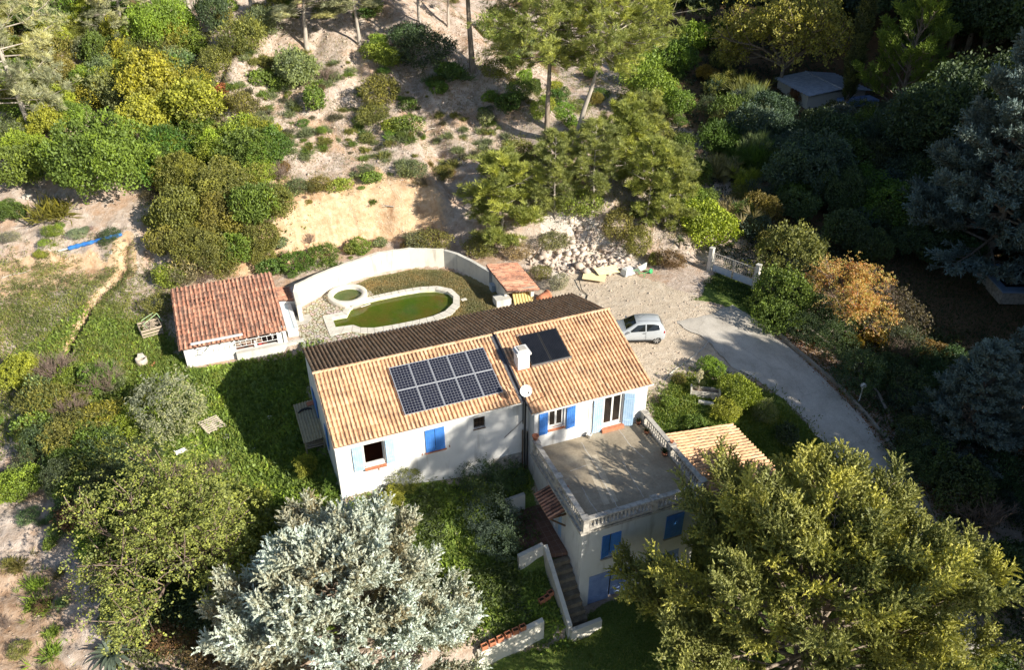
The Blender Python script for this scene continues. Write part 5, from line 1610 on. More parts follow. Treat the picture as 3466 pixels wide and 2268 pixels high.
# ------------------------------------------------------------------ loose things on the drive
o = MB(); corrugated(o, 1.35, 1.35, Matrix.Translation((20.05, 10.15, .95)) @ Matrix.Rotation(-1.0 + math.pi / 2 - .05, 4, 'Z') @ Matrix.Rotation(-.02, 4, 'X') @ Matrix.Rotation(.06, 4, 'Y'), .03, .2)
def sheet(name, c, rz, W, L, rx, ry, mat, label):
    q = MB(); corrugated(q, W, L, Matrix.Translation((-W / 2, -L / 2, 0)), .03, .19)
    b = q.build(name, mat); b.location = (c[0], c[1], hz(c[0], c[1]) + c[2]); b.rotation_euler = (rx, ry, rz)
    return tag(b, label, 'sheet')
sheet('corrugated_sheet', (21.0, 10.4, .22), 1.0, 1.15, 1.6, .05, .05, M_CREAM, 'cream corrugated sheet on the rubble, nearer the pump house')
sheet('corrugated_sheet', (22.2, 10.75, .30), 1.55, .95, 1.7, .03, -.10, M_CREAM, 'cream corrugated sheet lying askew between the rubble and the white sack')
q = MB(); q.box((0, 0, .25), (.95, .6, .42), taper=.82); q.box((0, 0, .50), (.8, .5, .10), taper=.6)
b = q.build('white_sack', plain('white_woven_sack', (.78, .78, .74), (.70, .72, .68), 6, .8, .2, .4)); b.location = (23.55, 10.15, hz(23.55, 10.15)); b.rotation_euler = (0, .04, .25); tag(b, 'bulging white sack between the cream sheets and the wheelbarrow', 'sack')
wb = empty('wheelbarrow', (24.55, 9.6, hz(24.55, 9.6)), .35, 'tipped pale green wheelbarrow with green wheel at the edge of the gravel', 'wheelbarrow')
q = MB(); v = [(-.28, -.2, .25), (.28, -.2, .25), (.28, .2, .25), (-.28, .2, .25), (-.48, -.34, .58), (.52, -.34, .62), (.52, .34, .62), (-.48, .34, .58)]
q.add(v, [(3, 2, 1, 0), (0, 1, 5, 4), (1, 2, 6, 5), (2, 3, 7, 6), (3, 0, 4, 7)])
q.add([(p[0] * .94, p[1] * .94, p[2] + .02) for p in v], [(0, 1, 2, 3), (4, 5, 1, 0), (5, 6, 2, 1), (6, 7, 3, 2), (7, 4, 0, 3)])
tray = q.build('tray', plain('galvanised_tray', (.62, .66, .62), (.54, .58, .54), 4, .4, .5, .1, metal=.2), wb); tray.rotation_euler = (-.75, 0, 0); tray.location = (0, .05, .1)
M_GREENP = plain('green_paint', (.05, .36, .12), (.06, .42, .16), 4, .5)
q = MB(); q.lathe((.60, -.12, .18), [(.05, -.04), (.17, -.045), (.18, 0), (.17, .045), (.05, .04)], 18, M=Matrix.Rotation(1.2, 3, 'X')); q.build('wheel', M_GREENP, wb)
q = MB()
for y in (-.25, .25):
    q.tube([(.6, y * .2 - .1, .2), (.1, y, .35), (-.4, y * 1.1, .45), (-.95, y * 1.15, .62)], .018, 6)
    q.tube([(-.1, y, .38), (-.25, y, .02), (-.4, y, .4)], .016, 6)
q.build('frame', M_GREENP, wb)
# black cable hanging at the rubble
q = MB(); pts = [(19.9, 10.6, .2), (19.7, 10.0, .15), (19.5, 9.3, .08), (19.6, 8.6, .05), (19.0, 7.7, .05), (18.5, 7.2, .05)]
q.tube([(x, y, hz(x, y) + z) for x, y, z in pts], .03, 6); tag(q.build('cable', M_BLACK), 'black cable trailing from the rubble towards the house roof', 'cable')
# stones of the rubble heap: loose broken limestone nobody could count
def rock_mesh(seed, mat):
    r = np.random.default_rng(seed)
    ph, th = np.meshgrid(np.linspace(0, math.pi, 5), np.linspace(0, 2 * math.pi, 7)[:-1], indexing='ij')
    return None
def rocks(name, pts, sizes, mat, seed=0):
    r = np.random.default_rng(seed)
    base = np.array([(x, y, z) for x in (-1, 1) for y in (-1, 1) for z in (-1, 1)], float)
    fc = np.array([(0, 1, 3, 2), (4, 6, 7, 5), (0, 4, 5, 1), (2, 3, 7, 6), (0, 2, 6, 4), (1, 5, 7, 3)])
    n = len(pts)
    jit = base[None] * (1 + r.uniform(-.45, .25, (n, 8, 3))) * r.uniform(.35, 1, (n, 1, 3))
    a = r.uniform(0, 6.28, (n, 3))
    def rot(ax, an):
        c, s = np.cos(an), np.sin(an); M = np.zeros((n, 3, 3)); i, j = [(1, 2), (0, 2), (0, 1)][ax]
        M[:, ax, ax] = 1; M[:, i, i] = c; M[:, j, j] = c; M[:, i, j] = -s; M[:, j, i] = s
        return M
    R = rot(2, a[:, 0]) @ rot(0, a[:, 1] * .3) @ rot(1, a[:, 2] * .3)
    V = np.einsum('nij,nkj->nki', R, jit) * np.asarray(sizes)[:, None, None] * .5 + np.asarray(pts)[:, None, :]
    F_ = (fc[None] + np.arange(n)[:, None, None] * 8).reshape(-1, 4)
    return link(name, np_mesh(name, V.reshape(-1, 3), F_, mat))
def scatter(poly, n, seed, soft=.6):
    r = np.random.default_rng(seed)
    P = np.array(poly); lo, hi = P.min(0) - soft, P.max(0) + soft
    out = []
    while len(out) < n:
        q_ = r.uniform(lo, hi, (n * 3, 2))
        d = sdf(q_[:, 0], q_[:, 1], poly) + r.uniform(-soft, soft, len(q_))
        out += list(map(tuple, q_[d < 0]))
    return np.array(out[:n])
RUB = polyg([(1290, 520), (1330, 505), (1400, 540), (1440, 590), (1470, 620), (1380, 640), (1300, 640), (1240, 610)])
p = scatter(RUB, 900, 3, .8)
sz = np.clip(np.random.default_rng(4).lognormal(-2.3, .75, 900), .04, .9)
tag(rocks('rubble', np.column_stack([p, height(p[:, 0], p[:, 1]) + sz * .25]), sz, M_RUBBLE, 5), kind='stuff')
HILLP = polyg([(470, 60), (700, 40), (1050, 40), (1290, 250), (1180, 350), (1040, 420), (760, 470), (650, 380), (520, 220)])
p = scatter(HILLP, 3800, 6, 1.5)
sz = np.abs(np.random.default_rng(7).normal(0, .075, 3800)) + .03
tag(rocks('scree', np.column_stack([p, height(p[:, 0], p[:, 1]) + sz * .15]), sz, M_RUBBLE, 8), kind='stuff')
p = np.concatenate([scatter([(-26, 18), (-12, 19), (-8, 20), (-9, 22), (-20, 26)], 500, 9), scatter([(-30, 4), (-14, -2), (-11, -14), (-9, -20), (-28, -20)], 900, 10), scatter([(17, 6), (20, -1.5), (25, -2), (28, 2), (25, 9), (19, 11)], 700, 11)])
sz = np.abs(np.random.default_rng(12).normal(0, .05, len(p))) + .02
tag(rocks('loose_stones', np.column_stack([p, height(p[:, 0], p[:, 1]) + sz * .15]), sz, M_RUBBLE, 13), kind='stuff')
# ------------------------------------------------------------------ plants: templates
LM_BROAD = leaf_mat('broad_leaf', (.42, .48, .40), (1, 1, 1), (1.75, 1.70, 1.0), .22, .03)
LM_NEEDLE = leaf_mat('needle_leaf', (.45, .50, .45), (1, 1, 1), (1.95, 1.78, 1.15), .18, .03)
LM_GLAUCOUS = leaf_mat('glaucous_needles', (.62, .44, .20), (.95, .92, .76), (1.42, 1.52, 1.55), .22, .06, (1.0, 1.0, .8))
LM_AUTUMN = leaf_mat('autumn_leaf', (1.0, .42, .24), (1, .92, .42), (.72, .95, .34), .40, .05, (1.1, .9, .5))

def unit(v):
    return v / (np.linalg.norm(v, axis=-1, keepdims=True) + 1e-9)

def frames(dirs, r):
    """rotation matrices whose third column is dir, with random spin"""
    d = unit(np.asarray(dirs, float)); n = len(d)
    a = unit(r.normal(size=(n, 3)))
    u = unit(np.cross(d, a)); w = np.cross(d, u)
    return np.stack([u, w, d], -1)

def rand_dirs(n, r):
    return unit(r.normal(size=(n, 3)))

def quads(cent, ax, up, L, W):
    """leaf-shaped quads: centre, length axis, width axis"""
    a = ax * (L * .5)[:, None]; b = up * (W * .5)[:, None]
    V = np.stack([cent - a, cent - a * .1 + b, cent + a, cent - a * .1 - b], 1)
    return V.reshape(-1, 3), np.arange(len(cent) * 4).reshape(-1, 4)

def tris(cent, ax, up, L, W):
    """narrow pointed leaves: one triangle each"""
    a = ax * (L * .5)[:, None]; b = up * (W * .5)[:, None]
    V = np.stack([cent - a + b, cent - a - b, cent + a], 1)
    return V.reshape(-1, 3), np.arange(len(cent) * 3).reshape(-1, 3)

def t_cluster(seed, n, R, L, W, updir=.35, flat=.8):
    r = np.random.default_rng(seed)
    c = rand_dirs(n, r) * (r.random(n) ** .4 * R)[:, None]; c[:, 2] *= flat
    ax = unit(rand_dirs(n, r) + np.array([0, 0, updir])); up = unit(np.cross(ax, rand_dirs(n, r)))
    l = L * r.uniform(.7, 1.25, n)
    V, F = quads(c, ax, up, l, l * W / L)
    return V, F, np.repeat(r.uniform(-.25, .25, n), 4)

def t_plume(seed, n, L, W, leaf, wid, curl=.15, subs=7):
    """pointed conifer spray along +z: a central shoot with side shoots, each clad in small scale leaves"""
    r = np.random.default_rng(seed)
    cents, axs, ts = [], [], []
    sh = [(np.zeros(3), np.array([0, 0, 1.]), L)]
    for i in range(subs):
        s = L * (.08 + .72 * i / subs); a = i * 2.4 + r.normal(0, .3)
        d = unit(np.array([math.cos(a), math.sin(a) * .5, .95]))
        sh.append((np.array([0, 0, s]), d, W * (1.35 - .75 * s / L) * r.uniform(.8, 1.2)))
    tot = sum(x[2] for x in sh)
    for o, d, ll in sh:
        k = max(3, int(n * ll / tot))
        t = np.linspace(.05, 1, k)
        cents.append(o + d * (ll * t)[:, None] + r.normal(0, .022 * L, (k, 3)) * (1 - .6 * t)[:, None])
        axs.append(unit(d + r.normal(0, .38, (k, 3)))); ts.append(.26 * t + o[2] / L * .34)
    c, ax, t = np.concatenate(cents), np.concatenate(axs), np.concatenate(ts)
    c[:, 1] += curl * (c[:, 2] / L) ** 2 * L
    m_ = len(c)
    up = unit(np.cross(ax, rand_dirs(m_, r)))
    l = leaf * r.uniform(.7, 1.3, m_)
    V, F = tris(c, ax, up, l, l * wid / leaf)
    return V, F, np.repeat(t - .30 + r.uniform(-.12, .12, m_), 3)

def t_needles(seed, n, L, W, spread=.9):
    r = np.random.default_rng(seed)
    d = unit(rand_dirs(n, r) * np.array([1, 1, .8]) + np.array([0, 0, .75 / spread]))
    l = L * r.uniform(.7, 1.2, n)
    base = rand_dirs(n, r) * .04 + d * 0
    up = unit(np.cross(d, rand_dirs(n, r)))
    V, F = quads(base + d * (l * .5)[:, None], d, up, l, np.full(n, W))
    return V, F, np.repeat(r.uniform(-.15, .15, n), 4)

def place(T, P, D, S, tint, r):
    V, F, tt = T
    n, k = len(P), len(V)
    R = frames(D, r)
    out = np.einsum('nij,kj->nki', R, V) * np.asarray(S)[:, None, None] + np.asarray(P)[:, None, :]
    FF = F[None] + (np.arange(n) * k)[:, None, None]
    ti = np.clip(np.asarray(tint)[:, None] + tt[None], 0, 1)
    return out.reshape(-1, 3), FF.reshape(-1, F.shape[1]), ti.ravel()

def join(parts):
    V, F, T, o = [], [], [], 0
    for v, f, t in parts:
        V.append(v); F.append(f + o); T.append(t); o += len(v)
    return np.concatenate(V), np.concatenate(F), np.concatenate(T)

def segs_mesh(segs, r0, r1, k=4):
    """tapered twigs: segs (n,2,3)"""
    segs = np.asarray(segs, float); n = len(segs)
    R = frames(segs[:, 1] - segs[:, 0], np.random.default_rng(1))
    an = np.arange(k) * 2 * math.pi / k
    ring = np.stack([np.cos(an), np.sin(an), np.zeros(k)], 1)
    rr = np.einsum('nij,kj->nki', R, ring)
    a = segs[:, None, 0] + rr * np.asarray(r0)[:, None, None]; b = segs[:, None, 1] + rr * np.asarray(r1)[:, None, None]
    V = np.concatenate([a, b], 1)
    f = np.array([(i, (i + 1) % k, k + (i + 1) % k, k + i) for i in range(k)])
    F = f[None] + (np.arange(n) * 2 * k)[:, None, None]
    return V.reshape(-1, 3), F.reshape(-1, 4), np.full(n * 2 * k, .5)

MESH = {}
def mk(name, parts, mat):
    V, F, T = join(parts)
    return np_mesh(name, V, F, mat, tint=T)

# ---- round bush, unit height of crown centre at z = .6 r
def bush_mesh(name, seed, r0, lobes, n, T, mat, squash=.8, size=(.8, 1.25), lob=.55, rough=.25, inner=.15, outr=(.25, .62)):
    r = np.random.default_rng(seed)
    L = []
    for i in range(lobes):
        d = rand_dirs(1, r)[0]; d[2] = abs(d[2]) * .9 - .15
        L.append((d * r0 * r.uniform(*outr), r0 * r.uniform(.7, 1.25) * lob, r.uniform(.25, .75)))
    P, D, ti = [], [], []
    w = np.array([l[1] ** 2 for l in L]); w /= w.sum()
    for (c, R, t), k in zip(L, (w * n).astype(int) + 1):
        d = rand_dirs(k, r)
        p = c + d * R * (1 - r.random(k)[:, None] ** 2 * rough) + r.normal(0, R * .06, (k, 3))
        p += d * (R * r.uniform(.05, .45, k) * (r.random(k) < .16))[:, None]
        # keep the outer surface of the union
        keep = np.ones(k, bool)
        for c2, R2, _ in L:
            if c2 is not c:
                keep &= (np.linalg.norm(p - c2, axis=1) > R2 * .80) | (r.random(k) < inner)
        P.append(p[keep]); D.append(unit(d[keep] + np.array([0, 0, .5]) + r.normal(0, .3, (keep.sum(), 3)))); ti.append(np.clip(t + r.normal(0, .13, keep.sum()), 0, 1))
    P, D, ti = np.concatenate(P), np.concatenate(D), np.concatenate(ti)
    P[:, 2] = P[:, 2] * squash + r0 * .58
    low = P[:, 2] > -.02 * r0
    P, D, ti = P[low], D[low], ti[low]
    parts = [place(T, P, D, r.uniform(size[0], size[1], len(P)), ti, r)]
    return mk(name, parts, mat)

# ---- branching skeletons
def skeleton(seed, h, spread, n1, levels=3, up=.5, first=.25, wig=.25, kids=(3, 5), shrink=.62, rad=.09, multi=1):
    r = np.random.default_rng(seed)
    segs, R0, R1, tips = [], [], [], []
    def grow(p, d, L, rd, lev):
        n = 3
        for i in range(n):
            d = unit(d + r.normal(0, wig, 3) * .5 + np.array([0, 0, up * .12]))
            q = p + d * L / n
            segs.append((p, q)); R0.append(rd * (1 - .25 * i / n)); R1.append(rd * (1 - .25 * (i + 1) / n))
            if lev < levels and i >= 1 or (lev == levels and i == 2):
                if lev == levels:
                    tips.append((q, d))
                else:
                    for _ in range(r.integers(*kids)):
                        nd = unit(d + rand_dirs(1, r)[0] * spread + np.array([0, 0, up * .3]))
                        grow(q, nd, L * shrink * r.uniform(.75, 1.2), rd * .55, lev + 1)
            elif lev == levels and i == 1:
                tips.append((q, d))
            p = q
    for k in range(multi):
        d0 = unit(np.array([0, 0, 1.]) + (rand_dirs(1, r)[0] * np.array([1, 1, 0]) * (.5 if multi > 1 else .08)))
        p = np.array([0, 0, 0.]); top = h * first
        segs.append((p, p + d0 * top)); R0.append(rad * 1.25); R1.append(rad)
        for i in range(n1):
            a = 2 * math.pi * (i + r.random()) / n1
            nd = unit(np.array([math.cos(a) * spread, math.sin(a) * spread, up + r.uniform(0, .6)]))
            grow(p + d0 * top * r.uniform(.75, 1), nd, h * .42 * r.uniform(.8, 1.15), rad * .6, 1)
    return np.array(segs), np.array(R0), np.array(R1), np.array([t[0] for t in tips]), np.array([t[1] for t in tips])

# ---- conifers with fans of sprays
def conifer(seed, h, rad, nb, prof, lift, T, mat, size, m=7, t0=.06, plume_up=.35, trunk_r=.22, name='crown', lead=3, tint_amp=.2, twigs=True, fan=.5, dens=1.0, inner=.3, lvar=(.78, 1.12)):
    r = np.random.default_rng(seed)
    P, D, S, ti, segs, ra, rb_ = [], [], [], [], [], [], []
    for i in range(nb):
        t = t0 + (1 - t0) * ((i + r.random() * .8) / nb) ** .9
        az = i * 2.39996 + r.normal(0, .25)
        Lb = rad * prof(t) * r.uniform(*lvar)
        z0 = h * t * .97
        el = lift(t) + r.normal(0, .10)
        d = np.array([math.cos(az) * math.cos(el), math.sin(az) * math.cos(el), math.sin(el)])
        sdv = np.array([-math.sin(az), math.cos(az), 0])
        base = np.array([0, 0, z0])
        bt = r.uniform(.5 - tint_amp, .5 + tint_amp)
        mm = max(3, int(m * (Lb / rad + .25) * dens))
        pt = lambda s: base + d * Lb * s + np.array([0, 0, .10 * Lb * s * s])
        segs.append((pt(0), pt(.55))); ra.append(trunk_r * .30 * (Lb / rad + .2)); rb_.append(trunk_r * .16 * (Lb / rad + .2))
        segs.append((pt(.55), pt(1.))); ra.append(trunk_r * .16 * (Lb / rad + .2)); rb_.append(.012)
        for j in range(mm):
            s = inner + (1 - inner) * (j + r.random()) / mm
            for sg in (-1, 1):
                bl = Lb * fan * (1.05 - s * .8) * r.uniform(.5, 1.1)
                bd = unit(d * .75 + sdv * sg * r.uniform(.25, .85) + np.array([0, 0, r.normal(.10, .15)]))
                q = pt(s)
                if twigs:
                    segs.append((q, q + bd * bl)); ra.append(.018); rb_.append(.008)
                for f in ((.45, 1.0) if bl > .5 else (.9,)):
                    P.append(q + bd * bl * f + r.normal(0, .05, 3)); D.append(unit(bd * .7 + d * .3 + np.array([0, 0, plume_up]) + r.normal(0, .11, 3)))
                    S.append(r.uniform(*size) * (.8 + .25 * f)); ti.append(np.clip(bt + r.normal(0, .12), 0, 1))
        P.append(pt(.97)); D.append(unit(d + np.array([0, 0, plume_up]))); S.append(size[1]); ti.append(np.clip(bt + .1, 0, 1))
    for k in range(lead):
        P.append(np.array([0, 0, h * (.94 + .02 * k)]) + r.normal(0, .06, 3)); D.append(np.array([r.normal(0, .12), r.normal(0, .12), 1.])); S.append(size[1]); ti.append(.6)
    P, D = np.array(P), np.array(D)
    cr = mk(name, [place(T, P, D, np.array(S), np.array(ti), r)], mat)
    tr = [segs_mesh(np.array(segs), np.array(ra), np.array(rb_))]
    zz = np.linspace(-.5, h * .98, 9); w = np.cumsum(r.normal(0, .04, (9, 2)), 0) * .4; w[0] = 0
    ax = np.column_stack([w, zz]); rr_ = trunk_r * (1 - np.linspace(0, .93, 9))
    tr.append(segs_mesh(np.stack([ax[:-1], ax[1:]], 1), rr_[:-1], rr_[1:], 8))
    V, F, Tt = join(tr)
    return cr, np_mesh('trunk', V, F, M_BARK)

# ---- Aleppo pine: bare trunk, airy rounded top of needle tufts
def pine(seed, h, rad, nb, crown0, T, size=(.8, 1.3), lean=(0, 0), trunk_r=.2, dens=1.0, flat=.5, barkm=None, tmean=.5):
    r = np.random.default_rng(seed)
    zz = np.linspace(0, 1, 9)
    ax = np.column_stack([lean[0] * zz ** 1.2, lean[1] * zz ** 1.2, h * zz]); ax[1:, :2] += np.cumsum(r.normal(0, .05, (8, 2)), 0) * .7
    ax = np.vstack([[ax[0] - np.array([0, 0, .6])], ax])
    at_ = lambda t: np.array([np.interp(t, zz, ax[1:, i]) for i in range(3)])
    segs, ra, rb_, P, D, S, ti = [], [], [], [], [], [], []
    for i in range(nb):
        t = crown0 + (1 - crown0) * ((i + r.random()) / nb)
        az = i * 2.39996 + r.normal(0, .4)
        u = (t - crown0) / (1 - crown0)
        Lb = rad * (math.sin(math.pi * (.18 + .74 * u)) ** .7) * r.uniform(.65, 1.1)
        el = -.12 + .85 * u + r.normal(0, .15)
        d = np.array([math.cos(az) * math.cos(el), math.sin(az) * math.cos(el), math.sin(el)])
        b = at_(t * .97)
        q1 = b + d * Lb * .5 + np.array([0, 0, .02]); q2 = q1 + unit(d + np.array([0, 0, .35])) * Lb * .5
        segs += [(b, q1), (q1, q2)]; ra += [trunk_r * .28, trunk_r * .18]; rb_ += [trunk_r * .18, .015]
        bt = np.clip(r.normal(tmean, .13), .1, .9)
        for j in range(int(9 * dens * (Lb / rad + .3))):
            s = r.uniform(.3, 1.0)
            q = b + (q1 - b) * s * 2 if s < .5 else q1 + (q2 - q1) * (s - .5) * 2
            bd = unit(d + rand_dirs(1, r)[0] * .9 + np.array([0, 0, .35])); bl = Lb * r.uniform(.12, .42)
            e = q + bd * bl * np.array([1, 1, flat + .3])
            segs.append((q, e)); ra.append(.016); rb_.append(.007)
            for k in range(5):
                P.append(q + (e - q) * r.uniform(.45, 1.05) + r.normal(0, .13, 3)); D.append(unit(bd * .6 + np.array([0, 0, .9]) + r.normal(0, .25, 3))); S.append(r.uniform(*size)); ti.append(np.clip(bt + r.normal(0, .12), 0, 1))
    cr = mk('crown', [place(T, np.array(P), np.array(D), np.array(S), np.array(ti), r)], LM_NEEDLE)
    rr_ = trunk_r * (1.15 - np.linspace(0, 1.05, len(ax)))
    V, F, Tt = join([segs_mesh(np.array(segs), np.array(ra), np.array(rb_)), segs_mesh(np.stack([ax[:-1], ax[1:]], 1), rr_[:-1], rr_[1:], 8)])
    return cr, np_mesh('trunk', V, F, barkm or M_BARK_PALE)

# ------------------------------------------------------------------ plant kinds
T_OAK = t_cluster(1, 9, .20, .13, .085, .4)
T_OAKS = t_cluster(2, 8, .13, .10, .06, .4)
T_FINE = t_cluster(3, 12, .16, .12, .035, .9)
T_OLIVE = t_cluster(4, 11, .17, .13, .04, .6)
T_YEL = t_cluster(5, 8, .26, .17, .12, .1)
T_LAUR = t_cluster(6, 9, .19, .15, .08, .3)
T_PINE = t_needles(7, 24, .30, .022)
T_PINEY = t_needles(8, 24, .28, .022, .7)
T_PLUME = t_plume(9, 200, .70, .25, .075, .040, subs=10)
T_PLUMEG = t_plume(10, 190, .62, .28, .078, .042, subs=10)
T_PLUMES = t_plume(11, 50, .5, .24, .12, .06)
T_SPIKE = t_needles(12, 22, .55, .03, .45)

BUSH = {}
for i in range(3):
    BUSH['oak', i] = bush_mesh('foliage', 100 + i, 1.6, 24, 1700, T_OAK, LM_BROAD, lob=.36, outr=(.35, .82))
    BUSH['small', i] = bush_mesh('foliage', 110 + i, .8, 9, 620, T_OAKS, LM_BROAD, squash=.75)
    BUSH['fine', i] = bush_mesh('foliage', 120 + i, 1.0, 10, 700, T_FINE, LM_BROAD, squash=.7, rough=.5)
    BUSH['olive', i] = bush_mesh('foliage', 130 + i, 1.6, 14, 1250, T_OLIVE, LM_BROAD, rough=.45, squash=.85)
    BUSH['laurel', i] = bush_mesh('foliage', 140 + i, 1.7, 15, 1300, T_LAUR, LM_BROAD, rough=.35, squash=.95)
    BUSH['big', i] = bush_mesh('foliage', 150 + i, 3.0, 46, 4200, T_OAK, LM_BROAD, lob=.27, size=(.9, 1.5), outr=(.4, .88))
    BUSH['yellow', i] = bush_mesh('foliage', 160 + i, 2.4, 26, 1800, T_YEL, LM_BROAD, lob=.34, rough=.5, inner=.4, outr=(.3, .88))
    r_ = np.random.default_rng(170 + i)
    n_ = 46
    d_ = unit(rand_dirs(n_, r_) * np.array([1, 1, .55]) + np.array([0, 0, .55]))
    BUSH['tuft', i] = mk('foliage', [place(t_needles(171 + i, 12, .30, .022, .6), np.column_stack([r_.normal(0, .16, (n_, 2)), r_.uniform(0, .1, n_)]), d_, r_.uniform(.6, 1.2, n_), r_.uniform(.2, .8, n_), r_)], LM_BROAD)
    BUSH['broom', i] = mk('foliage', [place(T_SPIKE, np.column_stack([r_.normal(0, .42, (260, 2)), np.abs(r_.normal(.45, .25, 260))]), unit(np.column_stack([r_.normal(0, .5, (260, 2)), np.ones(260)])), r_.uniform(.6, 1.1, 260), r_.uniform(.2, .8, 260), r_)], LM_BROAD)
    sg = skeleton(180 + i, 2.2, .75, 7, 3, .75, .1, .35, (3, 5), .62, .05, multi=2)
    V_, F_, T_ = segs_mesh(sg[0], sg[1] * .8, sg[2] * .7, 3)
    BUSH['bare', i] = np_mesh('twigs', V_, F_, M_TWIG)
BASE_R = {'oak': 1.6, 'small': .8, 'fine': 1.0, 'olive': 1.6, 'laurel': 1.7, 'big': 3.0, 'yellow': 2.4, 'tuft': .36, 'broom': .8, 'bare': 1.9}

PX_M = FPX / (IW / 2380.0)            # view pixels per metre at unit distance
prng = np.random.default_rng(99)
def bush(kind, vx, vy, rpx, col, label, cat='bush', name=None, group=None, var=None, tall=1.0, stems=True):
    """a bush whose crown centre is seen at a view pixel; rpx is its apparent radius"""
    p, t = ground(vx, vy, 1.0)
    for _ in range(2):
        r = rpx / (PX_M / t)
        p, t = ground(vx, vy, .58 * r * tall)
    r = rpx / (PX_M / t)
    v = int(prng.integers(0, 3)) if var is None else var
    s = r / BASE_R[kind] * prng.uniform(.97, 1.05)
    nm = name or {'bare': 'bare_shrub', 'tuft': 'herb_tuft', 'broom': 'broom_shrub'}.get(kind, 'bush')
    c = tuple(x * prng.uniform(.92, 1.08) for x in col)
    o = link(nm, BUSH[kind, v], None, (p[0], p[1], p[2] - .03), c)
    o.scale = (s * prng.uniform(.85, 1.22), s * prng.uniform(.85, 1.12), s * tall * prng.uniform(.85, 1.15))
    o.rotation_euler = (0, 0, prng.uniform(0, 6.28))
    return tag(o, label, cat, group)

def tree(name, crown, trunk, loc, col, label, s=1.0, rz=None, sz=None, cat='tree', group=None):
    e = empty(name, loc, prng.uniform(0, 6.28) if rz is None else rz, label, cat, group)
    e.scale = (s, s, sz or s)
    link('crown', crown, e, color=col)
    if trunk is not None:
        link('trunk', trunk, e)
    return e
# ------------------------------------------------------------------ plants: where each one stands
G1 = (.150, .215, .036)      # mid green
G2 = (.095, .150, .026)      # deep green
GY = (.300, .320, .045)      # yellow green
GB = (.210, .285, .040)      # bright green
OL = (.200, .200, .048)      # olive
GR = (.200, .230, .115)      # grey green
SG = (.270, .285, .205)      # silver grey
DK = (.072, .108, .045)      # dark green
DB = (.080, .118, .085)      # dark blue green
BR = (.170, .110, .055)      # brown
ST = (.300, .250, .130)      # straw
RD = (.420, .130, .050)      # russet

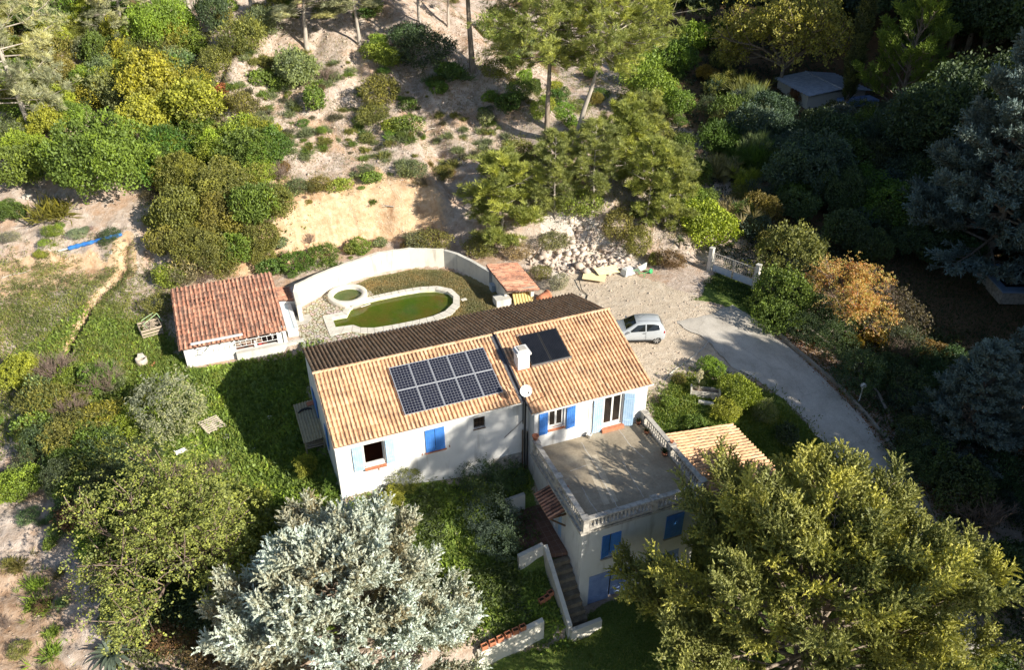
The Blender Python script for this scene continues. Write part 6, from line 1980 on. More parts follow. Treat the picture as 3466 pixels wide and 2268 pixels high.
B = [  # kind, view x, view y, apparent radius, colour, label
    # --- slope top left
    ('big', 378, 62, 74, GB, 'tall bright green bushy oak at the top of the left slope'),
    ('oak', 445, 95, 40, G1, 'mid green bush against the right side of the tall bright oak'),
    ('yellow', 340, 182, 74, GY, 'yellow green tree crown below the tall bright oak on the left slope', 'tree', 'broadleaf_tree'),
    ('yellow', 448, 246, 72, GY, 'yellow green crown nearest the small red bush', 'tree', 'broadleaf_tree'),
    ('oak', 232, 128, 44, G2, 'dark green bush between the sparse pine and the yellow green crown'),
    ('oak', 195, 200, 40, G2, 'dark green bush low beside the sparse pine trunk'),
    ('small', 250, 120, 24, GY, 'small pale bush in the shade of the left slope'),
    ('big', 248, 370, 116, G1, 'big dense round green oak shrub above the sandy bank'),
    ('yellow', 168, 272, 38, GB, 'small lime green bush above the big round oak shrub'),
    ('yellow', 118, 288, 42, GY, 'lime yellow bush at the foot of the sparse left pine'),
    ('big', 430, 425, 66, OL, 'olive green crown left of the thicket behind the shed'),
    ('big', 528, 420, 76, OL, 'olive green crown in the middle of the thicket behind the shed'),
    ('oak', 420, 505, 62, OL, 'low olive green bush on the left flank of the thicket behind the shed'),
    ('big', 505, 505, 74, OL, 'broad olive green bush at the front of the thicket behind the shed'),
    ('oak', 590, 490, 58, G1, 'greener bush at the right end of the thicket behind the shed'),
    ('oak', 612, 560, 46, OL, 'olive bush directly above the red shed roof corner'),
    ('fine', 640, 470, 48, OL, 'wispy olive shrub beside the sandy cut bank'),
    ('oak', 628, 345, 56, G2, 'dark rounded bush at the left edge of the stony slope'),
    ('bare', 646, 395, 46, BR, 'pale leafless shrub below the dark rounded bush', 'shrub'),
    ('bare', 452, 322, 64, BR, 'grey leafless thicket between the yellow green crown and the olive thicket', 'shrub'),
    ('bare', 548, 318, 50, BR, 'grey leafless shrub right of the grey thicket', 'shrub'),
    ('bare', 348, 300, 36, BR, 'small grey twiggy shrub over the big round oak shrub', 'shrub'),
    ('bare', 372, 465, 34, BR, 'dry star shaped shrub on the bare earth left of the thicket', 'shrub'),
    ('yellow', 395, 330, 34, GY, 'pale yellow bush between the big oak shrub and the grey thicket'),
    ('oak', 22, 395, 66, G1, 'mid green bush on the left edge beside the dirt terrace'),
    ('oak', 52, 350, 44, GB, 'bright bush above the left edge bush'),
    ('fine', 20, 300, 46, GR, 'grey green shrub on the left edge under the sparse pine'),
    ('oak', 18, 490, 36, G2, 'darker bush on the left edge below the others'),
    ('fine', 18, 548, 26, SG, 'silver grey shrub on the left edge of the dirt terrace'),
    ('small', 519, 206, 17, RD, 'small rust red bush on the bare slope'),
    ('fine', 566, 245, 36, OL, 'dull olive shrub just below the small rust red bush'),
    ('fine', 590, 290, 40, GR, 'grey green shrub on the left edge of the stony slope'),
    # --- stony slope
    ('oak', 684, 158, 54, GR, 'grey green dome shaped bush high on the stony slope'),
    ('small', 725, 232, 40, G1, 'low spreading green bush below the grey green dome'),
    ('small', 607, 184, 30, G1, 'low green bush left of the grey green dome'),
    ('small', 650, 195, 22, G1, 'small green bush touching the grey green dome'),
    ('bare', 760, 170, 36, BR, 'pale dead brush beside the grey green dome', 'shrub'),
    ('oak', 886, 132, 40, GB, 'bright lime green bush in the middle of the slope'),
    ('oak', 876, 96, 26, GB, 'bright lime shoot above the bright lime green bush'),
    ('fine', 882, 215, 56, OL, 'dark dull shrub below the bright lime green bush'),
    ('fine', 868, 262, 42, OL, 'brownish olive shrub at the foot of the dull shrub'),
    ('small', 915, 290, 26, GY, 'yellowish low bush under the dull shrub'),
    ('small', 952, 290, 28, G1, 'rounded green bush right of the yellowish low bush'),
    ('small', 948, 240, 24, G2, 'small dark bush at the right of the dull shrub'),
    ('fine', 745, 300, 15, GB, 'lone upright green shrub on the open stones'),
    ('small', 1125, 272, 27, GR, 'grey green round bush on the right of the open stones'),
    ('small', 865, 412, 25, G1, 'green bush on the lip of the sandy cut bank'),
    ('fine', 848, 392, 22, GR, 'grey bush just behind the lip of the sandy cut bank'),
    ('small', 790, 430, 24, GY, 'yellow green bush on the left lip of the sandy cut bank'),
    ('fine', 740, 430, 30, OL, 'dry olive shrub left of the sandy cut bank'),
    ('fine', 700, 430, 26, GR, 'grey dry shrub at the top left of the sandy cut bank'),
    ('fine', 960, 392, 34, GR, 'dark grey scrub right of the sandy cut bank lip'),
    ('fine', 1030, 400, 26, OL, 'scrub patch between the bank lip and the young pine'),
    ('fine', 1000, 120, 62, DK, 'dark shaded scrub in the hollow under the tall pine'),
    ('fine', 950, 75, 50, DK, 'dark scrub at the top of the shaded hollow'),
    ('small', 1045, 165, 36, G2, 'dark bush left of the tall thick pine trunk'),
    ('fine', 1160, 160, 40, OL, 'thorny olive scrub right of the tall thick pine trunk'),
    ('small', 1020, 205, 24, G1, 'green bush below the shaded hollow'),
    ('small', 1135, 222, 24, G1, 'small green bush on the path below the thick trunk'),
    ('small', 1185, 240, 30, G2, 'dark bush uphill of the leaning pine'),
    ('fine', 1205, 205, 34, G1, 'green scrub left of the straight pine trunk'),
    ('fine', 1215, 355, 46, OL, 'dull scrub between the young pine and the straight trunk'),
    ('fine', 1205, 110, 40, GR, 'pale feathery scrub near the upper slope path'),
    ('fine', 1165, 60, 54, GB, 'light green feathery bush at the top of the upper path'),
    ('fine', 1255, 255, 34, GB, 'yellow green scrub behind the straight pine trunk'),
    ('small', 430, 150, 26, G1, 'green bush at the right of the yellow green tree'),
    ('fine', 500, 130, 40, OL, 'scrub patch on the upper path left of the dome'),
    ('fine', 560, 90, 46, OL, 'brownish scrub near the top left pines'),
    ('fine', 495, 30, 46, DK, 'dark bush at the top edge left of the pine crowns'),
    ('fine', 615, 55, 40, GR, 'grey scrub under the spreading pine crown'),
    # --- spur towards the gate
    ('oak', 1545, 130, 58, G1, 'green bush on the ridge nearest the yellow oak'),
    ('oak', 1520, 215, 62, GB, 'bright bush in the middle of the ridge'),
    ('oak', 1565, 245, 40, G1, 'green bush on the outer edge of the ridge above the track'),
    ('fine', 1490, 160, 56, GB, 'feathery light bush on the ridge behind the leaning pine'),
    ('fine', 1530, 320, 40, OL, 'dry scrub on the bare ridge edge'),
    ('fine', 1590, 330, 34, G1, 'scrub overhanging the valley track'),
    ('fine', 1620, 400, 36, G2, 'dark scrub on the lower ridge edge'),
    ('fine', 1565, 385, 36, OL, 'olive scrub on the bare lower ridge'),
    ('oak', 1640, 520, 62, GY, 'bright yellow green bush above the entrance gate'),
    ('oak', 1600, 465, 42, GB, 'light green bush uphill of the bright yellow green bush'),
    ('broom', 1715, 505, 38, ST, 'straw tinted broom bush between the gate and the track', 'bush', 'broom_shrub'),
    ('fine', 1480, 560, 44, OL, 'olive bush above the wheelbarrow'),
    ('fine', 1435, 520, 46, OL, 'dark olive bush at the top of the rubble heap'),
    ('fine', 1555, 600, 32, BR, 'brown dry bush behind the wheelbarrow'),
    ('small', 1520, 600, 24, OL, 'small olive bush behind the green wheelbarrow handles'),
    ('fine', 1300, 655, 26, SG, 'silvery shrub beside the pump house'),
    ('fine', 1258, 632, 26, OL, 'dull shrub touching the pump house roof'),
    ('bare', 1240, 640, 26, BR, 'grey brushwood against the pump house roof', 'shrub'),
    ('fine', 1350, 470, 54, GB, 'light feathery bush right of the large young pine'),
    ('fine', 1260, 470, 44, GR, 'pale scrub between the two young pines'),
    ('fine', 1290, 560, 34, GR, 'pale straw scrub left of the rubble heap'),
    ('fine', 1200, 585, 34, ST, 'straw coloured scrub on the right end of the pool wall'),
    ('fine', 1110, 575, 40, OL, 'dry olive scrub behind the middle of the pool wall'),
    ('fine', 1010, 555, 46, OL, 'dry scrub behind the pool wall in pine shade'),
    ('fine', 960, 560, 34, GR, 'grey scrub behind the top of the pool wall'),
    ('laurel', 688, 614, 33, G1, 'round green shrub at the left end of the pool wall'),
    ('laurel', 752, 592, 40, G1, 'largest green shrub leaning over the pool wall'),
    ('laurel', 836, 570, 27, GB, 'green shrub with young red tips behind the pool wall'),
    ('small', 815, 578, 20, OL, 'small olive shrub wedged behind the pool wall'),
    ('small', 880, 562, 20, GR, 'small grey shrub behind the crown of the pool wall'),
    ('oak', 605, 600, 30, OL, 'olive shrub between the red roof and the pool wall shrubs'),
    ('small', 655, 560, 24, GR, 'grey leaved shrub at the foot of the sandy cut bank'),
    ('oak', 395, 560, 50, OL, 'low olive bush at the left foot of the thicket'),
    ('big', 465, 580, 60, OL, 'olive bush at the foot of the thicket above the red roof'),
    ('oak', 545, 575, 52, G1, 'green bush at the foot of the thicket nearest the red roof'),
    ('fine', 520, 610, 46, OL, 'olive scrub growing over the back of the red shed roof'),
    ('fine', 440, 625, 44, ST, 'dry straw bush left of the red shed roof ridge'),
    ('bare', 470, 640, 40, BR, 'leafless twigs reaching over the back edge of the red roof', 'shrub'),
    ('fine', 385, 640, 44, GY, 'yellowish grassy bush on the terrace left of the shed'),
    ('fine', 372, 710, 40, OL, 'dry weeds above the wooden compost crate'),
    # --- dirt terrace on the left
    ('fine', 120, 538, 22, GB, 'lime green bush beside the blue roll', 'bush'),
    ('fine', 181, 540, 20, SG, 'pale silver bush beside the blue roll'),
    ('fine', 95, 590, 14, GY, 'small pale bush left of the white end of the blue roll'),
    ('fine', 262, 545, 24, DK, 'dark weed clump at the shaded end of the blue roll'),
    # --- lower left garden
    ('yellow', 50, 868, 50, GY, 'yellowing bush at the left edge of the lower garden'),
    ('bare', 130, 850, 80, BR, 'large leafless brown shrub in the left garden thicket', 'shrub'),
    ('bare', 230, 880, 84, BR, 'leafless reddish shrub between the yellow bush and the olive tree', 'shrub'),
    ('bare', 160, 950, 80, BR, 'tangled brown shrub low in the left garden thicket', 'shrub'),
    ('fine', 110, 930, 62, OL, 'olive bush inside the left garden thicket'),
    ('fine', 180, 1000, 66, OL, 'olive feathery bush above the bare lower slope'),
    ('fine', 70, 985, 40, G1, 'green feathery bush on the left below the yellowing bush'),
    ('fine', 228, 975, 56, (.30, .26, .035), 'bright yellow bamboo like bush in front of the olive tree'),
    ('fine', 210, 1030, 44, (.27, .24, .035), 'yellow bamboo like bush at the lower tip of the clump'),
    ('yellow', 302, 985, 42, GB, 'light green bush tucked against the olive tree'),
    ('olive', 388, 952, 92, SG, 'round silver grey olive tree in the left garden', 'tree', 'olive_tree'),
    ('olive', 345, 1040, 42, DK, 'dark shaded shrub under the olive tree'),
    ('oak', 50, 1128, 52, GB, 'dense bright green bush on the left edge of the bare slope'),
    ('oak', 255, 1105, 60, DK, 'dark green shrub between the bare slope and the yellow leaved tree'),
    ('oak', 230, 1190, 52, DK, 'dark bush on the left side of the yellow leaved tree'),
    ('olive', 305, 1090, 44, DK, 'dark shrub with pale blossom above the yellow leaved tree'),
    ('yellow', 545, 1215, 96, OL, 'dull olive leafed tree behind the yellow leaved tree', 'tree', 'broadleaf_tree'),
    ('oak', 470, 1390, 80, DK, 'dark undergrowth bush between yellow leaved tree and white cedar'),
    ('fine', 400, 1470, 70, BR, 'brown dry bush at the bottom left by the agave'),
    ('fine', 480, 1500, 60, BR, 'reddish dry undergrowth at the bottom left of the white cedar'),
    ('fine', 320, 1420, 46, OL, 'olive undergrowth bush below the yellow leaved tree'),
    ('bare', 500, 1085, 50, BR, 'leafless reddish shoots above the dull olive leafed tree', 'shrub'),
    ('bare', 415, 1090, 40, BR, 'leafless shoots above the yellow leaved tree', 'shrub'),
    # --- around the house front
    ('laurel', 711, 1085, 31, GY, 'round yellow green bush by the wood store'),
    ('laurel', 778, 1126, 24, G1, 'small bush in front of the left house corner'),
    ('olive', 938, 1122, 44, OL, 'dull bush against the middle of the front wall'),
    ('oak', 905, 1160, 34, GY, 'yellowish bush below the dull bush at the front wall'),
    ('olive', 1120, 1120, 62, DK, 'dark shaded shrub below the stone plinth of the house'),
    ('olive', 1180, 1105, 48, DK, 'dark shrub in the corner by the terrace wall'),
    ('olive', 1135, 1200, 62, DB, 'dark oleander like shrub beside the tile patio'),
    ('olive', 1150, 1260, 52, DB, 'dark shrub in front of the tile patio'),
    # --- right garden
    ('oak', 1655, 852, 32, GB, 'bright green bush at the corner of the driveway'),
    ('oak', 1712, 905, 48, GB, 'leafy bush right of the stone planter'),
    ('oak', 1690, 950, 32, GY, 'yellowish bush below the stone planter bush'),
    ('olive', 1775, 958, 34, GR, 'grey green bush on the slope left of the driveway'),
    ('small', 1620, 985, 26, G1, 'low green bush above the lower tile roof'),
    ('small', 1560, 935, 22, G1, 'low green bush by the right corner of the house terrace'),
    ('small', 1580, 880, 18, OL, 'small weed clump on the dry patch by the house'),
    ('small', 1830, 1010, 30, DK, 'dark low bush on the bank left of the shaded driveway'),
    # --- gate hedge and the persimmon
    ('laurel', 1835, 605, 76, OL, 'evergreen hedge bush right of the gate'),
    ('laurel', 1820, 685, 74, G1, 'lower evergreen hedge bush at the edge of the driveway'),
    ('laurel', 1806, 735, 52, G1, 'yellow tipped hedge bush nearest the driveway'),
    ('olive', 1882, 575, 46, GR, 'grey olive bush rising behind the hedge'),
    ('oak', 1795, 560, 34, OL, 'dull bush behind the gate hedge'),
    ('laurel', 1872, 655, 56, DK, 'dark inner hedge bush between the hedge and the orange tree'),
    ('olive', 1868, 765, 46, DK, 'dark low bush inside the bend of the driveway kerb'),
    ('olive', 1940, 800, 44, DK, 'dark low bush behind the driveway kerb under the orange tree'),
    ('olive', 1900, 720, 50, DK, 'dark shrub under the orange tree'),
    ('bare', 2062, 700, 66, BR, 'grey leafless tree right of the orange tree', 'shrub'),
    ('olive', 2075, 745, 66, (.11, .09, .07), 'brownish grey bush right of the orange tree'),
    ('bare', 2090, 810, 66, BR, 'reddish leafless bush below the brownish grey bush', 'shrub'),
    ('yellow', 2040, 782, 32, (.30, .22, .02), 'yellow leaved shrub among the bare bushes'),
    ('yellow', 1985, 792, 22, (.28, .21, .02), 'small yellow shrub by the garden edge'),
    ('yellow', 2170, 820, 40, (.30, .17, .05), 'amber leaved shrub at the right of the bare bushes'),
    ('olive', 2000, 870, 58, DK, 'dark shrub beside the globe lamp'),
    ('olive', 2110, 900, 62, DK, 'dark bush between the globe lamp and the blue cypress'),
    ('yellow', 2058, 880, 18, (.40, .33, .02), 'small bright yellow shrub near the globe lamp'),
    ('olive', 2150, 1060, 62, DK, 'dark bush below the blue cypress'),
    ('oak', 2230, 1120, 70, DK, 'dark bush beside the grey bare tree at the right edge'),
    ('bare', 2290, 1190, 118, (.2, .2, .2), 'large grey leafless tree at the right edge', 'tree', 'bare_tree'),
    ('oak', 2330, 1330, 80, DK, 'dark bush behind the big green cypress at the right edge'),
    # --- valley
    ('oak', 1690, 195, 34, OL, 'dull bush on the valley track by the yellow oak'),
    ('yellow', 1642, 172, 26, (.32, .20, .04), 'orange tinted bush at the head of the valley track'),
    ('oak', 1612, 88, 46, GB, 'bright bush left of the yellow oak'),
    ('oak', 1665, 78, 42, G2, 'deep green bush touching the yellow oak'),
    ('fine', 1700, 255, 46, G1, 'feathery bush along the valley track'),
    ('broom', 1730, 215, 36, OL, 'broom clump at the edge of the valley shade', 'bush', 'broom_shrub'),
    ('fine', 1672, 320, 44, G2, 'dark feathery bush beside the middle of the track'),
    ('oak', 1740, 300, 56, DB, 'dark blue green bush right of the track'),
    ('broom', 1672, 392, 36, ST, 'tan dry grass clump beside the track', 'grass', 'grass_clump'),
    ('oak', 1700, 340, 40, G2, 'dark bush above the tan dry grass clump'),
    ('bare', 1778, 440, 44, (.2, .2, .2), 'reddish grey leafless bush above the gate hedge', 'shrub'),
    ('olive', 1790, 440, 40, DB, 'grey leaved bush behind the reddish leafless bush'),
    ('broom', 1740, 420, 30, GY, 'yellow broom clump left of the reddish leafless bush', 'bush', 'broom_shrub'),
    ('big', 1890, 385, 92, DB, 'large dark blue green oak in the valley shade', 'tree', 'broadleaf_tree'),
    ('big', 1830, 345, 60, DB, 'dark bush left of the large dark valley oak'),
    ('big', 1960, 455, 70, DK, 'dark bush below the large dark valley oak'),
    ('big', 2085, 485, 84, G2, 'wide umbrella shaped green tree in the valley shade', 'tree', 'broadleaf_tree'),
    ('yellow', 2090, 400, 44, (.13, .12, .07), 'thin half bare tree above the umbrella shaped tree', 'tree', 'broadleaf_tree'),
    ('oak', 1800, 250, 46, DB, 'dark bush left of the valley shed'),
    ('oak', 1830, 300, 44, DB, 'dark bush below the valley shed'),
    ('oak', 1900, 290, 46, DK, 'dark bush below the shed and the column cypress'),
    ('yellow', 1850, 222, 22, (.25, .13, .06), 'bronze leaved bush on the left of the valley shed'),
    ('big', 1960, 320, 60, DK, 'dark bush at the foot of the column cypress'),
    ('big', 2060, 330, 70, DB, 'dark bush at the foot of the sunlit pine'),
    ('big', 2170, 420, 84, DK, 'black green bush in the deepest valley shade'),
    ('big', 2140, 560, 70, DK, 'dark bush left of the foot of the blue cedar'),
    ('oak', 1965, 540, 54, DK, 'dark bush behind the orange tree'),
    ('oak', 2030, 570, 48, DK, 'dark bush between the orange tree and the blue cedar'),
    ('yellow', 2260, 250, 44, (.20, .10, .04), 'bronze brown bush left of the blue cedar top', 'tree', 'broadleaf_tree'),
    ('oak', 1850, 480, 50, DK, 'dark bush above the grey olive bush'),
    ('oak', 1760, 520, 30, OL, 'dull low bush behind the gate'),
]
sat_n = 0
def satellites(o, r, col):
    global sat_n
    for q_ in range(int(prng.integers(1, 4))):
        a = prng.uniform(0, 6.28); d = r * prng.uniform(.75, 1.25)
        x, y = o.location.x + d * math.cos(a), o.location.y + d * math.sin(a)
        k = ['small', 'fine', 'fine', 'bare', 'tuft'][int(prng.integers(0, 5))]
        s = r * prng.uniform(.25, .55) / BASE_R[k]
        b_ = link('scrub_sprout', BUSH[k, int(prng.integers(0, 3))], None, (x, y, hz(x, y) - .05), tuple(c_ * prng.uniform(.7, 1.25) for c_ in (col if k != 'bare' else BR)))
        b_.scale = (s * prng.uniform(.8, 1.4), s, s * prng.uniform(.7, 1.2)); b_.rotation_euler = (0, 0, a)
        tag(b_, 'low scrub sprouting at the foot of a larger bush', 'bush', 'sprouts round the hill bushes')
        sat_n += 1
for row in B:
    kind, vx, vy, rp, col, lab = row[:6]
    cat_ = row[6] if len(row) > 6 else 'bush'
    nm_ = row[7] if len(row) > 7 else None
    o = bush(kind, vx, vy, rp, col, lab, cat_, nm_, tall=1.4 if (vx < 700 and vy < 640 and kind in ('big', 'oak', 'yellow', 'fine') and rp > 33) else (1.3 if vx > 1400 and kind in ('big', 'oak', 'olive', 'fine', 'laurel') else 1.0))
    if vy < 640 and vx < 1640 and kind != 'tuft' and o.location.y > 17:
        satellites(o, rp / PX_M * np.linalg.norm(np.array(o.location) - CAMV), col)

def fill(poly, n, seed, kinds, cols, rr, label, group, name='scrub_bush'):
    pts = scatter(polyg(poly), n, seed, .5)
    for (x, y) in pts:
        k = kinds[int(prng.integers(0, len(kinds)))]
        r = prng.uniform(*rr); s = r / BASE_R[k]
        c = cols[int(prng.integers(0, len(cols)))]
        o = link(name, BUSH[k, int(prng.integers(0, 3))], None, (x, y, hz(x, y) - .06), tuple(q_ * prng.uniform(.85, 1.15) for q_ in c))
        o.scale = (s * prng.uniform(.85, 1.25), s, s * prng.uniform(.85, 1.5)); o.rotation_euler = (0, 0, prng.uniform(0, 6.28))
        tag(o, label, 'bush', group)
fill([(0, 40), (300, 20), (480, 120), (470, 300), (640, 360), (660, 540), (380, 470), (330, 250), (160, 230), (90, 330), (0, 340)], 165, 301, ['oak', 'big', 'fine', 'yellow', 'olive', 'oak'], [G1, G2, OL, GY, GR, GB, GY], (.7, 1.9), 'scrub bush among the thicket of the left slope', 'scrub of the left slope')
fill([(480, 0), (900, 0), (960, 150), (860, 60), (700, 60), (520, 110)], 18, 302, ['small', 'fine'], [G1, OL, GR, G2], (.5, 1.0), 'scrub bush near the top edge under the pines', 'scrub under the top pines')
fill([(1120, 20), (1290, 120), (1500, 60), (1600, 150), (1590, 330), (1650, 480), (1560, 600), (1400, 520), (1250, 520), (1230, 300), (1180, 150)], 60, 303, ['oak', 'small', 'fine', 'fine'], [G1, G2, OL, GY, GR, GB], (.5, 1.2), 'scrub bush on the pine covered ridge', 'scrub of the pine ridge', 'ridge_bush')
fill([(1640, 130), (1760, 180), (1800, 330), (1800, 500), (1760, 560), (1700, 540), (1700, 420), (1650, 300)], 40, 304, ['oak', 'fine', 'olive', 'broom'], [G2, DK, OL, GR, DB], (.7, 1.5), 'scrub bush along the valley track', 'scrub of the valley track', 'track_bush')
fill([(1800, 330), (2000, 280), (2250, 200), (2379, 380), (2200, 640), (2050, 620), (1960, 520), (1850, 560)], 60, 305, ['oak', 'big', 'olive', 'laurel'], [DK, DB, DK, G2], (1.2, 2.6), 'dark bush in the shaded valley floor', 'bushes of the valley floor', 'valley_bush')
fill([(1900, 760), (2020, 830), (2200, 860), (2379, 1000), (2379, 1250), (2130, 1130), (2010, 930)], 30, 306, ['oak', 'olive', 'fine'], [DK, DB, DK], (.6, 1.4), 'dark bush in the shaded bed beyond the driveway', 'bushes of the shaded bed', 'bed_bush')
fill([(60, 880), (280, 850), (330, 960), (250, 1060), (90, 1000)], 22, 307, ['fine', 'olive', 'yellow', 'small'], [OL, GY, G1, GR], (.5, 1.1), 'scrub bush in the left garden thicket', 'scrub of the left garden', 'garden_bush')
fill([(230, 1080), (330, 1080), (300, 1250), (420, 1420), (520, 1500), (330, 1440), (220, 1220)], 50, 308, ['fine', 'olive', 'oak'], [DK, OL, G2, BR, DK], (.6, 1.5), 'undergrowth bush around the yellow leaved tree', 'undergrowth at the lower left', 'undergrowth_bush')

fill([(0, 960), (90, 1010), (190, 1090), (250, 1300), (300, 1480), (160, 1557), (0, 1557)], 34, 309, ['small', 'fine', 'bare', 'tuft', 'fine'], [G1, OL, GR, GB, BR], (.25, .7), 'low scrub on the bare earth slope at the lower left', 'scrub of the bare earth slope', 'slope_bush')
fill([(100, 990), (200, 1050), (240, 1110), (200, 1290), (150, 1180), (90, 1060)], 14, 310, ['olive', 'oak', 'fine'], [DK, OL, G2], (.6, 1.2), 'dark bush at the edge of the bare earth slope', 'dark bushes at the edge of the bare earth slope', 'slope_bush')

# small herb tufts scattered over the stones: alike, so they share one label
TPTS = scatter(polyg([(500, 110), (700, 120), (1000, 210), (1240, 290), (1170, 370), (1040, 420), (930, 400), (760, 420), (690, 380), (560, 230)]), 190, 77, .8)
for (x, y) in TPTS:
    k = 'tuft'
    s = prng.uniform(.6, 1.7)
    o = link('herb_tuft', BUSH[k, int(prng.integers(0, 3))], None, (x, y, hz(x, y) - .02), random.choice([GR, GR, OL, G1, (.13, .12, .08)]))
    o.scale = (s, s, s * prng.uniform(.8, 1.1)); o.rotation_euler = (0, 0, prng.uniform(0, 6.28))
    tag(o, 'small tuft of herbs on the open stony slope', 'herb', 'herb tufts on the stony slope')
TPTS = scatter([(-30, 4), (-22, 2), (-13.5, -2), (-11, -14), (-8, -22), (-30, -24)], 50, 78, .8)
for (x, y) in TPTS:
    s = prng.uniform(.9, 2.4)
    o = link('grass_tuft', BUSH['tuft', int(prng.integers(0, 3))], None, (x, y, hz(x, y) - .02), random.choice([GB, GB, G1, GY]))
    o.scale = (s, s, s * .8); o.rotation_euler = (0, 0, prng.uniform(0, 6.28))
    tag(o, 'green grass tuft on the bare lower left slope', 'grass', 'grass tufts on the bare slope')

# ------------------------------------------------------------------ trees
def G(vx, vy):
    return ground(vx, vy)[0]
# pines
pinesA = pine(31, 11.0, 3.6, 34, .48, T_PINE, size=(.9, 1.5), lean=(.3, .4), trunk_r=.20)
pinesB = pine(32, 12.0, 4.2, 40, .50, T_PINE, size=(.9, 1.5), lean=(-.4, .5), trunk_r=.24, barkm=M_BARK)
pinesC = pine(33, 10.0, 2.6, 30, .30, T_PINE, size=(.8, 1.3), lean=(.4, .2), trunk_r=.17, dens=.8)
youngA = pine(34, 5.5, 1.9, 40, .06, T_PINEY, size=(.9, 1.4), lean=(.1, .1), trunk_r=.09, dens=1.15)
youngB = pine(35, 5.0, 1.6, 30, .10, T_PINEY, size=(.8, 1.2), lean=(-.1, .1), trunk_r=.07, dens=.85)
PG = (.27, .30, .09); PGY = (.31, .345, .085); PGR = (.36, .37, .22)
def pine_at(kit_, vx, vy, s, col, label, rz=None, sz=None):
    p = G(vx, vy)
    return tree('pine_tree', kit_[0], kit_[1], (p[0], p[1], p[2] - .05), col, label, s, rz, sz)
pinesD = pine(38, 12.5, 4.2, 60, .10, T_PINE, size=(.9, 1.5), lean=(-.9, .4), trunk_r=.18, dens=1.0)
pine_at(pinesD, 76, 316, 1.15, PGR, 'sparse grey green pine with a long pale trunk at the left edge', 0.3, 1.3)
pine_at(pinesD, 168, 62, .9, PGR, 'pine at the top left whose pale trunk stands beside the sparse pine', 1.2)
pine_at(pinesD, 293, 108, .8, PGR, 'thin pine with dead lower limbs left of the tall bright oak', 4.0)
pine_at(pinesA, 443, 34, .9, PG, 'pine trunk at the top edge right of the tall bright oak', 2.6)
pine_at(pinesC, 585, 30, .95, PG, 'thin pine on the top edge above the spreading crown', .6)
pine_at(pinesA, 714, 116, 1.15, PGR, 'low spreading pine above the grey green dome bush', .3, .52)
pine_at(pinesA, 836, 104, .95, PGR, 'slender pine above the bright lime green bush', 3.3, .58)
pine_at(pinesB, 1098, 168, 1.12, PG, 'tall pine with a thick dark trunk in the middle of the slope', 0.2)
pine_at(pinesC, 1042, 62, .9, PG, 'pine behind the shaded hollow at the top', 5.0)
pine_at(pinesA, 975, 50, .8, PG, 'leaning pine at the head of the shaded hollow', 1.0)
straight = pine(36, 11.5, 5.4, 60, .54, T_PINE, size=(.9, 1.5), lean=(.3, .2), trunk_r=.24, dens=1.15, barkm=M_BARK)
leaning = pine(37, 11.0, 5.2, 60, .58, T_PINE, size=(.9, 1.5), lean=(3.4, -.8), trunk_r=.23, dens=1.15)
pine_at(straight, 1271, 322, 1.0, PGY, 'large pine with a straight grey trunk beside the ridge', 0)
pine_at(leaning, 1335, 334, 1.0, PGY, 'large pine with a pale leaning trunk on the ridge', 0)
pine_at(youngA, 1163, 568, 1.45, PGY, 'large bright young pine behind the pool wall', 0, 1.2)
pine_at(youngB, 1290, 505, 1.25, PG, 'airy young pine between the large young pine and the ridge', 1)
pine_at(youngB, 1378, 470, 1.2, PG, 'young pine in front of the leaning trunk', 2)
pine_at(youngA, 1452, 425, 1.1, PGY, 'dense young pine on the ridge below the leaning crown', 3)
pine_at(youngB, 1500, 525, 1.3, PGY, 'young pine above the rubble heap', 4)
pine_at(youngA, 1545, 522, 1.05, PG, 'young pine left of the bright yellow green bush', 5)
pine_at(youngB, 1318, 420, .75, PG, 'small pine at the foot of the two big trunks', 5.5)
pine_at(youngA, 1495, 380, 1.05, PG, 'bushy small pine on the outer ridge', 1.4)
# sunlit pine and column cypress in the valley
vp = conifer(41, 9.5, 2.9, 60, lambda t: (1 - t) ** .75 + .12, lambda t: .5 + .5 * t, T_PLUMEG, LM_NEEDLE, (.8, 1.2), m=5, trunk_r=.16, plume_up=.8)
p = G(2080, 285); tree('valley_pine', vp[0], vp[1], (p[0], p[1], p[2]), (.17, .24, .035), 'pointed pine with a sunlit lime top in the shaded valley', 1.45, 0, 1.55)
cc = conifer(42, 10, .85, 120, lambda t: min(1, (1 - t) * 2.2) ** .7 * (.55 + .45 * min(1, t * 5)), lambda t: 1.1, T_PLUMES, LM_NEEDLE, (.9, 1.3), m=3, trunk_r=.12, plume_up=1.4, fan=.4, twigs=False)
p = G(1962, 262); tree('column_cypress', cc[0], cc[1], (p[0], p[1], p[2]), (.10, .115, .04), 'narrow column cypress beside the valley shed', 1.4, 0, 1.36)
# yellow oak
oak = empty('oak_tree', tuple(G(1812, 200)), .4, 'large yellow leaved oak at the head of the valley', 'tree')
sg = skeleton(51, 9, .8, 9, 3, .55, .22, .3, (3, 5), .62, .22)
V_, F_, T_ = segs_mesh(sg[0], sg[1], sg[2], 4); link('trunk', np_mesh('trunk', V_, F_, M_BARK), oak)
r_ = np.random.default_rng(52)
tp, td = sg[3], sg[4]
k_ = np.repeat(np.arange(len(tp)), 4)
P_ = tp[k_] + r_.normal(0, .45, (len(k_), 3))
link('crown', mk('crown', [place(T_YEL, P_, unit(td[k_] + np.array([0, 0, .6])), r_.uniform(.9, 1.6, len(k_)), np.clip(r_.normal(.5, .17, len(k_)), 0, 1), r_)], LM_BROAD), oak, color=(.36, .33, .08))
oak.scale = (1.02, 1.02, 1.15)
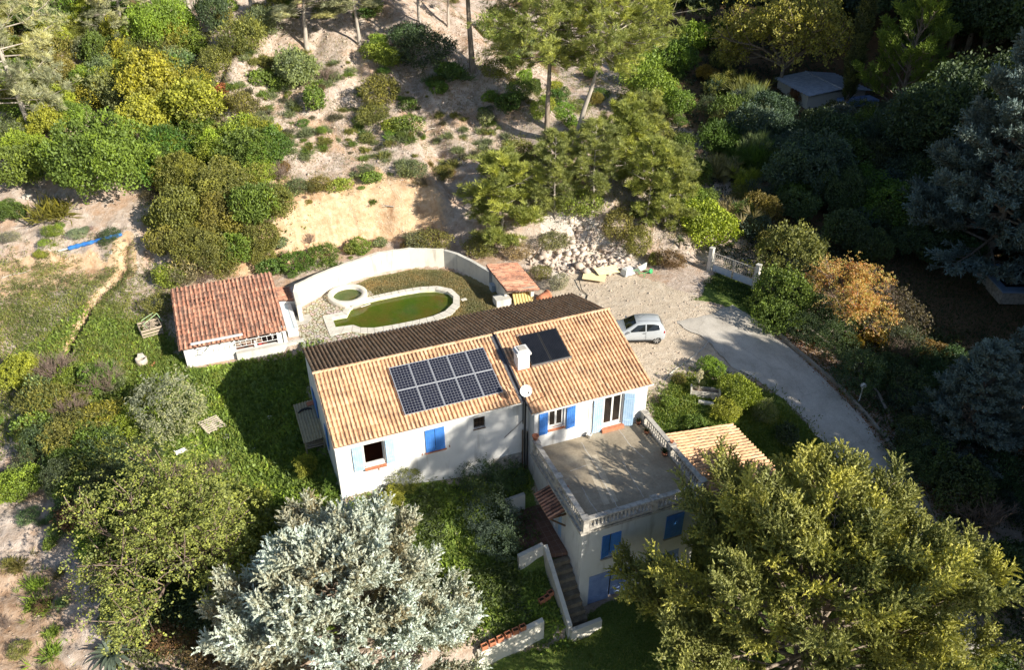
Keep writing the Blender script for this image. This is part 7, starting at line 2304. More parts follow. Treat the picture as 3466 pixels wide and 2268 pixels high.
# yellow leaved tree at the lower left
def leafy(name, loc, seed, h, T, col, label, mat=LM_BROAD, dens=3, spread=.9, n1=8, size=(.7, 1.2), jit=.35, sc=1.0, up=.5, rad=.14, tm=.5, ts=.17, twigk=3, bark=None):
    e = empty(name, loc, 0, label, 'tree')
    g = skeleton(seed, h, spread, n1, 3, up, .22, .3, (3, 5), .64, rad)
    V, F, T__ = segs_mesh(g[0], g[1], g[2], twigk); link('trunk', np_mesh('trunk', V, F, bark or M_TWIG), e)
    r = np.random.default_rng(seed + 1)
    k = np.repeat(np.arange(len(g[3])), dens)
    P = g[3][k] + r.normal(0, jit, (len(k), 3))
    link('crown', mk('crown', [place(T, P, unit(g[4][k] + np.array([0, 0, .5])), r.uniform(*size, len(k)), np.clip(r.normal(tm, ts, len(k)), 0, 1), r)], mat), e, color=col)
    e.scale = (sc, sc, sc)
    return e
p = G(455, 1370); leafy('yellowing_tree', tuple(p), 61, 6.4, T_YEL, (.27, .30, .08), 'large tree with sparse yellow green leaves at the lower left', dens=5, size=(.42, .82), jit=.38, sc=1.0)
p = G(1962, 765); leafy('persimmon_tree', tuple(p), 63, 5.6, T_YEL, (.75, .60, .40), 'sunlit tree with orange and red autumn leaves beside the hedge', LM_AUTUMN, dens=3, size=(.45, .85), jit=.28, sc=.80, spread=.8, n1=7)
# white blue cedar in the foreground
wc = conifer(71, 7.6, 5.1, 120, lambda t: (1 - t ** 2.2) ** .8 * .96 + .06, lambda t: .02 + .75 * t, T_PLUME, LM_GLAUCOUS, (1.15, 2.0), m=8, trunk_r=.26, plume_up=.5, fan=.34, inner=.52, tint_amp=.3, lvar=(.62, 1.12))
p = G(822, 1592); tree('blue_cedar', wc[0], wc[1], (p[0], p[1] , p[2]), (.50, .53, .47), 'huge silvery blue cedar in the foreground below the house', 1.0, 0)
# green cypress, front right
gc = conifer(72, 8.7, 7.9, 140, lambda t: (1 - t ** 2.4) ** .75 * .95 + .06, lambda t: .06 + .8 * t, T_PLUMEG, LM_NEEDLE, (1.2, 2.05), m=7, trunk_r=.32, plume_up=.55, fan=.34, inner=.5, tint_amp=.32, lvar=(.6, 1.12))
tree('green_cypress', gc[0], gc[1], (17.9, -17.7, hz(17.9, -17.7)), (.31, .315, .088), 'huge olive green cypress in the right foreground', 1.0, 1.0)
up_ = empty('umbrella_pine', (24.8, -31.2, hz(24.8, -31.2)), 0, 'tall umbrella pine just outside the lower right of the frame', 'tree')
o = link('crown', bush_mesh('crown', 77, 3.9, 30, 1500, T_PINE, LM_NEEDLE, squash=.68, lob=.30, size=(1.2, 2.0), outr=(.35, .9), rough=.5), up_, color=PG)
o.location = (0, 0, 17.3 - up_.location.z - 3.9 * .58)
q = MB(); q.tube([(0, 0, -.5), (.2, .1, 8), (.1, -.1, 15), (0, 0, 17.3 - up_.location.z)], [.42, .36, .28, .14], 8); q.build('trunk', M_BARK, up_)
# blue cedars on the right
bc = conifer(73, 13, 4.6, 130, lambda t: (1 - t) ** .8 + .07, lambda t: .0 + .5 * t, T_PLUME, LM_GLAUCOUS, (1.1, 1.7), m=8, trunk_r=.28, plume_up=.4, fan=.42)
DBC = (.15, .20, .19)
for (vx, vy, s, sz_, lab) in ((2290, 610, 1.25, 1.35, 'tall blue green cedar rising at the right edge'), (2385, 590, 1.05, 1.05, 'blue green cedar with a sunlit tip before the tall one at the right edge'),
                            (2225, 1050, .60, .55, 'blue green cypress at the right edge below the lawn'), (2350, 1010, .66, .58, 'further blue green cypress below the lawn at the very right edge')):
    p = G(vx, vy); tree('blue_cedar', bc[0], bc[1], (p[0], p[1], p[2]), DBC, lab, s, prng.uniform(0, 6), sz_)
# dark wood on the far right hillside: every tree its own object
WOOD = [(2030, 15, 4.5), (2130, 25, 5), (2200, 110, 5), (2250, 60, 7), (2330, 90, 7), (2360, 20, 8), (2280, 160, 6), (2200, 190, 6), (2240, 330, 5.5), (2190, 330, 5), (2350, 200, 6), (2180, 20, 7), (1900, 30, 5), (2320, 280, 5), (2375, 130, 6), (1640, 22, 4.5), (1720, 8, 5), (1590, 5, 4), (1790, 12, 5), (1860, 8, 5.5), (1540, 12, 4), (2270, 20, 5), (2300, 60, 5), (2240, 95, 5), (2330, 40, 6), (2370, 70, 6), (2210, 60, 5)]
for i, (vx, vy, r0) in enumerate(WOOD):
    p, t = ground(vx, vy, r0 * .7)
    if min(math.hypot(p[0] - 60.5, p[1] - 24.3), math.hypot(p[0] - 58, p[1] - 28.6)) < r0 + 3.5 or math.hypot(p[0] - 63, p[1] - 19) < 5.5:
        continue
    e = empty('wood_tree', (p[0], p[1], p[2]), prng.uniform(0, 6), None, 'tree', 'dark trees of the far wooded slope')
    s = r0 / 3.0 * prng.uniform(.85, 1.1)
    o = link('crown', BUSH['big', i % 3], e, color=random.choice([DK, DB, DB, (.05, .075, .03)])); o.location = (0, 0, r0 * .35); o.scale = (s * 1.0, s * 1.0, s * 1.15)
    q = MB(); q.tube([(0, 0, -.5), (.1, 0, r0 * .5), (0, .1, r0 * .9)], [.3, .24, .12], 7); q.build('trunk', M_BARK, e)
    e['label'] = 'dark evergreen of the shaded wood in the top right corner'
for i, (vx, vy, r0) in enumerate([(2250, 110, 4), (2290, 105, 4.5), (2330, 95, 4.5), (2210, 112, 4), (2370, 125, 4.5), (2270, 50, 5), (2340, 30, 5), (2200, 50, 5)]):
    p = G(vx, vy)
    e = empty('wood_tree', tuple(p), prng.uniform(0, 6), 'dark evergreen of the shaded wood in the top right corner', 'tree', 'dark trees of the far wooded slope')
    s = r0 / 3.0
    o = link('crown', BUSH['big', i % 3], e, color=DK); o.location = (0, 0, -.2); o.scale = (s * 1.15, s * 1.15, s * 1.4)
    q = MB(); q.tube([(0, 0, -.5), (.1, 0, r0 * .5), (0, .1, r0 * .9)], [.3, .24, .12], 7); q.build('trunk', M_BARK, e)
# trees just outside the frame that throw their shade into it
for i, (x, y, s, sz_) in enumerate(((37, -20, 1.0, 1.35), (41, -22, 1.0, 1.4), (34.5, -23, .95, 1.2), (49, -8, 1.1, 1.2), (53, -2, 1.1, 1.2), (57, 3, 1.2, 1.3), (54, -12, 1.2, 1.3), (58, -6, 1.2, 1.3), (70, 14, 1.2, 1.35), (75, 20, 1.2, 1.3))):
    tree('blue_cedar', bc[0], bc[1], (x, y, hz(x, y)), DBC, 'blue green cedar of the row beyond the right edge', s, prng.uniform(0, 6), sz_, group='cedars beyond the right edge')

# agave and yuccas
def rosette(name, loc, n, L, W, col, label, cat, mat=M_BLADE, h0=0.0, arch=.5, flower=False):
    e = empty(name, loc, 0, label, cat)
    q = MB()
    for i in range(n):
        a = i * 2.4; el = math.radians(random.uniform(12, 75)) * (1 - .2 * i / n); ll = L * random.uniform(.75, 1.1)
        d = Vector((math.cos(a) * math.cos(el), math.sin(a) * math.cos(el), math.sin(el))); s_ = Vector((-math.sin(a), math.cos(a), 0))
        pts = [Vector((0, 0, h0)) + d * ll * t + Vector((0, 0, -arch * ll * t * t * math.cos(el))) for t in (0, .25, .5, .75, 1)]
        ws = [W * .7, W, W * .95, W * .6, .004]
        for k in range(4):
            up = Vector((0, 0, W * .35))
            q.add([pts[k] - s_ * ws[k] + up * (ws[k] / W), pts[k] - up * .3, pts[k] + s_ * ws[k] + up * (ws[k] / W), pts[k + 1] - s_ * ws[k + 1] + up * (ws[k + 1] / W), pts[k + 1] - up * .3, pts[k + 1] + s_ * ws[k + 1] + up * (ws[k + 1] / W)], [(0, 1, 4, 3), (1, 2, 5, 4)], 0, True)
    q.build('leaves', mat, e, color=col)
    if h0 > .1:
        q = MB(); q.tube([(0, 0, -.2), (0, 0, h0 + .05)], [.09, .07], 8); q.build('stem', M_BARK, e)
    if flower:
        q = MB(); q.tube([(0, 0, h0), (0, 0, h0 + .55), (.02, 0, h0 + 1.15)], [.025, .02, .008], 6); q.build('flower_stalk', M_BARK_PALE, e)
        r = np.random.default_rng(5); n_ = 90; zz = r.uniform(.45, 1.15, n_); aa = r.uniform(0, 6.28, n_); rr = .16 * np.sin(np.clip((1.2 - zz) / .75, 0.1, 1) * 2.6)
        P = np.column_stack([np.cos(aa) * rr, np.sin(aa) * rr, h0 + zz])
        link('flowers', mk('flowers', [place(t_cluster(3, 5, .05, .08, .05), P, rand_dirs(n_, r), np.ones(n_), r.uniform(.4, .8, n_), r)], LM_BROAD), e, color=(.55, .50, .36))
    return e
p = G(262, 1522); rosette('agave', (p[0], p[1], p[2] + .05), 30, 1.25, .095, (.20, .26, .23), 'large blue grey agave at the bottom left', 'agave')
p = G(1634, 905); yuc = rosette('yucca', tuple(p), 60, .62, .022, (.17, .20, .08), 'flowering yucca with a white plume in the stone planter', 'yucca', h0=.35, arch=.35, flower=True)
p = G(1580, 575); rosette('yucca', tuple(p), 50, .6, .022, (.16, .20, .06), 'spiky yucca between the wheelbarrow and the gate', 'yucca', h0=.5, arch=.4)
# ------------------------------------------------------------------ small things in the gardens
p = G(1638, 918)
pln = empty('stone_planter', (p[0], p[1], p[2] - .05), -.55, 'long stone planter trough with white end slabs beside the yucca', 'planter')
q = MB(); q.bb((-.75, -.28, 0), (.75, -.20, .42)); q.bb((-.75, .20, 0), (.75, .28, .42)); q.build('side_slab', M_STONE, pln)
for x in (-.8, .8):
    q = MB(); q.box((x, 0, .24), (.09, .62, .56)); q.build('end_slab', M_COPING, pln)
q = MB(); q.bb((-.75, -.2, 0), (.75, .2, .30)); q.build('soil', M_BARK, pln)
yuc.location = pln.location + Vector((-.35, .25, .28))
p = G(1640, 940); q = MB(); q.box((0, 0, .10), (.85, .22, .16)); b = q.build('stone_slab', M_COPING); b.location = tuple(p); b.rotation_euler = (0, .05, -.6); tag(b, 'white stone slab lying in front of the planter', 'slab')
# pallet
p = G(494, 992); pal = empty('pallet', (p[0], p[1], p[2] + .12), .42, 'pale wooden pallet on the grass right of the olive tree', 'pallet')
M_PAL = plain('pallet_wood', (.52, .44, .34), (.64, .57, .46), 8, .85, .2, .2, stretch=(1, 8, 8))
for k in range(7):
    q = MB(); q.box((0, -.5 + k / 6, .07), (1.1, .10, .022)); q.build('board', M_PAL, pal)
for x in (-.48, 0, .48):
    q = MB(); q.box((x, 0, .015), (.10, 1.1, .085)); q.build('bearer', M_PAL, pal)
pal.rotation_euler = (.10, .06, .42)
q = MB(); q.box((0, 0, .03), (1.0, .10, .03)); p = G(470, 1030); b = q.build('plank', M_PAL); b.location = tuple(p); b.rotation_euler = (0, 0, .45); tag(b, 'loose plank on the grass below the pallet', 'plank')
def stone(vx, vy, r, mat, label, name='white_stone', flat=.5, cat='stone', sd=1):
    p = G(vx, vy); rr = np.random.default_rng(sd)
    q = MB(); n = 7
    top = [(math.cos(2 * math.pi * k / n) * r * rr.uniform(.7, 1.1), math.sin(2 * math.pi * k / n) * r * rr.uniform(.6, 1.0)) for k in range(n)]
    q.prism(top, -.1, [r * flat * rr.uniform(.6, 1.1) for _ in range(n)])
    b = q.build(name, mat); b.location = tuple(p); return tag(b, label, cat)
stone(528, 1017, .24, M_COPING, 'flat white stone on the grass below the pallet', sd=2, flat=.3)
stone(590, 1045, .12, M_COPING, 'small white stone at the edge of the house shadow', sd=3)
stone(418, 882, .32, M_COPING, 'white slab behind the olive tree', sd=4, flat=.3)
stone(625, 972, .18, M_COPING, 'grey stone in the dark garden left of the house', sd=5)
stone(258, 586, .12, M_WHITE, 'white lump in the grass below the blue roll', sd=6)
stone(62, 458, .30, M_COPING, 'white stone in the litter on the dirt terrace, nearest the left edge', sd=7, flat=.5)
stone(100, 470, .22, M_COPING, 'white stone beside the dark sheet on the dirt terrace', sd=8, flat=.5)
stone(1668, 590, .18, M_RUBBLE, 'pale boulder just left of the gate post', sd=9, flat=.9)
stone(1560, 500, .35, M_RUBBLE, 'pale boulder on the bare ridge', sd=10, flat=.8)
stone(1062, 1240, .12, M_COPING, 'pale stone at the corner of the shaded lawn', sd=11)
stone(1408, 1322, .0001 + .2, M_COPING, 'pale stone at the foot of the garage door', sd=12, flat=.6)
stone(1060, 1505, .22, M_RUBBLE, 'broken stone at the foot of the terrace wall', sd=13)
# stump shaped stone well head
p = G(331, 846); sp = empty('stone_urn', (p[0], p[1], p[2]), 0, 'short pale stone cylinder with a broken rim on the grass', 'urn')
q = MB(); q.lathe((0, 0, 0), [(.34, -.1), (.33, .42), (.30, .44), (.26, .42), (.24, .28), (.01, .27)], 18); q.build('drum', plain('weathered_urn_stone', (.60, .53, .44), (.42, .36, .30), 6, .95, .1, .4), sp)
q = MB(); q.box((.02, .14, .52), (.46, .10, .30), rx=-.15, taper=.6); q.build('rim_shard', M_STONE, sp)
p = G(352, 850); q = MB(); q.prism([(-.25, -.12), (.3, .02), (.22, .14), (-.2, .08)], 0, .07); b = q.build('clay_shard', M_TERRA); b.location = (p[0] + .1, p[1], p[2] + .02); b.rotation_euler = (.2, 0, .5); tag(b, 'terracotta shard lying beside the stone cylinder', 'shard')
# compost crate
p = G(352, 772); cr = empty('compost_crate', (p[0], p[1], p[2] - .05), .2, 'grey wooden compost crate full of sticks left of the shed', 'crate')
for s_ in (-1, 1):
    for z in (.12, .34, .56):
        q = MB(); q.box((0, s_ * .55, z), (1.25, .03, .14)); q.build('board', M_WOOD, cr)
        q = MB(); q.box((s_ * .62, 0, z), (.03, 1.07, .14)); q.build('board', M_WOOD, cr)
q = MB()
for i in range(16):
    a = random.uniform(0, 3.1); c = Vector((random.uniform(-.35, .35), random.uniform(-.3, .3), random.uniform(.5, .66))); d = Vector((math.cos(a), math.sin(a), random.uniform(-.1, .1))) * random.uniform(.2, .5)
    q.tube([c - d, c + d], random.uniform(.015, .035), 5)
q.build('sticks', M_WOOD, cr)
q = MB()
for a, b in (((-.3, .1, .7), (.65, .55, .95)), ((-.3, .1, .7), (-.2, -.35, .62)), ((-.35, .55, .72), (.5, .85, .9)), ((.65, .55, .95), (.8, .1, .55))):
    q.tube([a, b], .02, 6)
tag(q.build('green_frame', plain('pale_green_paint', (.42, .60, .32), (.36, .54, .28), 5, .5), cr)) 
# blue pool cover roll on its tube
a, b = G(138, 588), G(284, 549)
q = MB(); A_, B_ = Vector(a) + Vector((0, 0, .16)), Vector(b) + Vector((0, 0, .16))
N_ = 26
pts = [A_.lerp(B_, .16 + .84 * k / N_) for k in range(N_ + 1)]
roll = empty('pool_cover_roll', tuple(A_), 0, 'crumpled blue pool cover rolled on a white tube on the dirt terrace', 'cover')
q.tube([p_ - A_ for p_ in pts], [.15 + .035 * math.sin(k * 1.9) * random.random() - (.05 if k % 7 == 6 else 0) for k in range(N_ + 1)], 10)
q.build('cover', plain('blue_foil', (.03, .12, .42), (.06, .26, .62), 3, .3, .5, .3), roll)
q = MB(); q.tube([Vector((0, 0, 0)), (B_ - A_) * .18], .06, 10); q.build('tube', M_WHITE, roll)
q = MB()
p = G(122, 466); q.box((0, 0, .06), (.75, .42, .10), rz=.3, taper=.8); b = q.build('dark_sheet', plain('slate_plastic', (.06, .085, .085), (.09, .11, .11), 4, .6)); b.location = tuple(p); tag(b, 'folded dark sheet among the litter on the dirt terrace', 'sheet')
q = MB()
for (x, y, a) in ((-.6, 0, .6), (-.3, -.3, .9), (0, -.5, .2), (-.8, -.5, 1.2)):
    q.tube([(x, y, .06), (x + math.cos(a) * 1.1, y - math.sin(a) * .9, .08)], .03, 6)
p = G(85, 445); b = q.build('poles', M_WOOD); b.location = tuple(p); tag(b, 'grey poles thrown on the dirt terrace by the left edge', 'poles')
p = G(97, 442); q = MB(); q.box((0, 0, .32), (.09, .07, .85), rx=.1); b = q.build('post', M_WOOD); b.location = tuple(p); tag(b, 'short wooden post at the edge of the dirt terrace', 'post')
p = G(1228, 205); q = MB(); q.box((0, 0, .7), (.07, .07, 1.6), ry=.06); b = q.build('rusty_post', plain('rust', (.22, .07, .04), (.14, .05, .03), 6, .9)); b.location = tuple(p); tag(b, 'rusty upright post on the slope left of the straight pine', 'post')
q = MB(); pts = [ground(a_, b_)[0] for a_, b_ in ((1235, 612), (1262, 588))]
q.tube([Vector(pts[0]) + Vector((0, 0, .3)), Vector(pts[1]) + Vector((0, 0, .9))], [.05, .02], 6); tag(q.build('dead_branch', M_WOOD_DK), 'dark dead branch sticking up behind the pump house', 'branch')
p = G(422, 1056); q = MB(); q.box((0, 0, .2), (.55, .22, .06), rx=.5, rz=.3); q.tube([(-.3, 0, 0), (-.3, 0, .35)], .02, 6); q.tube([(.3, 0, 0), (.3, 0, .35)], .02, 6)
b = q.build('white_stool', M_WHITE); b.location = tuple(p); tag(b, 'small white metal stool tipped over in the shade below the olive tree', 'stool')
for i, (vx, vy, n_) in enumerate(((1078, 697, 'white tile on the turf at the right end of the pool'), (1112, 640, 'white scrap on the turf under the grey wall'))):
    p = at(vx, vy, 2, .52); q = MB(); q.box((0, 0, .03), (.38 if i == 0 else .2, .26 if i == 0 else .14, .05), rz=.2); b = q.build('white_tile', M_COPING); b.location = tuple(p); tag(b, n_, 'tile')
# ditch stones / pale stick on the left lawn
p = G(445, 682); q = MB(); q.tube([(-.25, -.3, .05), (0, 0, .14), (.1, .35, .3)], [.06, .05, .03], 6); b = q.build('dry_stick', M_BARK_PALE); b.location = tuple(p); tag(b, 'pale dead stub in the grass left of the shed', 'branch')

# low undergrowth between the bushes: leaf clusters nobody could count
def undergrowth(name, poly, n, seed, T, mat, col, size=(.8, 1.8), soft=1.0, thr=0.0, lift=.1):
    r = np.random.default_rng(seed)
    p = scatter(poly, n, seed, soft)
    k = fbm(p[:, 0] / 2.6, p[:, 1] / 2.6, seed, 3) + r.normal(0, .06, len(p)) > thr
    p = p[k]; n = len(p)
    z = height(p[:, 0], p[:, 1]) + lift * r.uniform(.2, 2.2, n)
    V, F, t_ = place(T, np.column_stack([p, z]), unit(np.column_stack([r.normal(0, .4, (n, 2)), np.ones(n)])), r.uniform(*size, n), np.clip(fbm(p[:, 0] / 1.5, p[:, 1] / 1.5, seed + 5, 2) * 1.2 + .5 + r.normal(0, .12, n), 0, 1), r)
    return tag(link(name, np_mesh(name, V, F, mat, tint=t_), color=col), kind='stuff')
undergrowth('undergrowth', polyg([(0, 60), (300, 20), (500, 110), (500, 280), (640, 350), (690, 500), (640, 620), (400, 620), (340, 480), (300, 250), (150, 230), (60, 340), (0, 380)]), 9000, 401, T_OAKS, LM_BROAD, (.15, .18, .045), thr=-.06)
undergrowth('undergrowth', polyg([(1130, 30), (1290, 110), (1500, 60), (1600, 150), (1600, 330), (1660, 500), (1560, 610), (1380, 500), (1240, 540), (1100, 560), (1210, 300)]), 7000, 402, T_FINE, LM_BROAD, (.18, .19, .06), thr=-.02)
undergrowth('undergrowth', polyg([(500, 0), (1150, 0), (1280, 240), (1190, 350), (1040, 420), (760, 440), (640, 300), (500, 120)]), 6500, 403, T_FINE, LM_BROAD, (.17, .17, .08), size=(.5, 1.3), thr=.05)
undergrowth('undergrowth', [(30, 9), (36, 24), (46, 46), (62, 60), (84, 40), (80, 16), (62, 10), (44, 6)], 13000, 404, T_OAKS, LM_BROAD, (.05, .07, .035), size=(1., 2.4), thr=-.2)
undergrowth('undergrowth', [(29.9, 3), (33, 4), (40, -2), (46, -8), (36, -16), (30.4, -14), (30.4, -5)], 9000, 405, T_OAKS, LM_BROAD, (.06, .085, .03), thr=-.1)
undergrowth('undergrowth', polyg([(170, 1060), (340, 1080), (420, 1420), (540, 1540), (330, 1540), (230, 1300)]), 4000, 406, T_OAKS, LM_BROAD, (.09, .10, .035), thr=-.15)
undergrowth('undergrowth', [(2, -5), (9, -4.6), (8.5, -8), (7.5, -10.5), (2, -11), (-1, -8)], 2600, 407, T_OLIVE, LM_BROAD, (.09, .12, .045), thr=-.05, lift=.15)
undergrowth('undergrowth', polyg([(0, 560), (330, 560), (420, 700), (380, 900), (250, 830), (60, 830), (0, 760)]), 5000, 408, T_FINE, LM_BROAD, (.19, .21, .06), size=(.6, 1.4), thr=.02)

# shed in the valley
pv_ = at(1908, 212, 2, 3.6)
vz = hz(pv_[0], pv_[1])
vsd = empty('valley_shed', (pv_[0], pv_[1], vz), -.12, 'low shed with grey sheet roof in the dark valley', 'shed')
q = MB(); q.bb((-3.6, -3, -.5), (3.6, 3.4, 1.25)); q.build('wall', M_STUCCO_OLD, vsd)
M_FIB2 = plain('grey_roof_sheet', (.38, .43, .52), (.26, .30, .38), 2, .8, .2, .2, fine=12)
for sg in (-1, 1):
    q = MB(); corrugated(q, 7.4, 4.1, Matrix(((0, sg * .99, 0, 0), (1, 0, 0, -3.7), (0, -.12, 1, 1.80), (0, 0, 0, 1))), .06, .6)
    q.build('roof_sheet', M_FIB2, vsd)
q = MB(); q.tube([(0, -3.7, 1.84), (0, 3.7, 1.84)], .09, 8); q.build('ridge_cap', M_FIB2, vsd)
vsd.scale = (.92, .92, .9)
q = MB(); q.bb((-.5, -5.6, .3), (3.6, -3.8, .9)); q.build('tarpaulin', plain('blue_tarp', (.10, .20, .50), (.3, .38, .55), 3, .5), vsd)
# raised pond with a blue rim at the right edge
pp = at(2300, 738, 2, .3); pp = pp + np.array([5.6, 2.0, 0]); pz = hz(pp[0], pp[1])
pd = empty('raised_pond', (pp[0], pp[1], pz), -.42, 'raised garden basin with a pale blue rim at the right edge', 'basin')
q = MB(); q.bb((-2.6, -1.9, -.3), (4.0, 2.0, .62)); q.build('side', M_STONE, pd)
q = MB()
for a, b in (((-2.7, -2.0, .62), (4.1, -1.25, .70)), ((-2.7, 1.7, .62), (4.1, 2.1, .70)), ((-2.7, -1.25, .62), (-2.2, 1.7, .70))): q.bb(a, b)
q.build('rim', plain('pale_blue_rim', (.25, .38, .60), (.32, .44, .62), 4, .6), pd)
q = MB(); q.bb((-2.2, -1.25, .6), (4.0, 1.7, .66)); q.build('water', plain('dark_pond_water', (.02, .025, .04), (.03, .035, .05), 1, .15, .6), pd)

# ------------------------------------------------------------------ grass and leaf litter that nobody could count
def blades(name, poly, n, seed, L, W, mat, col, soft=.5, zoff=0.0, keepout=None, clump=.0, zfix=None, lean=.55):
    r = np.random.default_rng(seed)
    if clump:
        c = scatter(poly, max(4, int(n * .06)), seed, soft)
        p = c[r.integers(0, len(c), n)] + r.normal(0, clump, (n, 2))
    else:
        p = scatter(poly, n, seed, soft)
    if keepout is not None:
        p = p[~keepout(p[:, 0], p[:, 1])]
    n = len(p)
    z = height(p[:, 0], p[:, 1]) if zfix is None else np.full(n, zfix)
    d = unit(np.column_stack([r.normal(0, lean, (n, 2)), np.ones(n)]))
    l = L * r.uniform(.5, 1.3, n)
    base = np.column_stack([p, z + zoff])
    up = unit(np.cross(d, rand_dirs(n, r)))
    V, F = quads(base + d * (l * .45)[:, None], d, up, l, W * r.uniform(.7, 1.3, n))
    big = fbm(p[:, 0] / 1.2, p[:, 1] / 1.2, seed, 3) * .9 + .5
    ti = np.repeat(np.clip(big + r.normal(0, .16, n), 0, 1), 4)
    return tag(link(name, np_mesh(name, V, F, mat, tint=ti), color=col), kind='stuff')
LM_GRASS = leaf_mat('grass_blade', (.55, .7, .5), (1, 1, 1), (2.0, 1.5, 1.3), .3, .03)
HOUSE_FP = lambda x, y: ((x > -.0) & (x < 16.5) & (y > -4.1) & (y < 4.2)) | ((x > 9.8) & (x < 16.5) & (y > -10.8) & (y < -4)) | ((x > -6.5) & (x < -.3) & (y > 10.0) & (y < 15.5)) | ((x > 8.7) & (x < 10) & (y < -9) & (y > -12.2)) | ((x > 7.6) & (x < 10) & (y > -9.2) & (y < -5.6))
blades('lawn', LAWN, 70000, 201, .24, .042, LM_GRASS, (.19, .265, .05), .9, keepout=HOUSE_FP)
blades('lawn_weeds', LAWN, 34000, 202, .30, .13, LM_BROAD, (.20, .28, .05), .6, keepout=HOUSE_FP, lean=1.2)
blades("grass", [(-2, -30), (-2, -17), (4, -12.6), (8.5, -12.5), (10.4, -11.0), (25, -11.0), (30, -16), (34, -24), (30, -32)], 40000, 203, .22, .045, LM_GRASS, (.16, .20, .034), .5, keepout=HOUSE_FP)
blades('grass', [(16.8, -6), (17.5, -3.2), (20.5, -1.7), (23, -1.9), (25.5, -4.6), (26.6, -9), (26.5, -13), (21.2, -13), (21.1, -6.2)], 22000, 204, .22, .06, LM_GRASS, (.16, .22, .036), .5, keepout=HOUSE_FP, clump=.35)
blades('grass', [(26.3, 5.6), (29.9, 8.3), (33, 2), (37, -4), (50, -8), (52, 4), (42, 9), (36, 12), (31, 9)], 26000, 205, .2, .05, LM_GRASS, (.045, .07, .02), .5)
blades('grass', [(-17, 6), (-9, 5), (-7.2, 10), (-7.5, 15), (-9, 18.5), (-15, 20), (-22, 18), (-22, 9)], 36000, 206, .26, .045, LM_GRASS, (.22, .25, .06), .8, clump=.5)
blades('turf', [(6.0, 9.2), (11.5, 9.3), (13.9, 9.6), (13.4, 12), (11.6, 15.9), (9.2, 16.7), (6.4, 16.5), (4.6, 15.8), (5.9, 14.0)], 34000, 207, .10, .05, LM_GRASS, (.25, .22, .10), .25, zfix=.5, keepout=lambda x, y: (sdf(x, y, CO) < .05) | (np.hypot(x - SPA_C[0], y - SPA_C[1]) < 1.5), lean=1.1)
blades('dry_grass', polyg([(480, 60), (700, 60), (1000, 150), (1290, 260), (1200, 360), (1060, 420), (760, 460), (560, 260)]), 14000, 208, .22, .03, LM_GRASS, (.27, .24, .13), 1.0, clump=.45)
blades('dry_grass', polyg([(1290, 360), (1560, 150), (1600, 330), (1660, 520), (1600, 600), (1480, 600), (1300, 590)]), 20000, 209, .26, .035, LM_GRASS, (.27, .25, .11), .8, clump=.5)
blades('dry_grass', polyg([(0, 120), (480, 60), (560, 260), (690, 400), (660, 520), (330, 440), (60, 380)]), 26000, 210, .28, .035, LM_GRASS, (.24, .24, .09), .8, clump=.5)
blades('fallen_leaves', [(29.3, 3), (31.5, 1), (31.5, -14), (29.7, -14), (29.4, -5)], 5000, 211, .12, .09, LM_AUTUMN, (.30, .17, .08), .4, lean=2.5, zoff=.02)
blades('fallen_leaves', polyg([(1150, 60), (1300, 200), (1200, 300), (900, 160)]), 9000, 212, .10, .07, LM_AUTUMN, (.24, .15, .09), 1.5, lean=2.5, zoff=.02)
blades('grass', [(28.0, 7.0), (29.6, 7.9), (31.2, 4.2), (30.2, 1.0), (29.2, .8), (28.9, 3.2)], 7000, 213, .16, .045, LM_GRASS, (.07, .12, .025), .25)
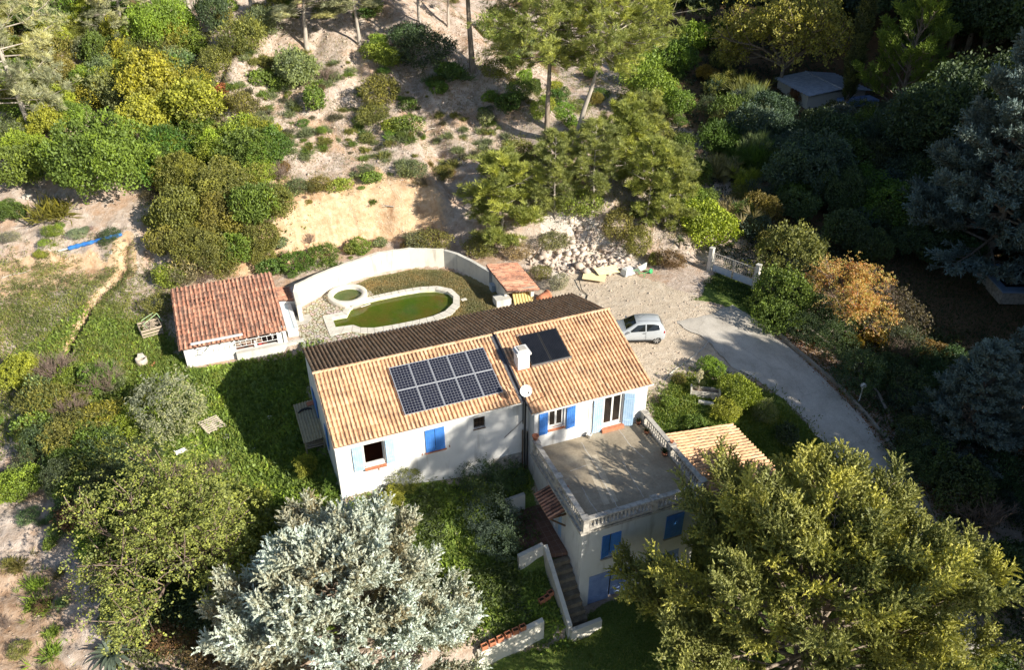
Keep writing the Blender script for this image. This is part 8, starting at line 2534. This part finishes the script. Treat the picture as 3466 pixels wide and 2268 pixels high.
# slabs of the broken rock face beside the drive
r_ = np.random.default_rng(500)
p_ = scatter(polyg([(1250, 570), (1300, 515), (1370, 510), (1430, 570), (1475, 612), (1400, 620), (1310, 610)]), 70, 501, .5)
s_ = r_.uniform(.25, .7, 70)
tag(rocks('rock_slabs', np.column_stack([p_, height(p_[:, 0], p_[:, 1])]), s_, plain('pale_rock_face', (.70, .61, .54), (.50, .40, .33), 2.2, .95, .1, .6, fine=14), 502), kind='stuff')
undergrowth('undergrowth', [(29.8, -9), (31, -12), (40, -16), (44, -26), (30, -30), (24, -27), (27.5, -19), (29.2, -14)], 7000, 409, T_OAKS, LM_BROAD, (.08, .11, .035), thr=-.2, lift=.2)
r_ = np.random.default_rng(601)
q_ = r_.uniform((2.8, 9.9), (11.1, 13.8), (900, 2))
w_ = sdf(q_[:, 0], q_[:, 1], POOL_SHAPE)
q_ = q_[(w_ < -.08) & (r_.random(900) < np.where(w_ > -.45, .45, .10))]
n_ = len(q_)
a_ = r_.uniform(0, 6.28, n_)
V_, F_ = quads(np.column_stack([q_, np.full(n_, .306)]), np.column_stack([np.cos(a_), np.sin(a_), np.zeros(n_)]), np.column_stack([-np.sin(a_), np.cos(a_), np.zeros(n_)]), r_.uniform(.04, .11, n_), r_.uniform(.025, .06, n_))
tag(link('floating_leaves', np_mesh('floating_leaves', V_, F_, LM_AUTUMN, tint=np.repeat(r_.random(n_), 4)), color=(.40, .30, .16)), kind='stuff')
for i, (vx, vy, L_, rz_, lab_) in enumerate(((560, 190, 1.6, .5, 'fallen grey branch on the slope below the small rust red bush'), (800, 335, 1.2, 2.2, 'fallen grey branch in the middle of the open stones'), (1010, 300, 1.5, .2, 'fallen grey branch on the stones right of the dull shrub'), (40, 640, 1.8, .15, 'long dry branch on the left terrace'), (150, 690, 1.1, 1.2, 'short dry branch in the left terrace grass'), (900, 480, 1.0, 2.6, 'dead branch lying on the sandy cut bank'))):
    p = G(vx, vy); q = MB()
    q.tube([(-L_ / 2, 0, .05), (-L_ / 6, .08, .10), (L_ / 5, -.03, .09), (L_ / 2, .06, .16)], [.05, .042, .03, .012], 6)
    q.tube([(-L_ / 8, .07, .10), (.12, .38, .2)], [.022, .008], 5); q.tube([(L_ / 5, -.02, .09), (L_ / 3, -.34, .2)], [.02, .007], 5)
    b = q.build('fallen_branch', M_BARK_PALE); b.location = tuple(p); b.rotation_euler = (0, 0, rz_); tag(b, lab_, 'branch')
